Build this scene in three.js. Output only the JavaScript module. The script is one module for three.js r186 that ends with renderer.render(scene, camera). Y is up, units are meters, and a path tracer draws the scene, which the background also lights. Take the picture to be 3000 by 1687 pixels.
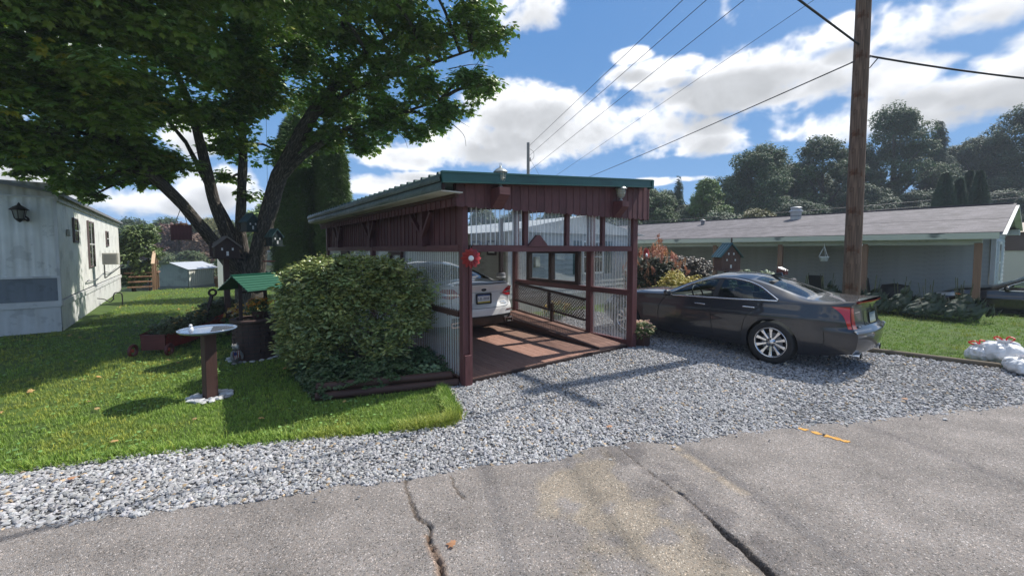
import * as THREE from 'three';
import { mergeGeometries, toCreasedNormals } from 'three/addons/utils/BufferGeometryUtils.js';
import { RoundedBoxGeometry } from 'three/addons/geometries/RoundedBoxGeometry.js';

// ---------------------------------------------------------------- camera, sun, exposure
const scene = new THREE.Scene();
const camera = new THREE.PerspectiveCamera(70.2, 3000 / 1687, 0.05, 4000);
camera.position.set(0, 1.8, 0);
camera.lookAt(0.6 * Math.cos(0.05236), 1.8 - Math.sin(0.05236), -0.8 * Math.cos(0.05236));
camera.setViewOffset(3000, 1687, 0, 49.6, 3000, 1687);
scene.add(camera);
const renderer = new THREE.WebGLRenderer({ antialias: true });
renderer.toneMapping = THREE.LinearToneMapping;
renderer.toneMappingExposure = 1.34;
renderer.shadowMap.enabled = true;
const sunDir = new THREE.Vector3(0.617, 0.777, 0.1).normalize();
const sun = new THREE.DirectionalLight(new THREE.Color(1, 0.955, 0.88), 4.8);
sun.position.copy(sunDir).multiplyScalar(60).add(new THREE.Vector3(5, 0, -8));
sun.target.position.set(5, 0, -8);
sun.castShadow = true;
sun.shadow.mapSize.set(4096, 4096);
Object.assign(sun.shadow.camera, { left: -30, right: 30, top: 30, bottom: -30, near: 1, far: 150 });
scene.add(sun, sun.target);

// ---------------------------------------------------------------- random, noise
function mulberry(a) { return () => { a |= 0; a = a + 0x6D2B79F5 | 0; let t = Math.imul(a ^ a >>> 15, 1 | a); t = t + Math.imul(t ^ t >>> 7, 61 | t) ^ t; return ((t ^ t >>> 14) >>> 0) / 4294967296; }; }
const rnd = mulberry(20240917);
const rr = (a, b) => a + (b - a) * rnd();
const clamp = (x, a = 0, b = 1) => Math.min(b, Math.max(a, x));
const lerp = (a, b, t) => a + (b - a) * t;
const sstep = (a, b, x) => { const t = clamp((x - a) / (b - a)); return t * t * (3 - 2 * t); };
const HASH = new Float32Array(65536); { const r = mulberry(77); for (let i = 0; i < 65536; i++) HASH[i] = r(); }
const PERM = new Uint16Array(65536); { const r = mulberry(99); for (let i = 0; i < 65536; i++) PERM[i] = i; for (let i = 65535; i > 0; i--) { const j = (r() * (i + 1)) | 0; const t = PERM[i]; PERM[i] = PERM[j]; PERM[j] = t; } }
const h3 = (x, y, z) => HASH[PERM[(PERM[(x & 65535)] + y) & 65535] + z & 65535];
function vnoise(x, y, z) {
  const xi = Math.floor(x), yi = Math.floor(y), zi = Math.floor(z); let fx = x - xi, fy = y - yi, fz = z - zi;
  fx = fx * fx * (3 - 2 * fx); fy = fy * fy * (3 - 2 * fy); fz = fz * fz * (3 - 2 * fz);
  const a = h3(xi, yi, zi), b = h3(xi + 1, yi, zi), c = h3(xi, yi + 1, zi), d = h3(xi + 1, yi + 1, zi), e = h3(xi, yi, zi + 1), f = h3(xi + 1, yi, zi + 1), g = h3(xi, yi + 1, zi + 1), h = h3(xi + 1, yi + 1, zi + 1);
  const p = a + (b - a) * fx, q = c + (d - c) * fx, r = e + (f - e) * fx, s = g + (h - g) * fx, u = p + (q - p) * fy, v = r + (s - r) * fy;
  return u + (v - u) * fz;
}
function fbm(x, y, z, o = 4) { let s = 0, a = 0.5, n = 0; for (let i = 0; i < o; i++) { s += a * vnoise(x, y, z); n += a; a *= 0.5; x = x * 2.03 + 17.1; y = y * 2.03 + 3.7; z = z * 2.03 + 9.2; } return s / n; }
// periodic 2-d noise for tiling textures
function pn(x, y, p) { const xi = Math.floor(x), yi = Math.floor(y); let fx = x - xi, fy = y - yi; fx = fx * fx * (3 - 2 * fx); fy = fy * fy * (3 - 2 * fy); const m = (v) => ((v % p) + p) % p; const a = h3(m(xi), m(yi), p), b = h3(m(xi + 1), m(yi), p), c = h3(m(xi), m(yi + 1), p), d = h3(m(xi + 1), m(yi + 1), p); const u = a + (b - a) * fx, v = c + (d - c) * fx; return u + (v - u) * fy; }
function pf(u, v, p, o) { let s = 0, a = 0.5, n = 0; for (let i = 0; i < o; i++) { s += a * pn(u * p, v * p, p); n += a; a *= 0.55; p *= 2; } return s / n; }

// ---------------------------------------------------------------- sky: air and clouds
{
  const W = 4096, Hh = 2048, data = new Float32Array(W * Hh * 4);
  const cp = Math.cos(0.05236), sp = Math.sin(0.05236);
  const toDir = (px, py) => { const a = (px - 1500) / 1200, b = -(py - 793.9) / 1200, f = cp + b * sp, u = -sp + b * cp; return new THREE.Vector3(0.8 * a + 0.6 * f, u, 0.6 * a - 0.8 * f).normalize(); };
  // cloud banks: [centre azimuth/elevation given as a view point, half width, half height (radians * 1000)]
  const banks = [[1747, 384, 300, 105], [1549, 335, 190, 95], [1430, 431, 290, 70], [2085, 412, 100, 62], [1905, 232, 150, 42], [1845, 165, 60, 22], [2000, 190, 70, 26], [2213, 215, 230, 75], [2422, 225, 170, 85], [2620, 230, 150, 60], [2096, 285, 200, 55], [2680, 325, 330, 70], [2910, 270, 260, 85], [2445, 372, 170, 50], [2795, 45, 240, 75], [2480, 85, 70, 35], [1560, 20, 120, 80], [1165, 466, 150, 36], [1106, 547, 140, 32], [1258, 525, 120, 20], [1920, 533, 90, 14], [2030, 524, 80, 10], [440, 597, 270, 46], [620, 560, 110, 70], [560, 400, 70, 80], [60, 520, 160, 60], [3250, 180, 260, 120], [3500, 420, 300, 90], [-300, 400, 300, 110], [150, 150, 160, 90]]
    .map(([x, y, w, h]) => { const d = toDir(x, y); const c = 1 / Math.hypot(1, (x - 1500) / 1200, (y - 731) / 1200); return { d, az: Math.atan2(d.z, d.x), el: Math.asin(d.y), w: w / 1200 * c, h: h / 1200 * Math.sqrt(c) * 1.0 }; });
  const inFrame = (az) => { let a = az + Math.atan2(0.8, 0.6); a = Math.atan2(Math.sin(a), Math.cos(a)); return sstep(1.55, 1.15, Math.abs(a)); };
  const field = (az, el, x, y, z) => {
    let s = 0; for (const b of banks) { let da = az - b.az; da = Math.atan2(Math.sin(da), Math.cos(da)); const u = da / b.w, v = (el - b.el) / (b.h * (el > b.el ? 1 : 0.8)), q = u * u + v * v; if (q < 4) s = Math.max(s, 1 - q * 0.55); }
    const k = inFrame(az) * sstep(1.0, 0.75, el);
    if (k >= 0.999) return s;
    const gx = x / (y + 0.14), gz = z / (y + 0.14), gen = clamp((fbm(gx * 0.9 + 31, gz * 0.9 - 7, 2.5, 3) - 0.47) * 5, -0.4, 1);
    return s * k + gen * (1 - k);
  };
  const billow = (x, y, z, o) => { let s = 0, a = 0.5, n = 0; for (let i = 0; i < o; i++) { s += a * (1 - Math.abs(2 * vnoise(x, y, z) - 1)); n += a; a *= 0.55; x = x * 2.1 + 7; y = y * 2.1 + 3; z = z * 2.1 + 5; } return s / n; };
  let bil = 0; const dens = (az, el, x, y, z) => { const f0 = field(az, el, x, y, z) - 0.43; if (f0 < -0.75) return -1; const wx = 0.05 * (vnoise(x * 12, y * 12, z * 12 + 40) - 0.5), wy = 0.05 * (vnoise(x * 12 + 90, y * 12, z * 12) - 0.5); const big = fbm((x + wx) * 8 + 5, (y + wy) * 13, z * 8, 5) - 0.5; bil = billow((x + wx) * 19, (y + wy) * 28, z * 19, 4) - 0.5; const sm = fbm(x * 60, y * 80, z * 60, 3) - 0.5; return f0 + big * 1.3 + bil * 0.6 + sm * 0.35; };
  const shade = (az, el, out, o) => {
    const y = Math.sin(el), c = Math.cos(el), x = Math.cos(az) * c, z = Math.sin(az) * c; let r, g, b;
    if (el < -0.06) { r = 0.2; g = 0.24; b = 0.26; } else {
      const t = clamp(y), k = Math.pow(1 - t, 3.2), sd = Math.max(0, x * sunDir.x + y * sunDir.y + z * sunDir.z), gl = 0.16 * Math.pow(sd, 8) + 0.3 * Math.pow(sd, 60);
      r = lerp(0.075, 0.23, k) + gl; g = lerp(0.205, 0.42, k) + gl; b = lerp(0.47, 0.69, k) + gl * 0.95;
      if (el > 0) {
        const d0 = dens(az, el, x, y, z);
        if (d0 > -0.02) {
          const bl = bil, cov = sstep(-0.02, 0.55, d0), e2 = el + 0.04; const up = field(az, e2, x, Math.sin(e2), z) - 0.3 + (fbm(x * 7 + 5, Math.sin(e2) * 11, z * 7, 3) - 0.5) * 1.15;
          const deep = clamp(0.55 * d0 + 0.75 * up), sh = 1 - 0.5 * sstep(0.2, 1.0, deep);
          const tex = 0.97 + 0.34 * bl * sstep(0.05, 0.5, d0), L = 0.96 * sh * tex;
          r = lerp(r, L * (0.985 - 0.04 * deep), cov); g = lerp(g, L * (0.99 - 0.015 * deep), cov); b = lerp(b, L * 1.02, cov);
        }
      }
    }
    out[o] = r; out[o + 1] = g; out[o + 2] = b; out[o + 3] = 1;
  };
  const AZ = (i, w) => ((i + 0.5) / w - 0.5) * 2 * Math.PI, EL = (j, h) => ((j + 0.5) / h - 0.5) * Math.PI;
  const w4 = W / 8, h4 = Hh / 8, low = new Float32Array(w4 * h4 * 4); for (let j = 0; j < h4; j++) for (let i = 0; i < w4; i++) shade(AZ(i, w4), EL(j, h4), low, (j * w4 + i) * 4);
  for (let j = 0; j < Hh; j++) { const el = EL(j, Hh), fj = clamp((j - 3.5) / 8, 0, h4 - 1.001), j0 = Math.floor(fj), v = fj - j0;
    for (let i = 0; i < W; i++) { const az = AZ(i, W), o = (j * W + i) * 4; let a = az + Math.atan2(0.8, 0.6); a = Math.abs(Math.atan2(Math.sin(a), Math.cos(a)));
      if (a < 0.94 && el > -0.05 && el < 0.68) { shade(az, el, data, o); continue; }
      const fi = (i - 3.5) / 8, i0 = Math.floor(fi), u = fi - i0, p = (j0 * w4 + (i0 + w4) % w4) * 4, q = (j0 * w4 + (i0 + 1 + w4) % w4) * 4; for (let k = 0; k < 3; k++) data[o + k] = lerp(lerp(low[p + k], low[q + k], u), lerp(low[p + w4 * 4 + k], low[q + w4 * 4 + k], u), v); data[o + 3] = 1; } }
  const t = new THREE.DataTexture(data, W, Hh, THREE.RGBAFormat, THREE.FloatType);
  t.mapping = THREE.EquirectangularReflectionMapping; t.magFilter = t.minFilter = THREE.LinearFilter; t.needsUpdate = true;
  scene.background = t; scene.environment = t;
}

// ---------------------------------------------------------------- textures (grain and wear only)
function tex(n, metres, fn, srgb = true) {
  const d = new Uint8Array(n * n * 4);
  for (let j = 0; j < n; j++) for (let i = 0; i < n; i++) { const c = fn((i + 0.5) / n, (j + 0.5) / n, i, j), o = (j * n + i) * 4; if (typeof c === 'number') d[o] = d[o + 1] = d[o + 2] = clamp(c) * 255; else { d[o] = clamp(c[0]) * 255; d[o + 1] = clamp(c[1]) * 255; d[o + 2] = clamp(c[2]) * 255; } d[o + 3] = 255; }
  const t = new THREE.DataTexture(d, n, n); t.wrapS = t.wrapT = THREE.RepeatWrapping; t.magFilter = THREE.LinearFilter; t.minFilter = THREE.LinearMipmapLinearFilter; t.generateMipmaps = true;
  if (srgb) t.colorSpace = THREE.SRGBColorSpace; t.repeat.set(1 / metres, 1 / metres); t.needsUpdate = true; return t;
}
const r2 = mulberry(5);
const spot = new Float32Array(512 * 512); for (let i = 0; i < spot.length; i++) spot[i] = r2();
// aggregate: nearest-point cells, tile of 1.5 m with about 7 mm stones
const aggN = 200, agg = []; for (let i = 0; i < aggN * aggN; i++) agg.push([r2(), r2(), r2()]);
function cell(u, v) { const x = u * aggN, y = v * aggN, xi = Math.floor(x), yi = Math.floor(y); let d1 = 9, d2 = 9, id = 0; for (let b = -1; b < 2; b++) for (let a = -1; a < 2; a++) { const k = ((yi + b + aggN) % aggN) * aggN + (xi + a + aggN) % aggN, p = agg[k], dx = xi + a + p[0] - x, dy = yi + b + p[1] - y, d = dx * dx + dy * dy; if (d < d1) { d2 = d1; d1 = d; id = p[2]; } else if (d < d2) d2 = d; } return [Math.sqrt(d2) - Math.sqrt(d1), id]; }
const TA = new Float32Array(1024 * 1024), TB = new Float32Array(1024 * 1024);
for (let j = 0; j < 1024; j++) for (let i = 0; i < 1024; i++) { const [e, id] = cell((i + 0.5) / 1024, (j + 0.5) / 1024); TA[j * 1024 + i] = e; TB[j * 1024 + i] = id; }
const T = {
  asphalt: tex(1024, 1.5, (u, v, i, j) => { const e = TA[j * 1024 + i], id = TB[j * 1024 + i], n = pf(u, v, 6, 5); let g = 0.58 + 0.15 * (id - 0.5) + 0.16 * (n - 0.5); if (id > 0.95) g += 0.15; if (id < 0.08) g -= 0.13; g *= 0.76 + 0.24 * sstep(0.02, 0.22, e); const w = 0.02 * Math.sin(id * 90); return [g * (1.02 + w), g * 0.99, g * (0.97 - w)]; }),
  asphaltH: tex(1024, 1.5, (u, v, i, j) => sstep(0, 0.35, TA[j * 1024 + i]) * (0.6 + 0.4 * TB[j * 1024 + i]), false),
  wood: tex(512, 0.7, (u, v) => { const g = pn(u * 64, v * 4, 64) * 0.5 + pn(u * 128, v * 8, 128) * 0.3 + pf(u, v, 4, 4) * 0.5; return 0.72 + 0.28 * g; }),
  paint: tex(512, 1.3, (u, v) => { const a = pf(u, v, 4, 5), s = pn(u * 80, v * 5, 80), c = pn(u * 150, v * 60, 300); return 0.66 + 0.26 * a + 0.12 * s + (c > 0.93 && a > 0.5 ? 0.16 : 0); }),
  woodH: tex(512, 0.7, (u, v) => pn(u * 64, v * 4, 64) * 0.6 + pn(u * 128, v * 8, 128) * 0.4, false),
  grime: tex(512, 1.6, (u, v) => { const a = pf(u, v, 5, 5), b = pn(u * 48, v * 6, 48); return 0.84 + 0.14 * a + 0.05 * b - (a < 0.36 ? 0.06 : 0); }),
  metalH: tex(512, 1.2, (u, v) => pf(u, v, 6, 4), false),
  soil: tex(512, 1.7, (u, v) => { const n = pf(u, v, 8, 5), m = pn(u * 180, v * 180, 180); return [0.30 + 0.16 * n + 0.08 * m, 0.36 + 0.2 * n + 0.1 * m, 0.16 + 0.1 * n]; }),
  bed: tex(512, 1.1, (u, v) => { const n = pf(u, v, 30, 3), m = pn(u * 90, v * 90, 90); return 0.25 + 0.35 * n * m + 0.12 * n; }),
  shingle: tex(1024, 2.4, (u, v) => { const rows = 18, y = v * rows, r = Math.floor(y), fy = y - r, x = u * 12 + (r % 2) * 0.5 + 0.13 * HASH[r * 7 + 3], c = Math.floor(x), fx = x - c, id = HASH[(r * 131 + ((c % 12) + 12) % 12 * 17) & 65535]; let g = 0.47 + 0.1 * (id - 0.5) + 0.16 * (pf(u, v, 10, 5) - 0.5) + 0.1 * (spot[((v * 512) | 0) * 512 + ((u * 512) | 0)] - 0.5); if (fy < 0.1) g *= 0.82; if (fx < 0.04) g *= 0.86; return [g * 1.02, g * 0.985, g]; }),
  bark: tex(512, 0.5, (u, v) => { const w = pf(u, v, 6, 3) * 0.12, a = pn((u + w) * 26, v * 5, 26), b = pf(u, v, 16, 4); return 0.4 + 0.5 * Math.pow(a, 1.5) * (0.6 + 0.6 * b); }),
  barkH: tex(512, 0.5, (u, v) => { const w = pf(u, v, 6, 3) * 0.12, a = pn((u + w) * 26, v * 5, 26); return Math.pow(a, 0.8) * 0.8 + 0.2 * pf(u, v, 24, 3); }, false),
  pole: tex(512, 0.8, (u, v) => { const s = pn(u * 40, v * 3, 40), st = sstep(0.5, 0.7, pf(u, v, 5, 4)), c = 0.62 + 0.32 * s; return [c * (1 - 0.22 * st), c * (0.93 - 0.38 * st), c * (0.86 - 0.46 * st)]; }),
};

// ---------------------------------------------------------------- materials and builders
const C = (r, g, b) => new THREE.Color().setRGB(r, g, b);
const M = (r, g, b, rough = 0.7, o = {}) => new THREE.MeshStandardMaterial({ color: C(r, g, b), roughness: rough, ...o });
const PM = (r, g, b, rough = 0.5, o = {}) => new THREE.MeshPhysicalMaterial({ color: C(r, g, b), roughness: rough, ...o });
const DS = { side: THREE.DoubleSide };
const mat = {
  maroon: M(0.165, 0.057, 0.058, 0.6, { map: T.paint, bumpMap: T.woodH, bumpScale: 0.0012 }),
  maroon2: M(0.14, 0.049, 0.053, 0.65, { map: T.paint, bumpMap: T.woodH, bumpScale: 0.0012 }),
  brown: M(0.075, 0.032, 0.024, 0.65, { map: T.wood, bumpMap: T.woodH, bumpScale: 0.0015 }),
  darkbrown: M(0.04, 0.02, 0.017, 0.7, { map: T.wood, bumpMap: T.woodH, bumpScale: 0.0015 }),
  deck: M(0.36, 0.195, 0.145, 0.72, { map: T.wood, bumpMap: T.woodH, bumpScale: 0.001 }),
  deck2: M(0.33, 0.175, 0.13, 0.75, { map: T.wood, bumpMap: T.woodH, bumpScale: 0.001 }),
  green: M(0.018, 0.085, 0.07, 0.32, { map: T.grime, bumpMap: T.metalH, bumpScale: 0.006 }),
  greenTrim: M(0.02, 0.10, 0.09, 0.35, { map: T.grime }),
  wellRoof: M(0.008, 0.085, 0.05, 0.4),
  white: M(0.72, 0.72, 0.70, 0.5, { map: T.grime }),
  whitePlain: M(0.78, 0.78, 0.76, 0.45),
  cream: M(0.62, 0.6, 0.53, 0.55, { map: T.grime }),
  homeWhite: M(0.84, 0.84, 0.79, 0.45, { map: T.grime }),
  homeBlue: M(0.2, 0.23, 0.26, 0.5, { map: T.grime }),
  siding: M(0.46, 0.48, 0.49, 0.5, { map: T.grime }),
  sidingTan: M(0.36, 0.35, 0.31, 0.55, { map: T.grime }),
  sidingGrey: M(0.58, 0.595, 0.57, 0.5, { map: T.grime }),
  shingle: M(0.57, 0.555, 0.575, 0.85, { map: T.shingle, bumpMap: T.shingle, bumpScale: 0.004 }),
  teal: M(0.035, 0.09, 0.10, 0.5),
  black: M(0.012, 0.012, 0.013, 0.5),
  rubber: M(0.018, 0.018, 0.019, 0.8),
  dark: M(0.03, 0.03, 0.032, 0.6),
  grey: M(0.2, 0.2, 0.21, 0.5),
  chrome: M(0.75, 0.76, 0.78, 0.12, { metalness: 1 }),
  steel: M(0.5, 0.5, 0.5, 0.35, { metalness: 0.9 }),
  glass: PM(0.9, 0.94, 0.93, 0.02, { transmission: 1, thickness: 0, ior: 1.5 }),
  carGlass: PM(0.66, 0.72, 0.69, 0.01, { transmission: 1, thickness: 0, ior: 1.5 }),
  tint: PM(0.10, 0.11, 0.12, 0.02, { transmission: 1, thickness: 0, ior: 1.5 }),
  rib: PM(0.8, 0.82, 0.82, 0.3, { transmission: 0.35, thickness: 0, side: THREE.DoubleSide }),  // on the clear panels: milky white that paints in the highlight streaks
  plastic: PM(0.9, 0.92, 0.92, 0.07, { transmission: 0.85, thickness: 0, ior: 1.55, side: THREE.DoubleSide }),
  windowDark: PM(0.02, 0.025, 0.03, 0.05, { clearcoat: 1, clearcoatRoughness: 0.02 }),
  cedarWood: M(0.33, 0.19, 0.115, 0.75, { map: T.wood, bumpMap: T.woodH, bumpScale: 0.002 }),
  orangeWood: M(0.42, 0.19, 0.07, 0.7, { map: T.wood }),
  bark: M(0.26, 0.225, 0.19, 0.95, { map: T.bark, bumpMap: T.barkH, bumpScale: 0.02 }),
  stem: M(0.17, 0.13, 0.09, 0.9),
  pole: M(0.27, 0.2, 0.165, 0.9, { map: T.pole, bumpMap: T.woodH, bumpScale: 0.004 }),
  greyPole: M(0.3, 0.28, 0.26, 0.9, { map: T.wood }),
  wire: M(0.02, 0.02, 0.022, 0.6),
  red: M(0.32, 0.025, 0.022, 0.35), darkred: M(0.13, 0.02, 0.018, 0.5, { map: T.wood }),
  orangeRed: M(0.5, 0.07, 0.03, 0.5),
  brick: M(0.062, 0.036, 0.032, 0.8, { map: T.wood }), brick2: M(0.075, 0.042, 0.036, 0.85, { map: T.wood }),
  soil: M(0.045, 0.03, 0.02, 1),
};
const names = {};
function numbered(n) { names[n] = (names[n] ?? -1) + 1; return names[n] ? `${n}_${String(names[n]).padStart(3, '0')}` : n; }
function thing(name, label, category, p = [0, 0, 0], turn = 0, group) { const o = new THREE.Group(); o.name = numbered(name); o.position.set(...p); o.rotation.y = turn; o.userData = { label, category }; if (group) o.userData.group = group; scene.add(o); return o; }
function obj(name, g, m, parent, p, rot) { const o = new THREE.Mesh(Array.isArray(g) ? merge(g) : g, m); o.name = name; o.castShadow = o.receiveShadow = true; if (p) o.position.set(...p); if (rot) o.rotation.set(...rot); if (parent) parent.add(o); return o; }
function struct(name, g, m) { const o = obj(numbered(name), g, m, scene); o.userData.kind = 'structure'; return o; }
function single(name, label, category, g, m, p, rot, group) { const o = obj(numbered(name), g, m, scene, p, rot); o.userData = { label, category }; if (group) o.userData.group = group; return o; }
function merge(a) { const noUv = a.some((g) => !g.attributes.uv); const l = a.map((g) => { const q = g.index ? g.toNonIndexed() : g.clone(); for (const k of Object.keys(q.attributes)) if (!['position', 'normal', 'uv'].includes(k) || (noUv && k === 'uv')) q.deleteAttribute(k); return q; }); return l.length === 1 ? l[0] : mergeGeometries(l); }
const vary = (g, n) => Array.from({ length: n }, () => { const q = g.clone(), u = q.attributes.uv, a = rr(0, 5), b = rr(0, 5); for (let i = 0; i < u.count; i++) u.setXY(i, u.getX(i) + a, u.getY(i) + b); return q; });
const pick = (a) => a[(rnd() * a.length) | 0];
const bxc = new Map();
function bx(w, h, d) { const key = [w, h, d].map((v) => v.toFixed(4)).join(); if (bxc.has(key)) return bxc.get(key); const g = new THREE.BoxGeometry(w, h, d), u = g.attributes.uv, o = rnd() * 3; for (let i = 0; i < 24; i++) { const f = i >> 2, a = f < 2 ? d : w, b = f < 2 || f > 3 ? h : d; if (f === 2 || f === 3) { if (w > d) u.setXY(i, u.getY(i) * b + o, u.getX(i) * a); else u.setXY(i, u.getX(i) * a + o, u.getY(i) * b); } else if (a > b) u.setXY(i, u.getY(i) * b + o, u.getX(i) * a + o); else u.setXY(i, u.getX(i) * a + o, u.getY(i) * b + o); } bxc.set(key, g); return g; }
const bxAt = (w, h, d, x, y, z, rx = 0, ry = 0, rz = 0) => { const g = bx(w, h, d).clone(); g.rotateX(rx).rotateY(ry).rotateZ(rz); return g.translate(x, y, z); };
function rbox(w, h, d, r = 0.01, s = 2) { return new RoundedBoxGeometry(w, h, d, s, r); }
function bar(a, b, w, h = w) { const A = new THREE.Vector3(...a), B = new THREE.Vector3(...b), L = A.distanceTo(B), g = bx(w, L, h).clone(), m = new THREE.Matrix4(), q = new THREE.Quaternion().setFromUnitVectors(new THREE.Vector3(0, 1, 0), B.clone().sub(A).normalize()); return g.applyMatrix4(m.compose(A.add(B).multiplyScalar(0.5), q, new THREE.Vector3(1, 1, 1))); }
const V3 = (p) => new THREE.Vector3(...p);
function tube(pts, r, seg = 24, rad = 6) { return new THREE.TubeGeometry(new THREE.CatmullRomCurve3(pts.map(V3)), seg, r, rad); }
function lathe(pts, n = 24) { return new THREE.LatheGeometry(pts.map(([x, y]) => new THREE.Vector2(x, y)), n); }
function cyl(r0, r1, h, n = 16) { return new THREE.CylinderGeometry(r1, r0, h, n).translate(0, h / 2, 0); }
// tapered limb with uneven girth
function limb(pts, r, seg = 16, rad = 9, rough = 0.12) {
  const c = new THREE.CatmullRomCurve3(pts.map(V3)), pos = [], uv = [], idx = [], fr = c.computeFrenetFrames(seg), L = c.getLength(), sd = rnd() * 50;
  for (let i = 0; i <= seg; i++) { const t = i / seg, p = c.getPointAt(t), k = t * (r.length - 1), a = Math.min(r.length - 2, Math.floor(k)), R = lerp(r[a], r[a + 1], k - a);
    for (let j = 0; j <= rad; j++) { const th = j / rad * Math.PI * 2, q = R * (1 + rough * 2 * (vnoise(Math.cos(th) * 1.7 + sd, Math.sin(th) * 1.7, t * L * 2.2) - 0.5)); const v = fr.normals[i].clone().multiplyScalar(Math.cos(th) * q).addScaledVector(fr.binormals[i], Math.sin(th) * q).add(p); pos.push(v.x, v.y, v.z); uv.push(j / rad * Math.PI * 2 * r[0], t * L); } }
  for (let i = 0; i < seg; i++) for (let j = 0; j < rad; j++) { const a = i * (rad + 1) + j, b = a + rad + 1; idx.push(a, a + 1, b, b, a + 1, b + 1); }
  const g = new THREE.BufferGeometry(); g.setAttribute('position', new THREE.Float32BufferAttribute(pos, 3)); g.setAttribute('uv', new THREE.Float32BufferAttribute(uv, 2)); g.setIndex(idx); g.computeVertexNormals(); return g;
}
function gridGeo(nu, nv, f) { const p = [], uv = [], ix = []; for (let j = 0; j <= nv; j++) for (let i = 0; i <= nu; i++) { const q = f(i / nu, j / nv); p.push(q[0], q[1], q[2]); uv.push(q[3] ?? i / nu, q[4] ?? j / nv); } for (let j = 0; j < nv; j++) for (let i = 0; i < nu; i++) { const a = j * (nu + 1) + i, b = a + nu + 1; ix.push(a, a + 1, b, b, a + 1, b + 1); } const g = new THREE.BufferGeometry(); g.setAttribute('position', new THREE.Float32BufferAttribute(p, 3)); g.setAttribute('uv', new THREE.Float32BufferAttribute(uv, 2)); g.setIndex(ix); g.computeVertexNormals(); return g; }
function prism(poly, depth, bevel = 0) { const s = new THREE.Shape(poly.map(([x, y]) => new THREE.Vector2(x, y))); return new THREE.ExtrudeGeometry(s, { depth, bevelEnabled: bevel > 0, bevelSize: bevel, bevelThickness: bevel, bevelSegments: 1 }); }

// ---------------------------------------------------------------- foliage
function flatLeaf(pts, fold = 0.25, droop = 0.2) { // outline in x (width), y (length from stalk), bent about the midrib
  const p = [], ix = []; p.push(0, 0.45, 0); for (const [x, y] of pts) p.push(x, y, -Math.abs(x) * fold - y * y * droop); for (let i = 1; i <= pts.length; i++) ix.push(0, i, i % pts.length + 1);
  const g = new THREE.BufferGeometry(); g.setAttribute('position', new THREE.Float32BufferAttribute(p, 3)); g.setIndex(ix); const q = g.toNonIndexed(); q.computeVertexNormals(); return q;
}
const MAPLE = [[0, 0], [0.3, -0.06], [0.28, 0.1], [0.58, 0.22], [0.4, 0.38], [0.62, 0.66], [0.26, 0.6], [0, 1.05], [-0.26, 0.6], [-0.62, 0.66], [-0.4, 0.38], [-0.58, 0.22], [-0.28, 0.1], [-0.3, -0.06]];
const OVAL = [[0, 0], [0.2, 0.2], [0.26, 0.45], [0.17, 0.75], [0, 1], [-0.17, 0.75], [-0.26, 0.45], [-0.2, 0.2]];
const NARROW = [[0, 0], [0.07, 0.3], [0.05, 0.7], [0, 1], [-0.05, 0.7], [-0.07, 0.3]];
function sprig(leaf, n, spread, seed, up = 0.4, flatten = 1, droop = 0.3) {
  const r = mulberry(seed), a = []; for (let i = 0; i < n; i++) { const th = r() * 6.283, el = (r() - 0.35) * 1.3, s = 0.7 + 0.6 * r(), m = new THREE.Matrix4(); const d = new THREE.Vector3(Math.cos(th) * Math.cos(el), Math.sin(el) * flatten, Math.sin(th) * Math.cos(el)); const tip = d.clone().add(new THREE.Vector3(0, -droop, 0)).normalize(); const nn = new THREE.Vector3(r() - 0.5, up + r(), r() - 0.5).normalize(); const x = tip.clone().cross(nn).normalize(), z = x.clone().cross(tip); m.makeBasis(x, tip, z).scale(new THREE.Vector3(s, s, s)).setPosition(d.multiplyScalar(spread * r() ** 0.6)); a.push(leaf.clone().applyMatrix4(m)); }
  const g = mergeGeometries(a); return g;
}
const leafMat = (r, g, b, tr = 0.35, rough = 0.55) => PM(r, g, b, rough, { transmission: tr, thickness: 0, side: THREE.DoubleSide });
const _m = new THREE.Matrix4(), _q = new THREE.Quaternion(), _e = new THREE.Euler(), _s = new THREE.Vector3(), _c = new THREE.Color();
function scatter(name, geo, material, list, parent, tint) { // list of [x, y, z, size, (rx, ry, rz)]
  const o = new THREE.InstancedMesh(geo, material, list.length); o.name = name; o.castShadow = o.receiveShadow = true;
  list.forEach((l, i) => { _e.set(l[4] ?? rr(-0.5, 0.5), l[5] ?? rr(0, 6.283), l[6] ?? rr(-0.5, 0.5)); _q.setFromEuler(_e); _s.setScalar(l[3]); _m.compose(new THREE.Vector3(l[0], l[1], l[2]), _q, _s); o.setMatrixAt(i, _m); if (tint) o.setColorAt(i, tint(_c, l, i)); });
  o.userData.kind = 'stuff'; (parent ?? scene).add(o); return o;
}
function clump(list, cx, cy, cz, rx, ry, rz, n, size, inner = 0.45) { for (let i = 0; i < n; i++) { const z = rr(-1, 1), th = rr(0, 6.283), k = Math.sqrt(1 - z * z), r = lerp(inner, 1.02, Math.sqrt(rnd())), nz = 0.82 + 0.36 * vnoise(cx + k * Math.cos(th) * 2.3, cy + z * 2.3, cz + k * Math.sin(th) * 2.3); list.push([cx + rx * r * nz * k * Math.cos(th), cy + ry * r * nz * z, cz + rz * r * nz * k * Math.sin(th), size * rr(0.75, 1.3)]); } return list; }
const tinter = (v = 0.3, warm = 0.12) => (c) => { const b = 1 - v / 2 + v * rnd(), w = (rnd() - 0.4) * warm; return c.setRGB(b * (1 + w), b, b * (1 - w)); };

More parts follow.
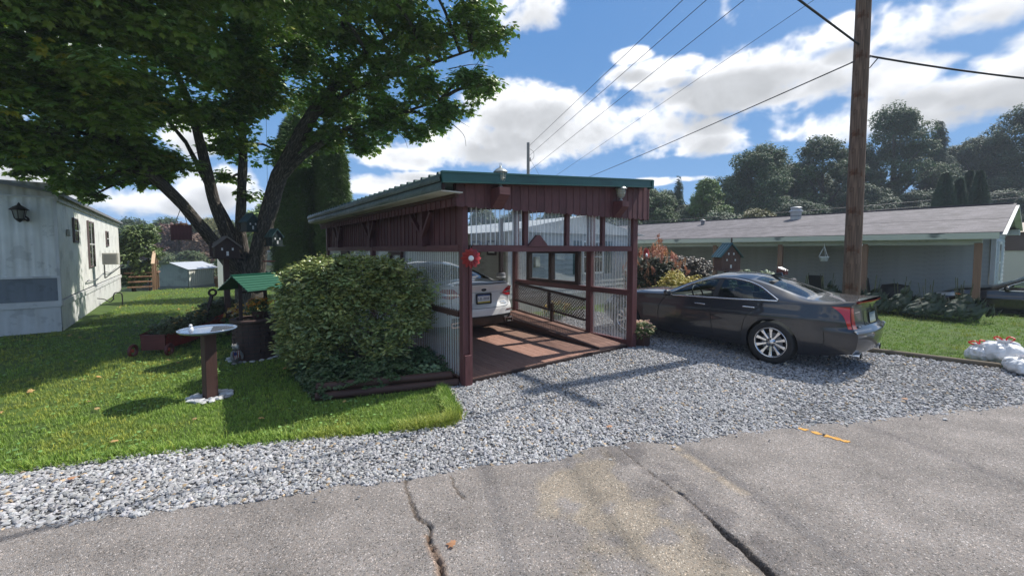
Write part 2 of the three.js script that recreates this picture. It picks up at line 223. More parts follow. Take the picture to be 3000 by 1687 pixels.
// ================================================================ the setting: ground, gravel, road, grass
const EDGE = [[-20, -12], [-8, -6.95], [-1.12, -4.05], [1.27, -3.07], [3.08, -2.32], [4.81, -1.55], [7.62, -0.17], [12, 1.95], [30, 10.6]];
const edgeZ = (x) => { for (let i = 0; i < EDGE.length - 1; i++) if (x <= EDGE[i + 1][0] || i === EDGE.length - 2) { const [a, b] = [EDGE[i], EDGE[i + 1]]; return lerp(a[1], b[1], (x - a[0]) / (b[0] - a[0])); } };
const groundY = (x, z) => { const d = -z; let h = 0; h -= 0.3 * sstep(17.4, 19.2, x); if (d > 22) h -= Math.min(2.6, (d - 22) * 0.1 * sstep(22, 30, d)); h -= 0.07 * sstep(0.2, 1.3, z - edgeZ(x)) * (x > -30 && x < 30 ? 1 : 0); h += d > 60 ? Math.min(9, (d - 60) * 0.03) : 0; return h; };
{
  const n = 150, w = (t) => { const s = t * 2 - 1; return Math.sign(s) * (Math.abs(s) * 40 + 560 * Math.abs(s) ** 5); };
  const g = gridGeo(n, n, (u, v) => { const x = 6 + w(u), z = -12 + w(1 - v); return [x, groundY(x, z), z, x, -z]; });
  struct('lawn_ground', g, M(0.30, 0.36, 0.16, 1, { map: T.soil, bumpMap: T.soil, bumpScale: 0.02 }));
}
const wob = (x) => 0.05 * (vnoise(x * 1.7, 3.3, 1) - 0.5) + 0.05 * (vnoise(x * 7, 8.1, 2) - 0.5);
const GRAVEL = [[-20, -12.4], [-8, -7.5], [-4, -6.0], [-1.38, -5.05], [-0.05, -4.6], [1.01, -4.1], [1.6, -3.83], [1.95, -3.7], [2.12, -3.84], [2.22, -4.2], [2.4, -4.72], [2.78, -4.9], [2.78, -5.2], [6.3, -5.2], [6.36, -7.7], [9.0, -8.6], [9.2, -5], [9.24, -2.0], [9.6, -0.52], [9.9, 0.15], [10.6, 0.62], [13, 1.75], [30, 9.9], [30, 10.7], [12, 2.05], [7.62, -0.07], [4.81, -1.45], [3.08, -2.22], [1.27, -2.97], [-1.12, -3.95], [-8, -6.85], [-20, -11.9]];
function inside(poly, x, z) { let c = false; for (let i = 0, j = poly.length - 1; i < poly.length; j = i++) { const [xi, zi] = poly[i], [xj, zj] = poly[j]; if (zi > z !== zj > z && x < (xj - xi) * (z - zi) / (zj - zi) + xi) c = !c; } return c; }
{
  const s = new THREE.Shape(GRAVEL.map(([x, z]) => new THREE.Vector2(x, -z))), g = new THREE.ShapeGeometry(s); g.rotateX(-Math.PI / 2).translate(0, 0.004, 0);
  struct('gravel_drive', g, M(0.6, 0.6, 0.62, 1, { map: T.bed }));
}
// camera-independent: a rough viewing distance decides how densely small pieces are laid
const dist = (x, z) => Math.hypot(x, z), seen = (x, z) => { const d = -z, X = 0.8 * x - 0.6 * d, Z = 0.6 * x + 0.8 * d; return Z > 1.2 && Math.abs(X / Z) < 1.5; };
// ---- asphalt road: fine sheet with real cracks, coarse sheets around it
const dseg = (x, z, P) => { let m = 9, tt = 0; for (let i = 0; i < P.length - 1; i++) { const [ax, az] = P[i], [bx_, bz] = P[i + 1], dx = bx_ - ax, dz = bz - az, t = clamp(((x - ax) * dx + (z - az) * dz) / (dx * dx + dz * dz)), q = Math.hypot(x - ax - t * dx, z - az - t * dz); if (q < m) { m = q; tt = (i + t) / (P.length - 1); } } return [m, tt]; };
{
  const CR = [{ p: [[1.27, -3.1], [1.18, -2.93], [1.14, -2.82], [1.11, -2.66], [1.07, -2.51], [1.11, -2.35], [1.05, -2.26], [1.03, -2.14], [0.99, -1.97], [0.9, -1.6]], w: (t) => 0.006 + 0.007 * vnoise(t * 30, 1, 1) },
    { p: [[1.5, -2.81], [1.44, -2.62], [1.43, -2.47]], w: () => 0.006 },
    { p: [[2.97, -2.4], [2.86, -2.08], [2.76, -1.74], [2.72, -1.56], [2.62, -1.31], [2.54, -1.16], [2.51, -1.05], [2.43, -0.89], [2.3, -0.6]], w: (t) => 0.004 + 0.026 * sstep(0.42, 0.7, t) }];
  const TAN = [[2.3, -2.2], [2.22, -1.83], [2.12, -1.56], [2.0, -1.2], [1.9, -0.9]], SEAM = [[3.4, -2.1], [3.27, -1.77], [3.18, -1.54], [3.11, -1.31]];
  const nx = 760, nz = 165, pos = [], uv = [], col = [], ix = [], X0 = -3.2, X1 = 8.2, D = 2.5;
  for (let j = 0; j <= nz; j++) for (let i = 0; i <= nx; i++) {
    const x = X0 + (X1 - X0) * i / nx, w = D * j / nz, z = edgeZ(x) + w + (j ? 0 : wob(x)) ; let y = 0.014 - (w < 0.05 ? 0.012 * (1 - w / 0.05) : 0), r = 1, g = 1, b = 1;
    y += 0.03 * (fbm(x * 0.9, z * 0.9, 4, 3) - 0.5);
    const jx = x + 0.03 * (fbm(x * 16, z * 16, 3, 3) - 0.5), jz = z + 0.03 * (fbm(x * 16, z * 16, 8, 3) - 0.5);
    const big = fbm(x * 1.4, z * 1.4, 7, 4), mid = fbm(x * 9, z * 9, 2, 4);
    const f = 1 + 0.26 * (big - 0.5) + 0.16 * (mid - 0.5); r = f; g = f; b = f;
    const [td] = dseg(jx, jz, TAN), tn = 0.6 * sstep(0.47, 0.66, fbm(x * 5, z * 5, 5, 5) + 0.42 * Math.max(0, 1 - td / 0.55) - 0.12) * sstep(0.7, 0.35, td); r *= 1 + 0.30 * tn; g *= 1 + 0.2 * tn; b *= 1 - 0.06 * tn;
    const [sd] = dseg(jx, jz, SEAM), sn = sstep(0.07, 0.02, sd) * sstep(0.3, 0.55, fbm(x * 12, z * 12, 6, 3)); r *= 1 + 0.3 * sn; g *= 1 + 0.22 * sn; b *= 1 + 0.05 * sn;
    CR.forEach((c, k) => { const [q, t] = dseg(jx, jz, c.p), cw = c.w(t); y -= (0.008 + 0.03 * sstep(0.15, 0.9, w)) * sstep(cw, cw * 0.3, q); const m = sstep(cw * 1.5 + 0.004, cw * 0.5, q); r *= 1 - 0.55 * m; g *= 1 - 0.6 * m; b *= 1 - 0.65 * m; if (k === 0 && t > 0.62) { const br = 0.7 * sstep(0.045, 0.015, q) * sstep(0.38, 0.5, fbm(x * 15, z * 15, 1, 3)); r *= 1 + 0.1 * br; g *= 1 - 0.22 * br; b *= 1 - 0.45 * br; } if (k === 2) { y += 0.02 * sstep(0.5, 0.1, q) - 0.012 * sstep(0.16, 0.0, q); const tar = sstep(0.45, 0.6, fbm(x * 8, z * 8, 9, 4) + 0.3 * Math.max(0, 1 - q / 0.25) - 0.12) * sstep(0.34, 0.12, q); r *= 1 - 0.28 * tar; g *= 1 - 0.28 * tar; b *= 1 - 0.26 * tar; } });
    pos.push(x, y, z); uv.push(x, z); col.push(r, g, b);
  }
  for (let j = 0; j < nz; j++) for (let i = 0; i < nx; i++) { const a = j * (nx + 1) + i, b = a + nx + 1; ix.push(a, b, a + 1, b, b + 1, a + 1); }
  const g = new THREE.BufferGeometry(); g.setAttribute('position', new THREE.Float32BufferAttribute(pos, 3)); g.setAttribute('uv', new THREE.Float32BufferAttribute(uv, 2)); g.setAttribute('color', new THREE.Float32BufferAttribute(col, 3)); g.setIndex(ix); g.computeVertexNormals();
  const am = M(0.78, 0.75, 0.73, 0.92, { map: T.asphalt, bumpMap: T.asphaltH, bumpScale: 0.004, vertexColors: true }), am2 = M(0.78, 0.75, 0.73, 0.92, { map: T.asphalt, bumpMap: T.asphaltH, bumpScale: 0.004 });
  struct('asphalt_road', g, am);
  struct('asphalt_road', [gridGeo(20, 4, (u, v) => { const x = lerp(-30, X0, u), w = v * 6; return [x, 0.014, edgeZ(x) + w, x, edgeZ(x) + w]; }), gridGeo(30, 4, (u, v) => { const x = lerp(X1, 30, u), w = v * 6; return [x, 0.014, edgeZ(x) + w, x, edgeZ(x) + w]; }), gridGeo(30, 2, (u, v) => { const x = lerp(X0, X1, u), w = D + v * (6 - D); return [x, 0.014, edgeZ(x) + w, x, edgeZ(x) + w]; })], am2);
  // worn yellow paint stroke
  const pts = []; for (let k = 0; k < 420; k++) { const t = rnd(); if (vnoise(t * 14, 3, 3) < 0.18) continue; const e = (rnd() + rnd() - 1) * (0.03 + 0.012 * Math.sin(t * 40)), px = lerp(4.70, 4.74, t) + e, pz = lerp(-1.59, -1.1, t); pts.push(bxAt(rr(0.005, 0.015), 0.002, rr(0.01, 0.034), px, 0.0145 + 0.03 * (fbm(px * 0.9, pz * 0.9, 4, 3) - 0.5) + 0.003, pz)); }
  struct('yellow_road_marking', pts, M(0.55, 0.28, 0.055, 0.85));
}
// ---- gravel stones
const stoneGeo = (s) => { const g = new THREE.IcosahedronGeometry(1, 0), p = g.attributes.position; for (let i = 0; i < p.count; i++) { const x = p.getX(i), y = p.getY(i), z = p.getZ(i), k = 0.7 + 0.6 * vnoise(x * 2 + s * 9, y * 2, z * 2); p.setXYZ(i, x * k * 1.25, y * k * 0.62, z * k * 0.95); } g.computeVertexNormals(); g.deleteAttribute('uv'); return g; };
{
  const lists = [[], [], []];
  const addStone = (x, z, y0 = 0.006) => { const r = 0.0055 + 0.0125 * rnd() ** 2.2; lists[(rnd() * 3) | 0].push([x, y0 + r * rr(0.1, 0.75), z, r * (1 + 0.02 * dist(x, z)), rr(-0.6, 0.6), rr(0, 6.3), rr(-0.6, 0.6)]); };
  for (let k = 0; k < 1300000; k++) { const x = rr(-9, 14), z = rr(-9, 2.8); if (!seen(x, z)) continue; const D = dist(x, z), rho = clamp(30 / (D * D + 4)); if (rnd() > rho * (0.45 + 0.9 * fbm(x * 1.3, z * 1.3, 8, 3))) continue; const jx = x + 0.16 * (fbm(x * 5, z * 5, 1, 3) - 0.5), jz = z + 0.16 * (fbm(x * 5, z * 5, 6, 3) - 0.5); if (inside(GRAVEL, jx, jz)) addStone(x, z); }
  for (let k = 0; k < 260; k++) { const x = rr(-3, 9), z = edgeZ(x) + 0.01 + 0.3 * rnd() ** 6; addStone(x, z, 0.02); }
  const gm = M(0.365, 0.362, 0.362, 0.85, { flatShading: true });
  lists.forEach((l, i) => scatter(numbered('gravel_stones'), stoneGeo(i), gm, l, scene, (c, q) => { const pt = 0.78 + 0.5 * fbm(q[0] * 0.8, q[2] * 0.8, 5, 3), b = (0.55 + 0.62 * rnd() ** 1.2) * pt, w = rnd(); return w > 0.965 ? c.setRGB(b * 1.25, b * 0.95, b * 0.62) : c.setRGB(b * rr(0.97, 1.03), b, b * rr(0.98, 1.05)); }));
  scene.children.filter((o) => o.name.startsWith('gravel_stones')).forEach((o) => { o.userData = { kind: 'stuff', label: 'loose grey crushed gravel stones on the drive', category: 'gravel' }; });
}
// ---- grass
const BLADE = (() => { const r = mulberry(41), a = []; for (let i = 0; i < 9; i++) { const th = r() * 6.28, ln = 0.5 + 0.6 * r(), lean = 0.15 + 0.6 * r(), w = 0.035 + 0.02 * r(), bx0 = (r() - 0.5) * 0.9, bz0 = (r() - 0.5) * 0.9, c = Math.cos(th), s = Math.sin(th); const P = (k, sd) => { const l = lean * k * k, ww = w * (1 - k * 0.8) * sd; return [bx0 + c * l - s * ww, ln * k * (1 - 0.25 * lean * k), bz0 + s * l + c * ww]; }; const A = P(0, 1), B = P(0, -1), Cc = P(0.55, 1), D = P(0.55, -1), E = P(1, 0); const g = new THREE.BufferGeometry(); g.setAttribute('position', new THREE.Float32BufferAttribute([...A, ...B, ...Cc, ...B, ...D, ...Cc, ...Cc, ...D, ...E], 3)); g.computeVertexNormals(); a.push(g); } return mergeGeometries(a); })();
{
  const L = [], R = [], nearList = [], house = (x, z) => (x < -2.4 + 0.04 * (-13 - z) && z < -13) || (x > 2.7 && x < 6.4 && z < -4.7 && z > -12.5) || (x > 6.5 && x < 12.4 && z < -8.9) || x > 19.5 || (x > 0.95 && x < 2.76 && z < -4.9 && z > -7 && z > -5.26 - 2 && z < -5.12 + 0.3 * (x - 1)) || Math.hypot(x - 0.62, z + 8.03) < 0.42 || Math.hypot(x - 0.01, z + 6.14) < 0.24;
  const isLawn = (x, z) => !inside(GRAVEL, x, z) && z < edgeZ(x) - 0.02 && !house(x, z);
  for (let k = 0; k < 900000; k++) { const x = rr(-9, 18), z = rr(-26, 1.5); if (!seen(x, z)) continue; const D = dist(x, z), rho = clamp(22 / (D * D)); if (rnd() > rho || !isLawn(x + 0.1 * (fbm(x * 6, z * 6, 2, 2) - 0.5), z + 0.1 * (fbm(x * 6, z * 6, 9, 2) - 0.5))) continue; const s = 0.045 * (0.8 + 0.035 * D) * rr(0.7, 1.3); L.push([x, groundY(x, z), z, s, rr(-0.2, 0.2), rr(0, 6.3), rr(-0.2, 0.2)]); }
  // longer untrimmed blades along the lawn's edge
  const E = [[-8, -7.5], [-4, -6.0], [-1.38, -5.05], [-0.05, -4.6], [1.01, -4.1], [1.6, -3.83], [1.95, -3.7], [2.12, -3.84], [2.22, -4.2], [2.4, -4.72]]; for (let k = 0; k < 2600; k++) { const i = (rnd() * 9) | 0, t = rnd(), x = lerp(E[i][0], E[i + 1][0], t) + rr(-0.05, 0.05), z = lerp(E[i][1], E[i + 1][1], t) + rr(-0.08, 0.05); L.push([x, 0.004, z, rr(0.06, 0.11), rr(-0.2, 0.7), rr(0, 6.3), rr(-0.4, 0.4)]); }
  const o = scatter('grass_blades', BLADE, leafMat(0.25, 0.39, 0.045, 0.35, 0.6), L, scene, (c, l) => { const p = fbm(l[0] * 1.1, l[2] * 1.1, 3, 3), q = rnd(), b = 0.72 + 0.5 * q, dry = sstep(0.48, 0.66, p) * 0.7 + (q > 0.93 ? 0.8 : 0); return c.setRGB(b * (1 + 0.55 * dry), b * (1 + 0.08 * dry), b * (1 + 0.3 * dry)); });
  o.userData = { kind: 'stuff', label: 'short mown green grass of the lawn', category: 'grass' };
  const cl = [], dl = []; for (let k = 0; k < 9000; k++) { const x = rr(-6, 3), z = rr(-14, -3.6), n = fbm(x * 1.6, z * 1.6, 12, 3); if (!seen(x, z) || n < 0.54 || !isLawn(x, z)) continue; cl.push([x, groundY(x, z) + rr(0.02, 0.045), z, rr(0.012, 0.02), rr(-0.4, 0.4), rr(0, 6), rr(-0.4, 0.4)]); }
  for (let k = 0; k < 120; k++) { const x = rr(-5, 2.5), z = rr(-20, -4); if (isLawn(x, z)) dl.push([x, groundY(x, z) + rr(0.035, 0.05), z, rr(0.035, 0.06), rr(-0.4, 0.4), rr(0, 6), rr(-0.4, 0.4)]); }
  const clo = flatLeaf([[0, 0], [0.5, 0.1], [0.6, 0.5], [0.35, 0.85], [0, 0.9], [-0.35, 0.85], [-0.6, 0.5], [-0.5, 0.1]], 0.1, 0.1).rotateX(-Math.PI / 2), oc = scatter('clover_patches', mergeGeometries([clo, clo.clone().rotateY(2.09), clo.clone().rotateY(4.19)]), leafMat(0.16, 0.31, 0.07, 0.3), cl, scene, tinter(0.4)); oc.userData = { kind: 'stuff', label: 'clover growing in patches through the lawn', category: 'clover' };
  const od = scatter('lawn_leaf_litter', flatLeaf(MAPLE, 0.2, 0.3).rotateX(-Math.PI / 2), leafMat(0.42, 0.26, 0.09, 0.2, 0.8), dl, scene, tinter(0.6, 0.3)); od.userData = { kind: 'stuff', label: 'small dry yellow and brown leaves lying in the grass', category: 'leaf litter' };
}

// ================================================================ carport
{
  const XL = 2.71, XR = 6.23, ZF = -4.65, ZB = -11.9, ZR = -8.15;
  const t = thing('carport', 'maroon wooden carport with green metal roof and clear corrugated panels over the white car', 'carport');
  const roofTop = (x) => lerp(2.70, 3.0, (x - 2.3) / 4.0);
  const P = (n, w, h, d, x, y, z, m = mat.maroon, rot) => obj(n, bx(w, h, d), m, t, [x, y, z], rot);
  // back header boards
  for (let k = 0; k < 22; k++) obj('back_board', bx(0.15, 0.5, 0.018), k % 3 ? mat.maroon2 : mat.maroon, t, [2.9 + k * 0.155, 2.4, ZB - 0.06]);
  // posts
  for (const [x, z, h] of [[XR, ZF, 2.85], [XL, -8.2, 2.6], [XL, ZB, 2.6], [XR, -5.66, 2.8], [XR, ZR, 2.8]]) obj('post', rbox(0.13, h, 0.13, 0.008), mat.maroon, t, [x, h / 2, z]);
  obj('post', rbox(0.1, 0.42, 0.03, 0.006), mat.maroon, t, [XL + 0.005, 0.21, ZF + 0.067]);
  obj('post', rbox(0.085, 2.62, 0.1, 0.008), mat.maroon, t, [XL - 0.012, 1.31, ZF]); obj('post', rbox(0.04, 1.75, 0.13, 0.006), mat.maroon, t, [XL + 0.0525, 0.875, ZF + 0.01]);
  // beams at eye height
  P('beam', 3.34, 0.09, 0.1, (XL + XR) / 2, 1.815, ZF); P('beam', 0.1, 0.09, 3.42, XL, 1.815, -6.425); P('beam', 0.1, 0.09, 3.57, XL, 1.815, -10.05); P('beam', 0.1, 0.09, 0.88, XR, 1.815, -5.155); P('beam', 0.1, 0.09, 2.36, XR, 1.815, -6.905);
  P('beam', 3.34, 0.12, 0.1, (XL + XR) / 2, 2.55, ZB); P('beam', 0.1, 0.12, 3.37, XR, 2.72, -6.4);
  // roof: sloped sheet with ribs running down to the left eave
  const sl = Math.atan2(0.3, 4.0), rl = Math.hypot(4.1, 0.31), rc = [4.31, 2.835, -8.25];
  obj('roof', bx(rl, 0.03, 7.7), mat.green, t, rc, [0, 0, sl]);
  for (let k = 0; k < 34; k++) { const g = prism([[-0.035, 0], [-0.018, 0.03], [0.018, 0.03], [0.035, 0]], rl); const o = obj('roof_rib', g, mat.green, t, [4.31 - Math.cos(sl) * rl / 2, 2.851 - Math.sin(sl) * rl / 2, -4.5 - k * 0.23], [0, Math.PI / 2, 0]); o.rotation.set(0, Math.PI / 2, 0); o.rotateX(-sl); }
  for (let k = 0; k < 8; k++) obj('rafter', bx(3.5, 0.1, 0.045), mat.darkbrown, t, [4.5, 2.775, -5.0 - k * 0.98], [0, 0, sl]);
  // left eave trim: weathered, dented
  const eave = (y0, y1, out, n) => obj(n, gridGeo(120, 6, (u, v) => { const z = lerp(-4.37, -12.1, u), dent = 0.02 * (fbm(z * 1.3, v * 2.2, 3, 4) - 0.5) * Math.sin(v * Math.PI); return [2.25 - out - dent - 0.015 * Math.sin(v * Math.PI), lerp(y0, y1, v), z, z, v * 0.2]; }), M(0.085, 0.12, 0.11, 0.4, { map: T.grime, bumpMap: T.metalH, bumpScale: 0.02, side: THREE.DoubleSide }), t);
  eave(2.50, 2.595, 0.0, 'eave_trim'); eave(2.60, 2.685, 0.02, 'eave_trim');
  obj('eave_board', bx(0.035, 0.15, 7.68), mat.darkbrown, t, [2.285, 2.585, -8.24]);
  obj('soffit', bx(0.3, 0.015, 7.6), mat.cream, t, [2.41, 2.5, -8.22]);
  // front trim: green cap with a lip
  obj('front_trim', bx(rl + 0.02, 0.1, 0.04), mat.greenTrim, t, [4.31, 2.805, -4.38], [0, 0, sl]);
  obj('front_trim', bx(rl + 0.03, 0.022, 0.055), mat.greenTrim, t, [4.31, 2.866, -4.374], [0, 0, sl]);
  obj('front_trim', bx(rl + 0.02, 0.02, 0.05), mat.green, t, [4.31, 2.748, -4.372], [0, 0, sl]);
  obj('trim_cap', bx(0.05, 0.15, 0.1), mat.greenTrim, t, [6.375, 2.95, -4.39]);
  // board-and-batten bands with clipped lower corners
  const boards = vary(prism([[-0.066, 1], [-0.066, 0.07], [-0.045, 0], [0.045, 0], [0.066, 0.07], [0.066, 1]], 0.016), 7), wallBoards = vary(bx(0.018, 0.62, 0.15), 7), planks = vary(bx(0.139, 0.04, 7.15), 9), batten = bx(0.03, 1, 0.014);
  const nb = 27; for (let k = 0; k < nb; k++) { const x = lerp(2.585, 6.42, k / (nb - 1)), top = roofTop(x) - 0.07, h = top - 2.335; const b = obj('board', pick(boards), k % 3 ? mat.maroon : mat.maroon2, t, [x, 2.335, -4.53]); b.scale.y = h; const c = obj('batten', batten, mat.maroon, t, [x + 0.074, 2.35 + (h - 0.015) / 2, -4.515]); c.scale.y = h - 0.015; }
  obj('band_backing', bx(3.98, 0.3, 0.03), mat.maroon2, t, [4.5, 2.53, -4.55]);
  obj('band_backing', bx(0.02, 0.6, 0.16), mat.maroon, t, [6.505, 2.64, -4.6]);
  const ns = 50; for (let k = 0; k < ns; k++) { const z = lerp(-4.6, -11.95, k / (ns - 1)); const b = obj('board', pick(boards), k % 3 ? mat.maroon : mat.maroon2, t, [2.555, 2.35, z], [0, -Math.PI / 2, 0]); b.scale.y = 0.17; const c = obj('batten', batten, mat.maroon, t, [2.533, 2.35 + 0.085, z - 0.075], [0, -Math.PI / 2, 0]); c.scale.y = 0.16; }
  P('side_header', 0.05, 0.09, 7.5, 2.52, 2.515 - 0.06 + 0.04, -8.25, mat.brown);
  // recessed vertical boards above the left wall
  const nw = 44; for (let k = 0; k < nw; k++) { const z = lerp(-4.83, -11.78, k / (nw - 1)); obj('wall_board', pick(wallBoards), k % 4 ? mat.maroon2 : mat.maroon, t, [XL + 0.03, 2.17, z]); obj('wall_batten', bx(0.014, 0.6, 0.026), mat.maroon, t, [XL + 0.014, 2.17, z - 0.08]); }
  // Y-shaped eave braces
  for (const z of [-5.75, -8.2, -10.6]) { obj('brace_post', bx(0.08, 0.52, 0.085), mat.maroon2, t, [2.64, 2.11, z]); for (const s of [-1, 1]) obj('brace', bar([2.63, 2.02, z + s * 0.035], [2.6, 2.34, z + s * 0.36], 0.06, 0.045), mat.maroon2, t); obj('brace_block', bx(0.06, 0.5, 0.07), mat.maroon2, t, [2.70, 2.11, z]); }
  // clear corrugated panels; milky strips on the crests imitate bright sky reflections
  const corr = (L, h, pitch, amp) => gridGeo(Math.round(L / pitch * 8), 1, (u, v) => [u * L - L / 2, (v - 0.5) * h, amp * Math.sin(u * L / pitch * 2 * Math.PI)]);
  const glintStrips = (L, h, pitch, amp) => { const a = []; for (let k = 0; k < L / pitch - 0.3; k++) { const x = -L / 2 + (k + 0.25) * pitch; a.push(gridGeo(2, 1, (u, v) => [x + (u - 0.5) * 0.017 * (0.7 + 0.6 * HASH[k * 37 + 11]), (v - 0.5) * h, amp + 0.0015])); } return merge(a); };  // thin pale strips along the crests, painted-in reflection streaks
  const fx = [2.8, 3.68, 3.77, 4.52, 4.61, 5.36, 5.45, 6.16];
  for (let k = 0; k < 4; k++) obj('clear_panel', corr(fx[2 * k + 1] - fx[2 * k], 0.72, 0.076, 0.009), mat.plastic, t, [(fx[2 * k] + fx[2 * k + 1]) / 2, 2.22, ZF - 0.01]), obj('panel_glint_strips', glintStrips(fx[2 * k + 1] - fx[2 * k], 0.72, 0.076, 0.009), mat.rib, t.children[t.children.length - 1]);
  for (const x of [3.725, 4.565, 5.405]) P('mullion', 0.07, 0.72, 0.06, x, 2.22, ZF);
  const side = (x, z0, z1, y0, y1) => obj('clear_panel', corr(Math.abs(z1 - z0), y1 - y0, 0.066, 0.009), mat.plastic, t, [x, (y0 + y1) / 2, (z0 + z1) / 2], [0, Math.PI / 2, 0]).add(obj('panel_glint_strips', glintStrips(Math.abs(z1 - z0), y1 - y0, 0.066, x > 4 ? -0.012 : -0.0105), mat.rib));
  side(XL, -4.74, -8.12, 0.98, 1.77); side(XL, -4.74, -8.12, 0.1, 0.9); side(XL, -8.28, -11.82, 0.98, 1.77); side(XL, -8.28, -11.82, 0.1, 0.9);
  P('rail', 0.09, 0.07, 3.36, XL, 0.94, -6.43, mat.brown); P('rail', 0.09, 0.07, 3.5, XL, 0.94, -10.05, mat.brown); P('sill', 0.1, 0.08, 3.36, XL, 0.06, -6.43, mat.brown); P('sill', 0.1, 0.08, 3.5, XL, 0.06, -10.05, mat.brown);
  // little windows in the left wall
  for (const z of [-6.97, -10.2]) { for (const s of [-1, 1]) P('window_frame', 0.09, 0.42, 0.06, XL - 0.01, 1.5, z + s * 0.27, mat.brown); P('window_frame', 0.1, 0.06, 0.6, XL - 0.01, 1.735, z, mat.brown); P('window_frame', 0.1, 0.06, 0.6, XL - 0.01, 1.27, z, mat.brown); }
  // right wall
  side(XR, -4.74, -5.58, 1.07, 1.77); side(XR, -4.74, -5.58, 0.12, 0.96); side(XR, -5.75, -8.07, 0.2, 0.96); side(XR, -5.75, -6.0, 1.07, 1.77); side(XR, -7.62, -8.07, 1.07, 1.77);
  P('rail', 0.09, 0.1, 0.88, XR, 1.01, -5.155); P('rail', 0.09, 0.1, 2.36, XR, 1.01, -6.905); P('sill', 0.09, 0.1, 0.88, XR, 0.08, -5.155); obj('sill', bar([XR, 0.1, -5.73], [XR, 0.27, -8.08], 0.07, 0.09), mat.brown, t);
  // sliding window: two framed panes
  for (const [z, w] of [[-5.99, 0.09], [-6.81, 0.1], [-7.6, 0.09]]) P('window_frame', 0.11, 0.62, w, XR - 0.01, 1.425, z, mat.darkbrown);
  for (const y of [1.745, 1.1]) P('window_frame', 0.112, 0.06, 1.7, XR - 0.01, y, -6.8, mat.darkbrown);
  for (const z of [-6.4, -7.2]) obj('window_pane', bx(0.004, 0.57, 0.7), mat.glass, t, [XR, 1.425, z]);
  P('wall_stud', 0.05, 0.5, 0.07, XR - 0.05, 0.36, -6.75, mat.brown);
  // sloped lattice rail along the ramp
  const la = (z) => lerp(0.39, 0.57, (-5.73 - z) / 2.3), lx = XR - 0.075;
  obj('lattice_rail', bar([lx, la(-5.73) + 0.40, -5.73], [lx, la(-8.08) + 0.40, -8.08], 0.05, 0.05), mat.darkbrown, t); obj('lattice_rail', bar([lx, la(-5.73) - 0.02, -5.73], [lx, la(-8.08) - 0.02, -8.08], 0.05, 0.04), mat.darkbrown, t);
  for (const s of [-1, 1]) for (let k = 0; k < 40; k++) { const z0 = -5.4 - k * 0.073; let za = z0, zb = z0 - s * 0.38; if (s < 0) { za = z0 - 0.38 + 0.38; zb = z0 + 0.38; } const A = [lx + s * 0.006, la(za), za], B = [lx + s * 0.006, la(zb) + 0.38, zb]; const cut = (p, q, lim, lo) => { const f = (lim - p[2]) / (q[2] - p[2]); return lo ? [p[0], lerp(p[1], q[1], f), lim] : 0; }; let a = A, b = B; const hi = -5.74, low = -8.07; if (a[2] > hi && b[2] > hi || a[2] < low && b[2] < low) continue; if (a[2] > hi) a = cut(a, b, hi, 1); if (b[2] > hi) b = cut(a, b, hi, 1); if (a[2] < low) a = cut(a, b, low, 1); if (b[2] < low) b = cut(a, b, low, 1); if (Math.hypot(a[1] - b[1], a[2] - b[2]) < 0.05) continue; obj('lattice_slat', bar(a, b, 0.007, 0.014), mat.brown, t); }
  P('lattice_post', 0.045, 0.42, 0.06, lx, 0.66, -6.82, mat.darkbrown);
  // deck planks and ramp
  for (let k = 0; k < 18; k++) obj('deck_plank', pick(planks), k % 3 ? mat.deck : mat.deck2, t, [2.9 + k * 0.145, 0.04, -8.27]);
  obj('deck_edge', bx(3.3, 0.06, 0.03), mat.darkbrown, t, [4.47, 0.03, -4.66]);
  for (let k = 0; k < 5; k++) { const x = 5.53 + k * 0.143; obj('ramp_plank', bar([x, 0.045, -4.72], [x, 0.27, -8.1], 0.138, 0.03), k % 2 ? mat.deck : mat.deck2, t); }
  obj('ramp_kerb', bar([5.47, 0.05, -4.76], [5.47, 0.30, -8.1], 0.035, 0.07), mat.brown, t);
  obj('ramp_skirt', prism([[4.7, 0.03], [8.1, 0.03], [8.1, 0.24], [4.7, 0.04]], 0.02), mat.darkbrown, t, [5.46, 0, 0], [0, Math.PI / 2, 0]);
  // small gable ornament over the front beam
  obj('gable_ornament', prism([[-0.2, 0], [0.2, 0], [0.03, 0.165], [-0.03, 0.165]], 0.03, 0.004), mat.maroon, t, [3.93, 1.845, -4.62]);
  // sloped brackets that carry the lanterns
  for (const [x, n] of [[3.12, 0], [5.58, 1]]) { obj('lantern_bracket', prism([[0, 0], [0.03, 0], [0.2, 0.16], [0.2, 0.25], [0, 0.25]], 0.16, 0.003), mat.maroon, t, [x - 0.08, 2.35, -4.515], [0, -Math.PI / 2, 0]).rotation.set(0, -Math.PI / 2, 0); t.children[t.children.length - 1].position.set(x + 0.08, 2.35, -4.515); }
}
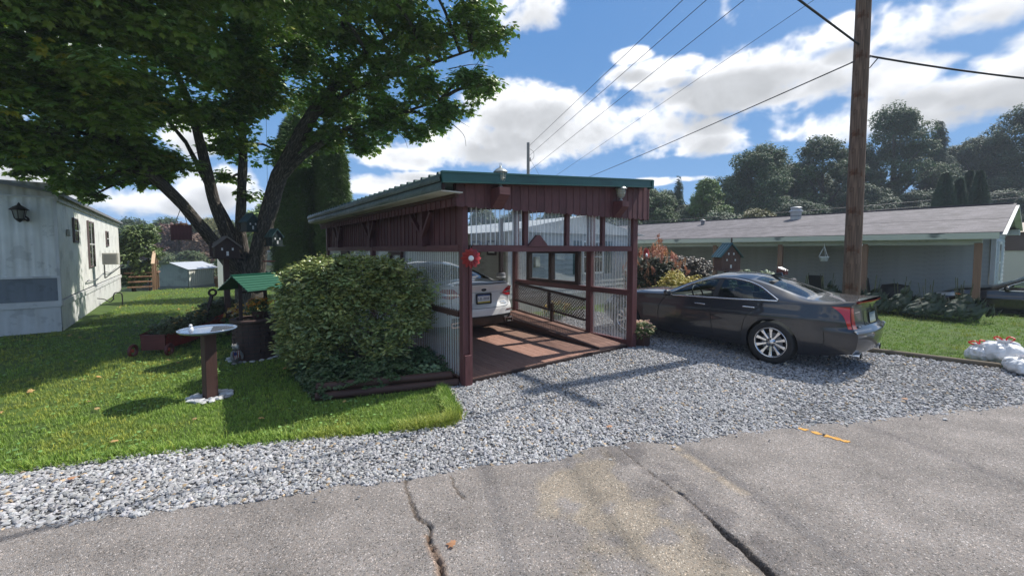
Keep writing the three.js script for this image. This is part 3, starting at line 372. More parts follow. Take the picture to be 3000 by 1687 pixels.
// lanterns on the brackets
function postLantern(p, label) {
  const t = thing('carport_lantern', label, 'lantern', p, 0, 'lanterns on the carport front'), gm = M(0.35, 0.37, 0.36, 0.4, { metalness: 0.5 });
  obj('base', lathe([[0, 0], [0.035, 0], [0.035, 0.015], [0.018, 0.03], [0.018, 0.05], [0.04, 0.058], [0, 0.06]], 16), gm, t);
  obj('glass_body', lathe([[0.03, 0.06], [0.05, 0.08], [0.066, 0.14], [0.07, 0.2], [0.066, 0.205]], 8), PM(0.75, 0.72, 0.6, 0.25, { transmission: 0.6, thickness: 0, side: THREE.DoubleSide }), t);
  for (let k = 0; k < 6; k++) { const a = k / 6 * 6.283, c = Math.cos(a), s = Math.sin(a); obj('cage_bar', tube([[c * 0.035, 0.06, s * 0.035], [c * 0.055, 0.085, s * 0.055], [c * 0.071, 0.14, s * 0.071], [c * 0.074, 0.205, s * 0.074]], 0.004, 8, 5), gm, t); }
  obj('cage_ring', new THREE.TorusGeometry(0.068, 0.004, 5, 20).rotateX(Math.PI / 2).translate(0, 0.125, 0), gm, t);
  obj('cap', lathe([[0.095, 0.2], [0.098, 0.21], [0.07, 0.235], [0.045, 0.25], [0.02, 0.262], [0.012, 0.275], [0.016, 0.285], [0, 0.297]], 8), gm, t);
  obj('ring', new THREE.TorusGeometry(0.014, 0.003, 5, 14).translate(0, 0.307, 0), gm, t);
}
postLantern([3.12, 2.603, -4.41], 'pale metal lantern on carport front, nearest the left corner');
postLantern([5.58, 2.603, -4.41], 'pale metal lantern on carport front, near the right post');
// red pinwheel flowers on the posts
function pinwheel(p, turn, label) {
  const t = thing('flower_pinwheel', label, 'pinwheel', p, turn, 'red flower pinwheels on carport posts');
  const shape = gridGeo(4, 5, (u, v) => { const w = 0.03 * Math.sin(Math.PI * Math.min(1, v * 0.86 + 0.14)) ** 0.7 * (0.5 + v * 0.9), x = (u - 0.5) * 2 * w; return [x, 0.03 + v * 0.105, 0.012 * Math.sin(v * 3.1) + x * 0.55 - 0.5 * x * x * 30 * 0.02]; });
  const pm = M(0.30, 0.02, 0.02, 0.28, DS); for (let k = 0; k < 12; k++) obj('petal', shape, pm, t, [0, 0, 0], [0, 0, k / 12 * 6.283]);
  obj('hub', lathe([[0, -0.01], [0.03, -0.008], [0.036, 0.006], [0.026, 0.02], [0, 0.026]], 18).rotateX(Math.PI / 2), mat.whitePlain, t); obj('axle', cyl(0.006, 0.006, 0.07, 8).rotateX(-Math.PI / 2), mat.grey, t); obj('hook', tube([[0, 0.0, -0.03], [0, 0.1, -0.05], [0, 0.15, -0.03], [0.01, 0.165, -0.01]], 0.004, 10, 5), mat.steel, t);
}
pinwheel([2.72, 1.69, -4.5], -0.35, 'red metal flower pinwheel with white hub on the left carport post');
pinwheel([6.37, 1.70, -4.46], 0.25, 'red metal flower pinwheel beside the orange hydrangea, on the right carport post');
// potted flowers by the right post
const flowerBall = sprig(flatLeaf(OVAL, 0.3, 0.3), 7, 0.6, 12);
{
  const t = thing('flower_planter', 'brown wooden box of pale pink and yellow flowers at the right carport post', 'planter', [6.5, 0, -4.6]);
  obj('box', rbox(0.2, 0.24, 0.2, 0.01), mat.brown, t, [0, 0.13, 0]);
  const a = [], b = []; clump(a, 0, 0.32, 0, 0.2, 0.13, 0.19, 330, 0.045, 0.2); clump(b, 0, 0.335, 0, 0.22, 0.15, 0.21, 110, 0.03, 0.8);
  scatter('leaves', flowerBall, leafMat(0.13, 0.2, 0.05), a, t, tinter()); scatter('blossoms', flowerBall, leafMat(0.62, 0.5, 0.36, 0.3), b, t, (c) => rnd() > 0.5 ? c.setRGB(1, 1, 0.7) : c.setRGB(1, 0.75, 0.8));
}

// ================================================================ cars: lofted bodies with cut window openings
function curve(pts) { // monotone-ish cubic through knots
  const n = pts.length, m = []; for (let i = 0; i < n; i++) { const a = pts[Math.max(0, i - 1)], b = pts[Math.min(n - 1, i + 1)], c = pts[i]; const l = i ? (c[1] - a[1]) / (c[0] - a[0]) : (b[1] - c[1]) / (b[0] - c[0]), r = i < n - 1 ? (b[1] - c[1]) / (b[0] - c[0]) : l; m.push(l * r <= 0 ? 0 : 2 * l * r / (l + r)); }
  return (x) => { if (x <= pts[0][0]) return pts[0][1]; if (x >= pts[n - 1][0]) return pts[n - 1][1]; let i = 0; while (x > pts[i + 1][0]) i++; const h = pts[i + 1][0] - pts[i][0], t = (x - pts[i][0]) / h, t2 = t * t, t3 = t2 * t; return (2 * t3 - 3 * t2 + 1) * pts[i][1] + (t3 - 2 * t2 + t) * h * m[i] + (-2 * t3 + 3 * t2) * pts[i + 1][1] + (t3 - t2) * h * m[i + 1]; };
}
function makeCar(S, root) {
  const top = curve(S.top), rail = curve(S.rail), belt = curve(S.belt), w = curve(S.w), wr = curve(S.wr), bot = curve(S.bot), rearOff = curve(S.rearOff), frontOff = curve(S.frontOff), L = S.L;
  // section: t 0..1 sill -> belt, 1..2 belt -> rail, 2..3 rail -> centre line
  const sec = (x, t) => {
    const W = w(x), yb = bot(x), be = belt(x), ra = rail(x), R = wr(x), tp = top(x);
    if (t <= 1) { const k = t, y = lerp(yb, be, k), bulge = 1 - 0.10 * (1 - k) ** 3.2 * 1 - 0.055 * k ** 3 + 0.012 * Math.exp(-(((k - 0.72) / 0.1) ** 2)); return [y, W * bulge]; }
    if (t <= 2) { const k = t - 1, z0 = W * 0.945; return [lerp(be, ra, k), lerp(z0, R, k ** 1.12) + 0.02 * Math.sin(k * Math.PI)]; }
    const k = 1 - (t - 2), z = R * Math.sin(k * Math.PI / 2); return [ra + (tp - ra) * (1 - (z / R) ** 2.3), z];
  };
  const distort = (x, y, z) => { let X = x, Z = z; const e0 = x / 0.75, e1 = (L - x) / 0.85; if (e0 < 1) { X += rearOff(y) * (1 - e0) ** 1.6; Z *= 1 - S.rearRound * (1 - e0) ** 2.4; } if (e1 < 1) { X -= frontOff(y) * (1 - e1) ** 1.6; Z *= 1 - S.frontRound * (1 - e1) ** 2.2; } return [X, y, Z]; };
  const sideAt = (x, y) => { let a = 0, b = 2; for (let i = 0; i < 26; i++) { const m = (a + b) / 2; if (sec(x, m)[0] < y) a = m; else b = m; } return sec(x, a)[1]; };
  const topAt = (x, z) => { const R = wr(x), ra = rail(x); return ra + (top(x) - ra) * (1 - Math.min(1, Math.abs(z) / R) ** 2.3); };
  const place = (p, s) => [s * p[2], p[1], -p[0]];
  const onSide = (s, off = 0.004) => (x, y) => { const z = sideAt(x, y) + off; return place(distort(x, y, z), s); };
  const onTop = (off = 0.004) => (x, z) => place(distort(x, topAt(x, z) + off, z), 1);
  const zEdge = (y) => { const z = sideAt(0.001, clamp(y, bot(0) + 0.01, rail(0) - 0.005)); return distort(0, y, z)[2]; };
  const bulge = S.bulge ?? 0.07, onRear = (off = 0.005) => (z, y) => { const ze = zEdge(y), q = clamp(z / ze, -1, 1); return [z, y, -(rearOff(y) - bulge * (1 - q * q) - off)]; };
  const zEdgeF = (y) => distort(L, y, sideAt(L - 0.001, clamp(y, bot(L) + 0.01, rail(L) - 0.005)))[2];
  const onFront = (off = 0.005) => (z, y) => { const ze = zEdgeF(y), q = clamp(z / ze, -1, 1); return [z, y, -(L - frontOff(y) + 0.1 * (1 - q * q) + off)]; };
  const patch = (nu, nv, f, map) => gridGeo(nu, nv, (u, v) => { const [a, b] = f(u, v); return map(a, b); });
  const inArch = (x, y) => { for (const ax of S.axles) { const d = Math.hypot(x - ax, y - S.archY); if (d < S.arch) return [ax, d]; } };
  const NX = 170, ts = []; for (let i = 0; i <= 30; i++) ts.push(i / 30); for (let i = 1; i <= 14; i++) ts.push(1 + i / 14); for (let i = 1; i <= 18; i++) ts.push(2 + i / 18);
  const xs = []; for (let i = 0; i <= NX; i++) { const u = i / NX; xs.push(L * (u - 0.06 * Math.sin(2 * Math.PI * u))); }
  const pos = [], ix = [], nT = ts.length;
  for (const s of [1, -1]) {
    const base = pos.length / 3, flag = [];
    for (const x0 of xs) for (const t of ts) { let [y, z] = sec(x0, t), x = x0, f = 0; if (t < 1) { const a = inArch(x, y); if (a) { const k = S.arch / Math.max(a[1], 0.02); x = a[0] + (x - a[0]) * k; y = S.archY + (y - S.archY) * k; if (y < bot(x)) y = bot(x); z = sideAt(x, Math.max(y, bot(x) + 0.002)); f = 1; } } if (t > 1 && t < 2 && S.openSide(x0, y)) f = 2; if (t >= 2 && S.openTop(x0, z)) f = 2; flag.push(f); const p = place(distort(x, y, z), s); pos.push(...p); }
    for (let i = 0; i < NX; i++) for (let j = 0; j < nT - 1; j++) { const a = i * nT + j, b = a + nT, q = [flag[a], flag[a + 1], flag[b], flag[b + 1]]; if (q.every((v) => v === 1) || q.every((v) => v === 2)) continue; const A = base + a, B = base + b; if (s > 0) ix.push(A, B, A + 1, B, B + 1, A + 1); else ix.push(A, A + 1, B, B, A + 1, B + 1); }
  }
  const g = new THREE.BufferGeometry(); g.setAttribute('position', new THREE.Float32BufferAttribute(pos, 3)); g.setIndex(ix); g.computeVertexNormals();
  const cap = (map, zE, y0, y1, flip) => { const q = gridGeo(24, 26, (u, v) => { const y = lerp(y0, y1, v), z = (u * 2 - 1) * zE(y); return map(z, y); }); if (flip) q.index.array.reverse(); q.computeVertexNormals(); return q; };
  const under = gridGeo(2, 20, (u, v) => { const x = lerp(0.06, L - 0.1, v), z = (u * 2 - 1) * w(x) * 0.86 * (inArch(x, bot(x) + 0.05) ? 0.6 : 1); return place(distort(x, bot(x) + 0.01, z), 1); });
  const body = obj('body', [g, cap(onRear(0), zEdge, bot(0), rail(0)), cap(onFront(0), zEdgeF, bot(L), rail(L), true)], S.paint, root);
  obj('underbody', under, mat.black, root);
  for (const ax of S.axles) for (const s of [1, -1]) obj('wheel_well', new THREE.CylinderGeometry(S.arch + 0.004, S.arch + 0.004, 0.3, 28, 1, true, Math.PI * 0.02, Math.PI * 1.0).rotateZ(Math.PI / 2).rotateX(-Math.PI / 2).translate(s * (w(ax) - 0.2), S.archY, -ax), M(0.01, 0.01, 0.01, 0.9, DS), root);
  // wheels
  const wheel = (s, ax) => {
    const t = new THREE.Group(); t.name = 'wheel'; t.position.set(s * (w(ax) - 0.115), S.tyre, -ax); t.rotation.y = s > 0 ? 0 : Math.PI; root.add(t); const R = S.tyre, r = S.rim;
    obj('tyre', lathe([[r, -0.1], [r + 0.02, -0.11], [R - 0.03, -0.11], [R, -0.085], [R, 0.085], [R - 0.025, 0.108], [r + 0.02, 0.106], [r, 0.095]], 48).rotateZ(-Math.PI / 2), mat.rubber, t);
    obj('rim', lathe([[r, 0.095], [r - 0.006, 0.1], [r - 0.022, 0.094], [r - 0.03, 0.06], [r - 0.035, -0.08]], 48).rotateZ(-Math.PI / 2), M(0.55, 0.56, 0.58, 0.2, { metalness: 1, side: THREE.DoubleSide }), t);
    obj('brake_disc', cyl(r * 0.62, r * 0.62, 0.02, 24).rotateZ(-Math.PI / 2).translate(0.01, 0, 0), mat.grey, t); obj('rim_back', cyl(r - 0.04, r - 0.04, 0.01, 24).rotateZ(-Math.PI / 2).translate(-0.06, 0, 0), mat.black, t);
    const sp = S.spokes ?? 10; for (let k = 0; k < sp; k++) { const q = prism([[-0.011, 0.045], [0.011, 0.045], [0.013, r * 0.6], [0.024, r - 0.012], [-0.024, r - 0.012], [-0.013, r * 0.6]], 0.016, 0.004); q.rotateY(Math.PI / 2).translate(0.068, 0, 0); const pp = q.attributes.position; for (let i = 0; i < pp.count; i++) pp.setX(i, pp.getX(i) - 0.02 * (1 - Math.hypot(pp.getY(i), pp.getZ(i)) / r)); q.computeVertexNormals(); obj('spoke', q, M(0.72, 0.73, 0.75, 0.13, { metalness: 1 }), t, [0, 0, 0], [k / sp * 6.283, 0, 0]); }
    obj('hub', lathe([[0.075, 0], [0.07, 0.025], [0.04, 0.035], [0.034, 0.042], [0, 0.045]], 20).rotateZ(-Math.PI / 2).translate(0.048, 0, 0), M(0.6, 0.61, 0.63, 0.2, { metalness: 1 }), t);
    for (let k = 0; k < 5; k++) obj('wheel_nut', cyl(0.011, 0.011, 0.015, 8).rotateZ(-Math.PI / 2).translate(0.075, Math.cos(k * 1.2566) * 0.058, Math.sin(k * 1.2566) * 0.058), mat.black, t);
  };
  for (const ax of S.axles) for (const s of [1, -1]) wheel(s, ax);
  return { body, top, rail, belt, w, wr, sec, onSide, onTop, onRear, onFront, patch, sideAt, topAt, distort, place, zEdge, rearOff };
}
// shared trimmings
function sideGlass(K, root, lo, hi, x0, x1, glass, chrome = true) {
  for (const s of [1, -1]) {
    const f = K.onSide(s, -0.003), wnd = obj('side_window', K.patch(46, 10, (u, v) => { const x = lerp(x0, x1, u); return [x, lerp(lo(x), hi(x), v)]; }, f), glass, root);
    const pts = []; for (let i = 0; i <= 40; i++) { const x = lerp(x0, x1, i / 40); pts.push(K.onSide(s, 0.006)(x, lo(x))); } const up = []; for (let i = 0; i <= 60; i++) { const x = lerp(x1, x0, i / 60); up.push(K.onSide(s, 0.006)(x, hi(x))); }
    for (const [P, r] of [[pts, 0.013], [up, 0.014]]) obj('window_trim', new THREE.TubeGeometry(new THREE.CatmullRomCurve3(P.map(V3)), 90, r, 6), chrome ? mat.chrome : mat.black, wnd);
  }
}
function seats(root, xs, m, y0 = 0.35) { for (const x of xs) for (const s of [-1, 1]) { const t = obj('seat', rbox(0.5, 0.62, 0.14, 0.06, 3), m, root, [s * 0.37, y0 + 0.42, -x], [-0.22, 0, 0]); obj('headrest', rbox(0.26, 0.18, 0.1, 0.04, 3), m, t, [0, 0.42, 0.01]); obj('seat_cushion', rbox(0.5, 0.14, 0.5, 0.05, 2), m, root, [s * 0.37, y0 + 0.12, -x - 0.3]); } }
function plateTex(lines, bg) { const c = document.createElement('canvas'); c.width = 256; c.height = 128; const x = c.getContext('2d'); x.fillStyle = bg[0]; x.fillRect(0, 0, 256, 128); x.fillStyle = bg[1]; x.fillRect(0, 0, 256, 24); x.fillStyle = bg[2]; x.fillRect(0, 106, 256, 22); x.textAlign = 'center'; for (const [s, px, y, col] of lines) { x.fillStyle = col; x.font = `bold ${px}px sans-serif`; x.fillText(s, 128, y); } const t = new THREE.CanvasTexture(c); t.colorSpace = THREE.SRGBColorSpace; return t; }

// ---- dark grey sedan parked on the gravel
{
  const t = thing('grey_sedan', 'dark charcoal grey sedan with chrome wheels parked on the gravel beside the carport', 'car', [7.93, 0.02, -1.62]);
  const lo = curve([[0.95, 0.985], [1.6, 0.955], [2.88, 0.915]]), hi = curve([[0.95, 0.995], [1.1, 1.08], [1.3, 1.185], [1.5, 1.25], [1.75, 1.285], [2.0, 1.28], [2.3, 1.205], [2.55, 1.105], [2.74, 1.0], [2.88, 0.925]]);
  const gz = (x) => lerp(0.63, 0.49, clamp((x - 0.6) / 0.8));
  const S = { L: 4.64, axles: [1.03, 3.79], arch: 0.365, archY: 0.33, tyre: 0.327, rim: 0.236, spokes: 10, rearRound: 0.17, frontRound: 0.3, bulge: 0.08,
    paint: PM(0.013, 0.015, 0.021, 0.35, { metalness: 0.0, clearcoat: 1, clearcoatRoughness: 0.02 }),
    top: [[0, 1.048], [0.1, 1.052], [0.28, 1.048], [0.5, 1.06], [0.6, 1.08], [0.85, 1.165], [1.15, 1.27], [1.4, 1.335], [1.7, 1.372], [2.0, 1.368], [2.3, 1.3], [2.6, 1.19], [2.9, 1.07], [3.05, 1.025], [3.5, 0.985], [4.0, 0.92], [4.35, 0.84], [4.64, 0.7]],
    rail: [[0, 1.044], [0.1, 1.04], [0.28, 1.028], [0.55, 1.035], [0.7, 1.055], [0.95, 1.13], [1.2, 1.21], [1.45, 1.27], [1.75, 1.31], [2.0, 1.305], [2.3, 1.235], [2.6, 1.12], [2.88, 1.0], [3.05, 0.965], [3.5, 0.945], [4.0, 0.885], [4.35, 0.81], [4.64, 0.66]],
    belt: [[0, 0.95], [0.6, 0.975], [1.0, 0.965], [2, 0.93], [2.9, 0.90], [3.5, 0.885], [4.0, 0.835], [4.35, 0.75], [4.64, 0.6]],
    w: [[0, 0.86], [0.5, 0.895], [1.1, 0.905], [2.2, 0.90], [3.4, 0.905], [4.1, 0.89], [4.64, 0.84]], wr: [[0, 0.76], [0.5, 0.74], [0.9, 0.66], [1.4, 0.58], [2.0, 0.58], [2.45, 0.63], [2.85, 0.72], [3.15, 0.77], [4.64, 0.72]],
    bot: [[0, 0.30], [0.3, 0.24], [0.8, 0.2], [1.5, 0.2], [3.3, 0.2], [4.2, 0.2], [4.64, 0.26]],
    rearOff: [[0.2, 0.16], [0.3, 0.07], [0.4, 0.02], [0.55, 0.0], [0.62, 0.005], [0.66, 0.06], [0.8, 0.09], [0.96, 0.1], [1.0, 0.085], [1.03, 0.05], [1.05, 0.05]], frontOff: [[0.2, 0.1], [0.4, 0.0], [0.6, 0.03], [0.9, 0.3]],
    openSide: (x, y) => x > 0.96 && x < 2.87 && y > lo(x) + 0.004 && y < hi(x) - 0.004, openTop: (x, z) => (x > 0.66 && x < 1.38 && Math.abs(z) < gz(x)) || (x > 2.3 && x < 2.9 && Math.abs(z) < 0.56) };
  const K = makeCar(S, t);
  sideGlass(K, t, lo, hi, 0.955, 2.875, mat.carGlass);
  obj('rear_window', K.patch(20, 16, (u, v) => { const x = lerp(0.63, 1.41, v); return [x, (u * 2 - 1) * (gz(x) + 0.02)]; }, K.onTop(0.002)), PM(0.3, 0.34, 0.35, 0.01, { transmission: 1, thickness: 0 }), t);
  obj('windscreen', K.patch(20, 12, (u, v) => [lerp(2.27, 2.93, v), (u * 2 - 1) * 0.585], K.onTop(0.002)), mat.carGlass, t);
  for (const s of [1, -1]) {
    // pillar between the doors, shut lines, handles
    obj('door_pillar', K.patch(2, 10, (u, v) => { const x = 1.9 + u * 0.09 + v * -0.03; return [x, lerp(lo(x), hi(x), v)]; }, K.onSide(s, 0.001)), mat.black, t);
    const line = (P, r = 0.0055, m = mat.black) => obj('shut_line', new THREE.TubeGeometry(new THREE.CatmullRomCurve3(P.map(([x, y]) => V3(K.onSide(s, 0.0005)(x, y)))), 40, r, 5), m, t);
    line([[1.96, 0.93], [1.99, 0.7], [1.97, 0.45], [1.95, 0.28]]); line([[1.16, 0.95], [1.22, 0.86], [1.36, 0.76], [1.42, 0.66], [1.46, 0.5], [1.5, 0.29]]); line([[2.88, 0.9], [3.0, 0.7], [3.02, 0.45], [2.98, 0.28]]); line([[1.5, 0.285], [2.3, 0.275], [2.98, 0.28]]); line([[0.38, 0.38], [0.62, 0.37]]); line([[0.38, 0.38], [0.35, 0.45], [0.36, 0.6]]);
    for (const x of [1.36, 2.18]) obj('door_handle', rbox(0.03, 0.026, 0.19, 0.012, 2), mat.chrome, t, K.onSide(s, 0.018)(x, x < 2 ? 0.85 : 0.82), [0, 0, 0.0]);
    const mir = obj('wing_mirror', rbox(0.16, 0.11, 0.1, 0.045, 3), S.paint, t, [s * 0.99, 0.975, -2.76]); obj('mirror_stalk', rbox(0.12, 0.03, 0.05, 0.01, 2), mat.black, mir, [-s * 0.08, -0.05, 0]);
    // tall slim tail lamp wrapping the corner
    obj('tail_lamp', K.patch(8, 14, (u, v) => { const y = lerp(0.66, 0.965, v); return [lerp(0.0, lerp(0.05, 0.24, v * v * v), u), y]; }, K.onSide(s, 0.006)), PM(0.5, 0.008, 0.012, 0.12, { clearcoat: 1, clearcoatRoughness: 0.03 }), t);
    obj('tail_lamp', K.patch(6, 14, (u, v) => { const y = lerp(0.66, 0.955, v), ze = K.zEdge(y); return [s * lerp(ze - 0.001, ze - lerp(0.10, 0.055, v), u), y]; }, K.onRear(0.008)), PM(0.45, 0.008, 0.012, 0.15, { clearcoat: 1 }), t);
    obj('bumper_crease', K.patch(20, 2, (u, v) => [s * lerp(0.26, 0.78, u), lerp(0.612, 0.645, v)], K.onRear(0.012)), S.paint, t);
    obj('exhaust_tip', lathe([[0.04, 0], [0.048, 0.005], [0.048, 0.12], [0.04, 0.12]], 20).rotateX(Math.PI / 2).scale(1.5, 1, 1), mat.chrome, t, [s * 0.52, 0.27, -0.12]);
  }
  // recessed dark plate panel, plate, badges, spoiler
  obj('boot_panel', K.patch(20, 8, (u, v) => [lerp(-0.34, 0.34, u), lerp(0.69, 0.9, v)], K.onRear(0.004)), PM(0.012, 0.013, 0.015, 0.2, { clearcoat: 1 }), t);
  obj('licence_plate', K.patch(4, 4, (u, v) => [lerp(-0.15, 0.15, u), lerp(0.71, 0.86, v)], K.onRear(0.012)), M(0.5, 0.55, 0.56, 0.5, { map: plateTex([['· · ·', 60, 84, '#234']], ['#b9c2c0', '#7f97a0', '#b9b28a']) }), t);
  obj('badge', K.patch(6, 3, (u, v) => [lerp(-0.05, 0.05, u), lerp(0.91, 0.965, v)], K.onRear(0.014)), mat.chrome, t);
  obj('model_script', K.patch(6, 1, (u, v) => [lerp(-0.60, -0.47, u), lerp(0.885, 0.893, v)], K.onRear(0.012)), mat.chrome, t);
  { const c = document.createElement('canvas'); c.width = 128; c.height = 32; const x = c.getContext('2d'); x.fillStyle = '#0c0d10'; x.fillRect(0, 0, 128, 32); x.fillStyle = '#dfe3e8'; x.font = 'bold 30px sans-serif'; x.textAlign = 'center'; x.fillText('AWD', 64, 27); const tx = new THREE.CanvasTexture(c); tx.colorSpace = THREE.SRGBColorSpace; obj('drive_badge', K.patch(4, 2, (u, v) => [lerp(-0.58, -0.48, u), lerp(0.675, 0.7, v)], K.onRear(0.012)), M(1, 1, 1, 0.3, { map: tx }), t); }
  obj('high_brake_lamp', K.patch(30, 2, (u, v) => { const z = (u * 2 - 1) * 0.6; return [z, lerp(1.008, 1.034 - 0.006 * Math.abs(z), v)]; }, K.onRear(0.006)), PM(0.45, 0.01, 0.012, 0.2, { clearcoat: 1 }), t);
  obj('aerial_fin', prism([[0, 0], [0.2, 0], [0.06, 0.055], [0.02, 0.058]], 0.02, 0.006), S.paint, t, [-0.01, 1.325, -1.2], [0, Math.PI / 2, 0]);
  seats(t, [1.1, 1.95], M(0.05, 0.048, 0.046, 0.7)); obj('dashboard', rbox(1.3, 0.2, 0.4, 0.06, 3), mat.dark, t, [0, 0.83, -2.78]); obj('steering_wheel', new THREE.TorusGeometry(0.17, 0.014, 8, 32), mat.black, t, [-0.37, 0.93, -2.5], [-0.4, 0, 0]); obj('cabin_floor', bx(1.5, 0.04, 2.7), mat.dark, t, [0, 0.36, -2.2]);
  for (const s of [1, -1]) { obj('headlamp', K.patch(8, 6, (u, v) => [lerp(4.25, 4.6, u), lerp(0.62, 0.62 + 0.13 * (1 - u * 0.5), v)], K.onSide(s, 0.006)), PM(0.5, 0.52, 0.55, 0.05, { clearcoat: 1 }), t); }
}
// ---- white sedan in the carport
{
  const t = thing('white_sedan', 'white sedan with red and chrome tail lamps parked inside the carport', 'car', [4.40, 0.06, -6.86]);
  const lo = curve([[1.0, 1.0], [1.6, 0.98], [3.5, 0.93]]), hi = curve([[1.0, 1.01], [1.15, 1.1], [1.45, 1.24], [1.8, 1.32], [2.4, 1.35], [2.8, 1.30], [3.2, 1.13], [3.5, 0.945]]), gz = (x) => lerp(0.66, 0.5, clamp((x - 0.6) / 0.95));
  const paint = PM(0.72, 0.72, 0.71, 0.3, { clearcoat: 1, clearcoatRoughness: 0.03 });
  const S = { L: 4.87, axles: [1.12, 3.97], arch: 0.37, archY: 0.335, tyre: 0.335, rim: 0.235, spokes: 9, rearRound: 0.16, frontRound: 0.28, bulge: 0.12, paint,
    top: [[0, 1.055], [0.2, 1.095], [0.5, 1.115], [0.62, 1.13], [1.0, 1.27], [1.5, 1.40], [2.0, 1.465], [2.5, 1.47], [2.9, 1.42], [3.3, 1.22], [3.65, 1.05], [4.0, 1.0], [4.5, 0.88], [4.87, 0.7]],
    rail: [[0, 1.05], [0.2, 1.06], [0.5, 1.055], [0.65, 1.07], [1.0, 1.18], [1.5, 1.32], [2.0, 1.385], [2.5, 1.39], [2.9, 1.34], [3.3, 1.15], [3.65, 1.01], [4.0, 0.96], [4.5, 0.84], [4.87, 0.66]],
    belt: [[0, 0.95], [0.6, 0.985], [1.2, 0.98], [2, 0.96], [3.5, 0.91], [4.2, 0.88], [4.87, 0.6]],
    w: [[0, 0.87], [0.5, 0.92], [1.2, 0.93], [2.2, 0.92], [3.5, 0.92], [4.3, 0.9], [4.87, 0.84]], wr: [[0, 0.78], [0.55, 0.75], [1.0, 0.67], [1.6, 0.59], [2.5, 0.59], [3.0, 0.65], [3.5, 0.74], [4.0, 0.77], [4.87, 0.72]],
    bot: [[0, 0.27], [0.3, 0.22], [0.8, 0.2], [4.2, 0.2], [4.87, 0.26]],
    rearOff: [[0.2, 0.14], [0.3, 0.05], [0.42, 0.0], [0.55, 0.0], [0.62, 0.03], [0.7, 0.08], [0.9, 0.075], [0.97, 0.05], [1.03, 0.02], [1.1, 0.03]], frontOff: [[0.2, 0.1], [0.4, 0.0], [0.6, 0.03], [0.9, 0.3]],
    openSide: (x, y) => x > 1.01 && x < 3.48 && y > lo(x) + 0.004 && y < hi(x) - 0.004, openTop: (x, z) => (x > 0.68 && x < 1.52 && Math.abs(z) < gz(x)) || (x > 2.95 && x < 3.55 && Math.abs(z) < 0.57) };
  const K = makeCar(S, t); sideGlass(K, t, lo, hi, 1.0, 3.49, mat.tint);
  obj('rear_window', K.patch(20, 16, (u, v) => { const x = lerp(0.65, 1.55, v); return [x, (u * 2 - 1) * (gz(x) + 0.02)]; }, K.onTop(0.002)), mat.tint, t); obj('windscreen', K.patch(20, 12, (u, v) => [lerp(2.92, 3.58, v), (u * 2 - 1) * 0.59], K.onTop(0.002)), mat.carGlass, t);
  const lens = PM(0.36, 0.008, 0.014, 0.12, { clearcoat: 1, clearcoatRoughness: 0.03 });
  for (const s of [1, -1]) {
    // wedge lamps with a chrome bar through the middle
    const wedge = (y0, y1, m, n, off, in0 = 0.46, in1 = 0.46) => { obj(n, K.patch(14, 5, (u, v) => { const z = lerp(in0, 0.74, u), k = sstep(0, 0.75, u); return [s * z, lerp(lerp(0.845, y0, k), lerp(0.855, y1, k), v)]; }, K.onRear(off)), m, t); obj(n, K.patch(8, 5, (u, v) => [lerp(0, 0.24 * (1 - 0.3 * v), u), lerp(y0 + 0.03 * u, y1 - 0.01 * u, v)], K.onSide(s, 0.006)), m, t); };
    wedge(0.885, 0.985, lens, 'tail_lamp', 0.010); wedge(0.79, 0.852, lens, 'tail_lamp', 0.010); wedge(0.855, 0.882, mat.chrome, 'lamp_bar', 0.014, 0.42);
    obj('exhaust_surround', [bxAt(0.2, 0.012, 0.05, 0, 0.04, 0), bxAt(0.2, 0.012, 0.05, 0, -0.04, 0), bxAt(0.012, 0.07, 0.05, 0.095, 0, 0), bxAt(0.012, 0.07, 0.05, -0.095, 0, 0)], mat.chrome, t, [s * 0.62, 0.3, 0.035]);
    obj('reflector', K.patch(8, 2, (u, v) => [s * lerp(0.55, 0.8, u), lerp(0.5, 0.522, v)], K.onRear(0.008)), mat.darkred, t);
  }
  obj('lower_bumper', K.patch(26, 6, (u, v) => { const y = lerp(0.225, 0.43, v); return [(u * 2 - 1) * K.zEdge(y) * 0.995, y]; }, K.onRear(0.012)), mat.black, t);
  const pl = obj('licence_plate', K.patch(8, 6, (u, v) => [lerp(-0.155, 0.155, u), lerp(0.685, 0.855, v)], K.onRear(0.02)), M(0.85, 0.85, 0.85, 0.4, { map: plateTex([['LZL·2555', 52, 84, '#1c2a55'], ['· · · · ·', 18, 18, '#ffffff'], ['· · · · ·', 18, 122, '#1c2a55']], ['#e8e9ea', '#2b4a8a', '#e2c64c']) }), t);
  { const q = (z, y) => K.onRear(0.03)(z, y); obj('plate_frame', [[-0.165, 0.675, 0.165, 0.675], [-0.165, 0.865, 0.165, 0.865], [-0.165, 0.675, -0.165, 0.865], [0.165, 0.675, 0.165, 0.865]].map(([a, b, c, d]) => bar(q(a, b), q(c, d), 0.022, 0.02)), mat.black, pl); }
  obj('oval_badge', new THREE.SphereGeometry(1, 20, 12).scale(0.06, 0.03, 0.012), M(0.02, 0.022, 0.03, 0.25), t, K.onRear(0.008)(0, 0.945));
  obj('crease_line', K.patch(20, 1, (u, v) => [lerp(-0.62, 0.62, u), lerp(0.885, 0.891, v)], K.onRear(0.004)), M(0.25, 0.25, 0.25, 0.5), t); obj('boot_shut_line', new THREE.TubeGeometry(new THREE.CatmullRomCurve3([[-0.66, 0.8], [-0.66, 0.64], [-0.6, 0.595], [-0.3, 0.585], [0, 0.583], [0.3, 0.585], [0.6, 0.595], [0.66, 0.64], [0.66, 0.8]].map(([z, y]) => V3(K.onRear(0.001)(z, y)))), 60, 0.005, 5), mat.black, t);
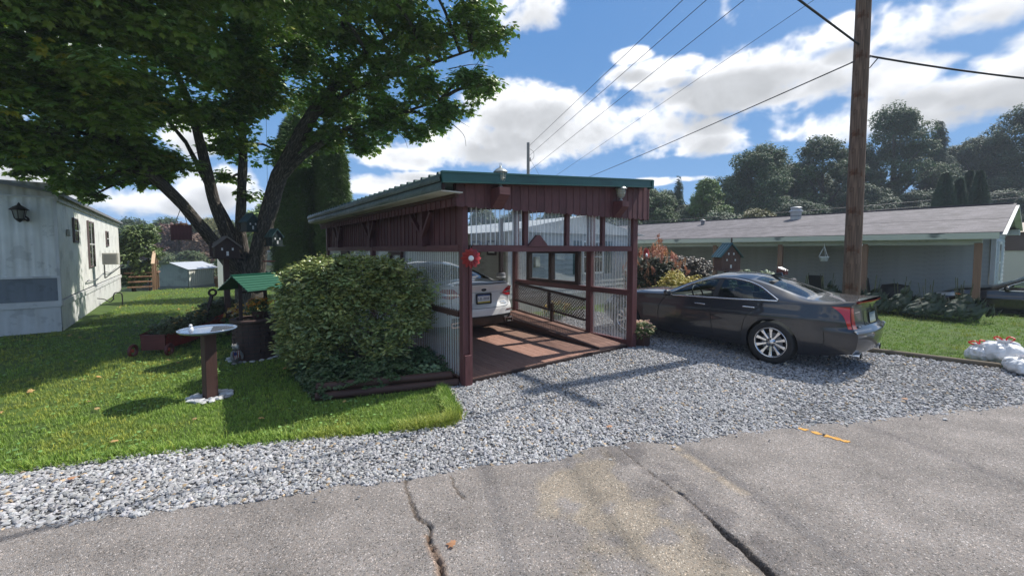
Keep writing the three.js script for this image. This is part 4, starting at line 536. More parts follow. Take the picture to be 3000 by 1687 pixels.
  obj('boot_lip', gridGeo(36, 8, (u, v) => { const z = (u * 2 - 1) * 0.66, q = 1 - Math.abs(z / 0.67) ** 4, a = v * 6.283; return [z, 1.085 + 0.014 * q * Math.sin(a), 0.045 - 0.10 * (z / 0.7) ** 2 + 0.04 * Math.cos(a)]; }), paint, t); obj('black_lip_strip', gridGeo(36, 1, (u, v) => { const z = (u * 2 - 1) * 0.62; return [z, 1.045 + v * 0.022, 0.062 - 0.10 * (z / 0.7) ** 2]; }), mat.black, t);
  for (const y of [0.638, 0.668]) obj('model_script', K.patch(4, 1, (u, v) => [lerp(0.42, 0.6 - (y > 0.65 ? 0.03 : 0), u), lerp(y, y + 0.012, v)], K.onRear(0.007)), mat.chrome, t);
  seats(t, [1.5, 2.5], M(0.04, 0.04, 0.042, 0.8)); obj('cabin_floor', bx(1.5, 0.04, 2.7), mat.dark, t, [0, 0.36, -2.3]); obj('parcel_shelf', bx(1.2, 0.03, 0.6), mat.dark, t, [0, 0.98, -0.95]);
}
// ---- black car under the neighbour's porch roof
{
  const t = thing('black_car', 'black car with an orange-tipped headlamp under the long grey porch roof', 'car', [18.7, -0.3, 2.5]);
  const lo = curve([[1.0, 1.0], [3.45, 0.95]]), hi = curve([[1.0, 1.01], [1.4, 1.28], [2.2, 1.38], [2.7, 1.34], [3.2, 1.13], [3.45, 0.965]]);
  const S = { L: 4.9, axles: [1.1, 3.95], arch: 0.38, archY: 0.34, tyre: 0.34, rim: 0.24, spokes: 10, rearRound: 0.15, frontRound: 0.3, paint: PM(0.008, 0.008, 0.01, 0.25, { clearcoat: 1, clearcoatRoughness: 0.02 }),
    top: [[0, 1.08], [0.6, 1.13], [1.4, 1.42], [2.2, 1.5], [2.8, 1.45], [3.3, 1.2], [3.6, 1.07], [4.2, 1.0], [4.6, 0.9], [4.9, 0.74]], rail: [[0, 1.05], [0.6, 1.08], [1.4, 1.34], [2.2, 1.42], [2.8, 1.36], [3.3, 1.13], [3.6, 1.03], [4.2, 0.96], [4.6, 0.86], [4.9, 0.7]], belt: [[0, 0.97], [1, 0.99], [3.5, 0.94], [4.3, 0.9], [4.9, 0.64]],
    w: [[0, 0.87], [1, 0.93], [3.6, 0.93], [4.4, 0.9], [4.9, 0.84]], wr: [[0, 0.78], [0.6, 0.75], [1.5, 0.6], [2.5, 0.6], [3, 0.66], [3.6, 0.76], [4.9, 0.74]], bot: [[0, 0.27], [0.5, 0.22], [4.4, 0.2], [4.9, 0.25]], rearOff: [[0.2, 0.1], [0.5, 0], [1.1, 0.1]], frontOff: [[0.2, 0.1], [0.4, 0], [0.6, 0.02], [0.9, 0.25]],
    openSide: (x, y) => x > 1.01 && x < 3.44 && y > lo(x) && y < hi(x), openTop: (x, z) => x > 2.95 && x < 3.5 && Math.abs(z) < 0.58 };
  const K = makeCar(S, t); sideGlass(K, t, lo, hi, 1.0, 3.45, mat.carGlass); obj('windscreen', K.patch(16, 10, (u, v) => [lerp(2.92, 3.53, v), (u * 2 - 1) * 0.6], K.onTop(0.002)), mat.carGlass, t);
  for (const s of [1, -1]) { obj('headlamp', K.patch(10, 5, (u, v) => [lerp(4.3, 4.82, u), lerp(0.74 - 0.04 * u, 0.74 + 0.1 - 0.05 * u, v)], K.onSide(s, 0.006)), PM(0.6, 0.6, 0.6, 0.08, { clearcoat: 1 }), t); obj('indicator', K.patch(6, 3, (u, v) => [lerp(4.12, 4.32, u), lerp(0.775, 0.79 + 0.045 * u, v)], K.onSide(s, 0.007)), PM(0.6, 0.16, 0.05, 0.15, { clearcoat: 1 }), t); obj('sill_trim', K.patch(20, 2, (u, v) => [lerp(1.55, 3.5, u), lerp(0.3, 0.325, v)], K.onSide(s, 0.01)), mat.chrome, t); obj('wing_mirror', rbox(0.18, 0.13, 0.11, 0.045, 3), S.paint, t, [s * 1.02, 1.02, -3.3]); }
  seats(t, [1.5, 2.5], mat.dark); obj('cabin_floor', bx(1.5, 0.04, 2.7), mat.dark, t, [0, 0.36, -2.3]);
}

// ================================================================ homes
function lapSiding(parent, axis, c, a0, a1, y0, y1, step, m, skip) { // overlapping boards: each one a sloped plank
  let k = 0; for (let y = y0; y < y1 - 0.01; y += step, k++) { const h = Math.min(step, y1 - y) + 0.012, L = Math.abs(a1 - a0), mid = (a0 + a1) / 2, segs = skip ? skip(y, h) : [[a0, a1]]; for (const [p, q] of segs) { const o = obj('siding_board', bx(axis === 'x' ? Math.abs(q - p) : 0.02, h, axis === 'x' ? 0.02 : Math.abs(q - p)), m, parent); if (axis === 'x') { o.position.set((p + q) / 2, y + h / 2 - 0.006, c); o.rotation.x = -0.1; } else { o.position.set(c, y + h / 2 - 0.006, (p + q) / 2); o.rotation.z = -0.1; } } }
}
// ---- white mobile home on the left
{
  const t = thing('white_mobile_home', 'white corrugated mobile home with grey skirt on the left lawn', 'mobile home', [-2.58, 0, -13.15], THREE.MathUtils.degToRad(2.3));
  // local: long wall along -z at x = 0, end wall along -x at z = 0
  const Lz = 12, Wx = 4.2; obj('core', bx(Wx - 0.1, 2.9, Lz - 0.1), mat.white, t, [-Wx / 2, 1.5, -Lz / 2]);
  // end wall: vertical corrugated panels
  const ribbed = (L, h, pitch, amp) => gridGeo(Math.round(L / pitch) * 8, 1, (u, v) => { const k = (u * L / pitch) % 1; return [u * L - L / 2, (v - 0.5) * h, amp * sstep(0.1, 0.25, k) * (1 - sstep(0.75, 0.9, k)), u * L, v * h]; });
  for (let k = 0; k < 3; k++) { const cx = -0.7 - k * 1.4; obj('wall_panel', ribbed(1.4, 1.74, 0.2, 0.014), mat.homeWhite, t, [cx, 2.06, 0.0]); obj('blue_panel', ribbed(1.4, 0.5, 0.23, 0.008), mat.homeBlue, t, [cx, 0.935, 0.0]); obj('skirt_panel', ribbed(1.4, 0.56, 0.28, 0.01), mat.white, t, [cx, 0.28, 0.005]); obj('gable_panel', ribbed(1.4, 0.3, 0.2, 0.012), mat.cream, t, [cx, 3.09, -0.02]); }
  for (const [y, h] of [[1.205, 0.045], [0.615, 0.13], [2.925, 0.035]]) obj('wall_trim', bx(Wx + 0.03, h, 0.03), mat.white, t, [-Wx / 2, y, 0.025]);
  obj('corner_trim', bx(0.05, 2.35, 0.05), mat.white, t, [0.0, 1.75, 0.01]);
  // long wall panels, belt trim, skirt
  for (let k = 0; k < 10; k++) { const z = -0.6 - k * 1.2; obj('wall_panel', ribbed(1.2, 2.24, 0.24, 0.008), mat.homeWhite, t, [0.002, 1.83, z], [0, Math.PI / 2, 0]); obj('skirt_panel', ribbed(1.2, 0.56, 0.3, 0.01), mat.white, t, [0.006, 0.28, z], [0, Math.PI / 2, 0]); }
  obj('wall_trim', bx(0.035, 0.12, Lz), mat.white, t, [0.025, 0.62, -Lz / 2]); obj('eave_trim', bx(0.05, 0.16, Lz + 0.1), mat.cream, t, [0.03, 2.93, -Lz / 2]);
  // shallow bowed roof
  obj('roof', gridGeo(24, 1, (u, v) => { const x = lerp(0.14, -Wx - 0.14, u); return [x, 3.0 + 0.3 * Math.sin(u * Math.PI) ** 0.7, lerp(0.12, -Lz - 0.1, v)]; }), M(0.2, 0.2, 0.19, 0.6, { map: T.grime, side: THREE.DoubleSide }), t);
  obj('roof_edge', gridGeo(24, 1, (u, v) => { const x = lerp(0.14, -Wx - 0.14, u); return [x, 2.94 + 0.3 * Math.sin(u * Math.PI) ** 0.7 + v * 0.06, 0.12]; }), mat.grey, t);
  obj('roof_edge', bx(0.03, 0.07, Lz + 0.22), mat.grey, t, [0.14, 2.98, -Lz / 2]);
  const win = (z, w, y0, y1, n) => { const f = obj('window', bx(0.03, y1 - y0, w), mat.windowDark, t, [0.02, (y0 + y1) / 2, z]); for (const s of [-1, 1]) { obj('frame', bx(0.045, y1 - y0 + 0.06, 0.04), M(0.16, 0.12, 0.12, 0.6), f, [0.005, 0, s * (w / 2 + 0.01)]); obj('frame', bx(0.045, 0.04, w), M(0.16, 0.12, 0.12, 0.6), f, [0.005, s * ((y1 - y0) / 2), 0]); } if (n) { obj('muntin', bx(0.05, y1 - y0, 0.025), mat.white, f); obj('muntin', bx(0.052, 0.03, w), mat.white, f); } else obj('muntin', bx(0.05, 0.03, w), mat.white, f); };
  win(-2.0, 0.5, 2.0, 2.57, 0); win(-4.35, 0.95, 1.3, 2.62, 1); win(-8.0, 0.5, 1.95, 2.45, 0);
  obj('outlet_box', rbox(0.06, 0.16, 0.1, 0.01), mat.cream, t, [0.04, 2.2, -1.0]);
  obj('cable', tube([[0.06, 0.95, -3.4], [0.06, 0.92, -3.0], [0.07, 0.9, -5], [0.06, 1.02, -6.5], [0.06, 0.95, -8], [0.05, 1.05, -9.8]], 0.012, 60, 5), mat.grey, t);
}
{ const t = thing('window_air_conditioner', 'boxy beige air conditioner jutting from the white home window', 'air conditioner', [-2.5, 1.32, -17.75], THREE.MathUtils.degToRad(2.3)); obj('case', rbox(0.36, 0.36, 0.5, 0.015), M(0.5, 0.48, 0.42, 0.5), t, [0.15, 0.2, 0]); for (let k = 0; k < 7; k++) obj('grille_slat', bx(0.28, 0.012, 0.012), mat.grey, t, [0.15, 0.07 + k * 0.042, 0.252]); obj('bracket', bar([0.0, -0.4, 0], [0.4, 0.0, 0], 0.03), mat.grey, t); obj('bracket', bx(0.03, 0.42, 0.04), mat.grey, t, [-0.01, -0.2, 0]); }
{ const t = thing('wall_lantern', 'dark ornate lantern on the end wall of the white mobile home', 'lantern', [-3.05, 2.42, -13.08]); const m = M(0.04, 0.035, 0.03, 0.5, { metalness: 0.4 }); obj('cap', lathe([[0.0, 0.36], [0.02, 0.33], [0.03, 0.3], [0.09, 0.26], [0.15, 0.2], [0.14, 0.19], [0.1, 0.19]], 6), m, t, [0, 0, 0.14]); obj('glass', lathe([[0.1, 0.19], [0.07, 0.02], [0.03, 0.0]], 6), PM(0.4, 0.4, 0.36, 0.3, { transmission: 0.5, thickness: 0, side: THREE.DoubleSide }), t, [0, 0, 0.14]); for (let k = 0; k < 6; k++) { const a = k / 6 * 6.283; obj('cage_bar', bar([Math.sin(a) * 0.1, 0.19, Math.cos(a) * 0.1 + 0.14], [Math.sin(a) * 0.07, 0.02, Math.cos(a) * 0.07 + 0.14], 0.012), m, t); } obj('base', lathe([[0.075, 0.02], [0.05, -0.02], [0.015, -0.05], [0, -0.06]], 6), m, t, [0, 0, 0.14]); obj('arm', tube([[0, 0.05, 0], [0.09, -0.02, 0.03], [0.1, 0.04, 0.1], [0.02, 0.1, 0.1]], 0.018, 14, 6), m, t); obj('back_plate', rbox(0.07, 0.2, 0.02, 0.008), m, t, [0, 0.08, 0.005]); }
// ---- home behind the carport
{
  const t = thing('pale_sided_home', 'pale blue-grey sided home behind the carport with dark teal shutters', 'home');
  const x0 = 6.62, x1 = 12.3, z0 = -9.0; obj('core', bx(x1 - x0, 2.28, 12), mat.siding, t, [(x0 + x1) / 2, 1.14, z0 - 6.03]);
  lapSiding(t, 'x', z0 + 0.0, x0, x1, 0.45, 2.28, 0.15, mat.siding); lapSiding(t, 'z', x0 - 0.012, z0, -15, 0.45, 2.28, 0.2, mat.sidingTan);
  obj('skirt', bx(x1 - x0, 0.44, 0.03), M(0.38, 0.38, 0.36, 0.7, { map: T.grime }), t, [(x0 + x1) / 2, 0.22, z0]); obj('corner_trim', bx(0.1, 1.85, 0.1), mat.white, t, [x0 - 0.0, 1.36, z0 + 0.0]);
  obj('roof', [prism([[x0 - 0.25, 2.28], [x1 + 0.25, 2.28], [(x0 + x1) / 2, 2.85]], 12.3)], mat.siding, t, [0, 0, z0 - 12.1]);
  const wz = z0 + 0.015, wx = 10.0; const w = obj('window', bx(0.9, 0.95, 0.03), mat.windowDark, t, [wx, 1.55, wz]); for (const s of [-1, 1]) { obj('frame', bx(0.05, 1.05, 0.05), mat.whitePlain, w, [s * 0.47, 0, 0]); obj('frame', bx(0.98, 0.06, 0.05), mat.whitePlain, w, [0, s * 0.5, 0]); } obj('muntin', bx(0.025, 0.95, 0.04), mat.whitePlain, w); obj('muntin', bx(0.9, 0.025, 0.042), mat.whitePlain, w, [0, 0.02, 0]); obj('muntin', bx(0.9, 0.05, 0.044), mat.whitePlain, w, [0, 0.3, 0]);
  for (const s of [-1, 1]) { const sh = obj('shutter', bx(0.36, 1.05, 0.03), mat.teal, t, [wx + s * 0.72, 1.55, wz + 0.003]); for (let k = 0; k < 18; k++) obj('louvre', bx(0.3, 0.03, 0.012), mat.teal, sh, [0, -0.47 + k * 0.055, 0.018], [0.5, 0, 0]); }
  for (const z of [-9.75, -10.6]) { const f = obj('window', bx(0.03, 0.3, 0.34), M(0.6, 0.6, 0.58, 0.3), t, [x0 - 0.025, 1.85, z]); for (const s of [-1, 1]) { obj('frame', bx(0.04, 0.42, 0.07), mat.darkbrown, f, [-0.01, 0, s * 0.2]); obj('frame', bx(0.04, 0.07, 0.34), mat.darkbrown, f, [-0.01, s * 0.18, 0]); } }
  obj('meter_box', rbox(0.18, 0.3, 0.1, 0.02), mat.cream, t, [7.6, 1.45, z0 + 0.05]); obj('outlet_box', rbox(0.16, 0.2, 0.06, 0.01), M(0.3, 0.33, 0.32, 0.5), t, [7.35, 1.32, z0 + 0.04]);
}
{ const t = thing('porch_post', 'dark post with a banded planter cup at the pale home corner behind the white car', 'post', [6.2, 0, -8.75]); obj('shaft', bx(0.09, 2.6, 0.09), mat.darkbrown, t, [0, 1.3, 0]); obj('cup', lathe([[0.09, 1.02], [0.12, 1.04], [0.12, 1.18], [0.1, 1.2]], 16), mat.grey, t); obj('band', lathe([[0.122, 1.08], [0.128, 1.09], [0.122, 1.1]], 16), mat.whitePlain, t); }
// yellow flowers behind the carport wall
{ const g = sprig(flatLeaf(OVAL, 0.2, 0.2), 9, 0.5, 31); for (const [x, z, n] of [[7.1, -7.7, 0], [7.7, -8.1, 1]]) { const t = thing('yellow_flower_clump', n ? 'low yellow flower clump farther from the lattice rail, on the grass' : 'yellow flower clump on the grass right behind the carport lattice rail', 'flowers', [x, 0, z], 0, 'yellow flowers behind the carport'); const a = [], b = []; clump(a, 0, 0.16, 0, 0.3, 0.18, 0.3, 200, 0.06, 0.1); clump(b, 0, 0.22, 0, 0.28, 0.16, 0.28, 40, 0.05, 0.8); scatter('leaves', g, leafMat(0.11, 0.22, 0.03), a, t, tinter()); scatter('blossoms', g, leafMat(0.75, 0.5, 0.01, 0.3), b, t); } }
// ---- long grey-roofed home on the right, with open porch
{
  const t = thing('grey_roof_home', 'long low home with grey shingle roof and open post porch on the right', 'home');
  const z0 = -1.0, z1 = -23, ex = 16.72, ey = 2.27, rx = 21.5, ry = 3.33, fx = 24.5, fy = 2.6, zl = z0 - z1;
  const slope = (xa, ya, xb, yb, n) => { const L = Math.hypot(xb - xa, yb - ya); obj(n, gridGeo(1, 60, (u, v) => [lerp(xa, xb, u), lerp(ya, yb, u), lerp(z0 + 0.12, z1, v), v * zl, u * L]), mat.shingle, t); obj('roof_deck', gridGeo(1, 1, (u, v) => [lerp(xa + 0.02, xb, u), lerp(ya, yb, u) - 0.06, lerp(z0 + 0.1, z1, v)]), M(0.4, 0.4, 0.38, 0.8, DS), t); };
  slope(ex, ey, rx, ry, 'roof'); slope(fx, fy, rx, ry, 'roof');
  // lapped courses: slightly raised strips across the near slope
  for (const [k, h] of [[0.42, 0.012]]) obj('roof_seam', gridGeo(1, 60, (u, v) => [lerp(ex, rx, k + u * 0.006), lerp(ey, ry, k) + h, lerp(z0 + 0.12, z1, v), v * zl, u * 0.05]), mat.shingle, t);
  obj('ridge_cap', bx(0.25, 0.03, zl), mat.shingle, t, [rx, ry + 0.012, (z0 + z1) / 2 + 0.06]);
  // stained gutter board and beam
  obj('fascia', bx(0.04, 0.17, zl), M(0.62, 0.64, 0.56, 0.6, { map: tex(1024, 4, (u, v) => { const st = sstep(0.55, 0.75, pf(u, v, 8, 4)) * sstep(0.45, 0.7, pn(u * 96, v * 12, 96)); return [0.95 - 0.5 * st, 0.95 - 0.48 * st, 0.92 - 0.44 * st]; }) }), t, [ex - 0.0, ey - 0.1, (z0 + z1) / 2 + 0.06]);
  obj('porch_beam', bx(0.12, 0.16, zl - 0.3), M(0.55, 0.58, 0.5, 0.6, { map: T.grime }), t, [ex + 0.34, ey - 0.26, (z0 + z1) / 2 - 0.1]);
  for (let k = 0; k < 8; k++) obj('porch_post', rbox(0.15, 2.3, 0.15, 0.008), mat.cedarWood, t, [17.05, 0.83, -1.32 - k * 2.42]);
  const wx = 20.35; obj('core', bx(4.0, 2.95, zl - 0.5), mat.sidingGrey, t, [wx + 2.03, 1.17, (z0 + z1) / 2 - 0.25]);
  lapSiding(t, 'z', wx + 0.0, z0 - 0.32, z1, -0.1, 2.75, 0.155, mat.sidingGrey); lapSiding(t, 'x', z0 - 0.235, wx, wx + 4.0, -0.1, 2.6, 0.155, M(0.5, 0.54, 0.56, 0.5, { map: T.grime }));
  obj('corner_trim', bx(0.11, 2.9, 0.11), mat.white, t, [wx, 1.2, z0 - 0.25]);
  const win = obj('window', bx(0.75, 1.3, 0.04), mat.windowDark, t, [wx + 1.6, 1.35, z0 - 0.21]); for (const s of [-1, 1]) { obj('frame', bx(0.09, 1.4, 0.06), mat.whitePlain, win, [s * 0.42, 0, 0]); obj('frame', bx(0.9, 0.09, 0.06), mat.whitePlain, win, [0, s * 0.68, 0]); } obj('muntin', bx(0.75, 0.05, 0.05), mat.whitePlain, win);
  // gable end with barge boards and boxed eave
  obj('gable', prism([[ex + 0.3, ey - 0.06], [fx - 0.1, fy - 0.06], [rx, ry - 0.06]], 0.05), M(0.5, 0.54, 0.56, 0.5, { map: T.grime }), t, [0, 0, z0 - 0.28]);
  obj('barge_board', bar([ex, ey - 0.09, z0 + 0.1], [rx, ry - 0.09, z0 + 0.1], 0.04, 0.16).clone(), mat.white, t); obj('barge_board', bar([fx, fy - 0.09, z0 + 0.1], [rx, ry - 0.09, z0 + 0.1], 0.04, 0.16), mat.white, t); obj('boxed_eave', bx(0.5, 0.2, 0.4), mat.white, t, [fx - 0.2, fy - 0.16, z0 - 0.08]);
  // roof vents
  const v1 = obj('chimney_vent', lathe([[0.2, -0.1], [0.2, 0.26], [0.25, 0.3], [0.25, 0.36], [0.19, 0.38], [0.19, 0.44], [0.24, 0.46], [0.2, 0.5], [0, 0.54]], 20), M(0.42, 0.43, 0.43, 0.4, { metalness: 0.4 }), t, [20.6, 3.13, -6.9]); obj('vent_band', lathe([[0.205, 0.1], [0.215, 0.12], [0.205, 0.14]], 20), mat.grey, v1);
  obj('roof_vent', [cyl(0.09, 0.09, 0.22, 12), lathe([[0.0, 0.32], [0.13, 0.26], [0.14, 0.2], [0.09, 0.2]], 12)], mat.grey, t, [20.3, 3.03, -10.9]);
  // a door and things against the porch wall
  obj('door', bx(0.05, 2.0, 0.9), mat.whitePlain, t, [wx - 0.03, 0.9, -13.6]); obj('door_frame', bx(0.045, 2.1, 1.05), mat.darkbrown, t, [wx - 0.02, 0.92, -13.6]);
}
// chairs under the porch: dark folding loungers
function patioChair(x, z, turn, label) { const t = thing('patio_chair', label, 'chair', [x, -0.3, z], turn, 'dark chairs under the porch'); for (const s of [-1, 1]) { obj('leg', bar([s * 0.25, 0, 0.25], [s * 0.25, 0.45, -0.2], 0.03), mat.black, t); obj('leg', bar([s * 0.25, 0, -0.25], [s * 0.25, 0.45, 0.22], 0.03), mat.black, t); obj('armrest', bx(0.05, 0.03, 0.5), mat.black, t, [s * 0.28, 0.62, 0]); } obj('seat', rbox(0.5, 0.05, 0.5, 0.02), mat.dark, t, [0, 0.44, 0]); obj('backrest', rbox(0.5, 0.66, 0.04, 0.02), mat.dark, t, [0, 0.78, -0.3], [-0.25, 0, 0]); }
patioChair(19.3, -4.1, 1.2, 'dark patio chair under the porch, just right of the utility pole'); patioChair(19.4, -5.6, 1.5, 'dark patio chair under the porch, just left of the utility pole'); patioChair(19.2, -7.4, 1.9, 'dark patio chair under the porch behind the grey sedan rear window');
{ const t = thing('covered_grill', 'black covered grill beside the cedar porch post', 'grill', [18.9, -0.3, -3.3]); obj('cover', gridGeo(24, 14, (u, v) => { const a = u * 6.283, q = 0.5 + 0.06 * Math.sin(a * 5 + v * 3) * (1 - v), r = q * (1 - 0.35 * v ** 2) * (v > 0.95 ? (1 - v) / 0.05 : 1), y = v * 0.95; return [Math.cos(a) * r * 0.75, y, Math.sin(a) * r]; }), M(0.015, 0.015, 0.016, 0.6), t); obj('hem', gridGeo(24, 1, (u, v) => { const a = u * 6.283; return [Math.cos(a) * 0.4, v * 0.03, Math.sin(a) * 0.53]; }), mat.black, t); }
{ const t = thing('hanging_planter', 'white hanging planter pot swinging from the porch beam', 'hanging pot', [16.95, 1.4, -4.8]); obj('pot', lathe([[0, 0], [0.1, 0], [0.135, 0.14], [0.15, 0.145], [0.15, 0.165], [0.13, 0.165], [0.12, 0.1], [0, 0.08]], 24), M(0.72, 0.72, 0.7, 0.4), t); for (let k = 0; k < 3; k++) { const a = k * 2.094; obj('hanger', bar([Math.cos(a) * 0.145, 0.16, Math.sin(a) * 0.145], [0, 0.52, 0], 0.012), mat.whitePlain, t); } obj('hook', tube([[0, 0.5, 0], [0, 0.58, 0], [0.03, 0.62, 0], [0.05, 0.59, 0]], 0.01, 12, 5), mat.whitePlain, t); }
// ---- things far left: sheds, decks, beige house
{
  const t = thing('grey_shed', 'low weathered grey shed with pale ribbed end wall beyond the left lawn', 'shed', [-0.9, -0.95, -32.0], -0.6); const m = M(0.33, 0.36, 0.35, 0.8, { map: T.grime });
  obj('wall', prism([[-1.7, 0], [0.35, 0], [0.35, 1.55], [-0.6, 1.95], [-1.7, 1.8]], 0.06), m, t, [0, 0, 0.4]); obj('wall', bx(0.06, 1.5, 2.2), m, t, [0.35, 0.75, -0.7]); for (let k = 0; k < 12; k++) obj('wall_board', bx(0.03, 1.0, 0.15), M(0.6, 0.6, 0.54, 0.7), t, [0.4, 1.02, 0.36 - k * 0.18]); obj('base_board', bx(2.06, 0.5, 0.04), M(0.13, 0.15, 0.15, 0.8), t, [-0.68, 0.3, 0.49]); obj('base_board', bx(0.04, 0.5, 2.2), M(0.3, 0.31, 0.31, 0.8), t, [0.42, 0.28, -0.7]);
  obj('roof', [gridGeo(1, 1, (u, v) => [lerp(-0.6, 0.5, u), lerp(1.98, 1.55, u), lerp(0.6, -2.2, v)]), gridGeo(1, 1, (u, v) => [lerp(-1.9, -0.6, u), lerp(1.78, 1.98, u), lerp(0.6, -2.2, v)])], M(0.4, 0.42, 0.45, 0.4, DS), t);
}
{ const t = thing('wooden_stair', 'brown wooden stair with slatted rail beside the leafy trellis on the left', 'stairs', [-2.0, 0, -25.2]); for (let k = 0; k < 3; k++) obj('step', bx(0.9, 0.05, 0.3), mat.cedarWood, t, [-0.35, 0.12 + k * 0.22, 0.5 - k * 0.3]); obj('landing', bx(1.2, 0.06, 1.2), mat.cedarWood, t, [-0.4, 0.72, -0.9]); for (const [x, z, h] of [[0.1, 0.6, 1.2], [0.1, -0.3, 1.75], [0.1, -1.4, 1.75]]) obj('post', bx(0.1, h, 0.1), mat.cedarWood, t, [x, h / 2 - 0.08, z]); for (let k = 0; k < 9; k++) obj('baluster', bx(0.035, 0.9, 0.035), mat.cedarWood, t, [0.1, 0.75 + (k < 4 ? 0.05 * k : 0.3), 0.5 - k * 0.2]); obj('handrail', bar([0.1, 1.15, 0.7], [0.1, 1.75, -0.3], 0.12, 0.05), M(0.5, 0.36, 0.24, 0.7), t); obj('handrail', bar([0.1, 1.75, -0.3], [0.1, 1.75, -1.5], 0.12, 0.05), mat.cedarWood, t); }
{ const t = thing('orange_deck', 'orange-brown timber deck with dark railing beyond the lawn', 'deck', [0.5, -1.05, -34.5]); obj('face', bx(1.3, 0.8, 0.1), mat.orangeWood, t, [0, 0.4, 0]); obj('floor', bx(2.4, 0.08, 2), mat.orangeWood, t, [0.6, 0.85, -1.0]); for (let k = 0; k < 10; k++) obj('baluster', bx(0.04, 0.7, 0.04), mat.orangeWood, t, [-0.55 + k * 0.13, 1.2, -1.9]); obj('top_rail', bx(1.4, 0.06, 0.1), mat.orangeWood, t, [0.0, 1.56, -1.9]); for (const x of [-0.6, 0.6]) obj('post', bx(0.12, 1.6, 0.12), mat.orangeWood, t, [x, 0.8, 0.05]); for (let k = 0; k < 12; k++) obj('rail_post', bx(0.05, 0.8, 0.05), mat.darkbrown, t, [0.8 + k * 0.12, 1.2, 0.02]); obj('rail_cap', bx(1.5, 0.06, 0.1), mat.darkbrown, t, [1.45, 1.63, 0.02]); obj('skirt_wall', bx(1.5, 0.8, 0.06), M(0.03, 0.03, 0.035, 0.8), t, [1.45, 0.4, 0]); obj('stair_stringer', bar([-0.75, 0.1, 0.4], [-0.65, 1.0, -0.2], 0.06, 0.3), mat.orangeWood, t); }
{ const t = thing('garden_canopy', 'flat pale canopy on a single post beyond the shed', 'canopy', [0.4, -1.3, -38]); obj('post', bx(0.16, 1.9, 0.16), mat.whitePlain, t, [0, 0.95, 0]); obj('roof', bx(2.6, 0.14, 1.6), M(0.42, 0.46, 0.43, 0.6), t, [0, 1.95, 0], [0, 0, 0.03]); obj('brace', bar([0.1, 0.9, 0], [0.5, 0.3, 0.4], 0.1), mat.whitePlain, t); }
{ const t = thing('beige_house', 'beige house with grey roof and arched windows glimpsed behind the maple', 'house', [2.6, -0.6, -26.5], -0.2); obj('wall', bx(3.6, 1.5, 3), mat.cream, t, [0, 0.75, -1.5]); obj('roof', prism([[-2.1, 1.5], [2.1, 1.5], [0.7, 2.45], [-0.9, 2.45]], 3.2), M(0.3, 0.29, 0.27, 0.8, { map: T.grime }), t, [0, 0, -3.0]); for (let k = 0; k < 4; k++) obj('window', prism([[-0.09, 0], [0.09, 0], [0.09, 0.25], [0, 0.34], [-0.09, 0.25]], 0.03), mat.windowDark, t, [-0.2 + k * 0.28, 0.9, 0.0]); obj('lattice_panel', [bar([-1.5, 0.7, 0.02], [-0.9, 1.3, 0.02], 0.04), bar([-0.9, 0.7, 0.03], [-1.5, 1.3, 0.03], 0.04), bar([-0.9, 0.7, 0.02], [-0.4, 1.3, 0.02], 0.04), bar([-0.4, 0.7, 0.03], [-0.9, 1.3, 0.03], 0.04)], mat.teal, t); }
{ const t = thing('white_porch_column', 'slim white column standing left of the maple trunk', 'column', [0.55, -0.2, -23.5]); obj('shaft', bx(0.2, 1.7, 0.2), mat.whitePlain, t, [0, 0.85, 0]); obj('base', bx(0.26, 0.12, 0.26), mat.whitePlain, t, [0, 0.06, 0]); }
{ const t = thing('shepherd_hook', 'short curled iron garden hook on the lawn beside the white home', 'garden hook', [-2.15, 0, -17.8]); obj('stake', tube([[0, 0, 0], [0, 0.35, 0], [-0.02, 0.42, 0], [-0.15, 0.44, 0], [-0.2, 0.34, 0], [-0.2, 0.22, 0]], 0.018, 24, 6), mat.black, t); obj('hose', tube([[-0.2, 0.24, 0], [-0.28, 0.16, 0], [-0.4, 0.25, 0], [-0.55, 0.3, 0.1]], 0.015, 20, 5), mat.black, t); }
{ const t = thing('tan_outbuilding', 'tan low outbuilding with brown roof at the far right edge', 'outbuilding', [34, 0, -2.5]); obj('wall', bx(4, 1.8, 4), M(0.5, 0.48, 0.4, 0.7), t, [0, 0.9, 0]); obj('band', bx(4.1, 0.9, 4.1), M(0.09, 0.06, 0.05, 0.7), t, [0, 2.2, 0]); obj('roof', prism([[-2.2, 2.65], [2.2, 2.65], [0, 3.2]], 4.4), M(0.4, 0.35, 0.27, 0.8), t, [0, 0, -2.2]); }

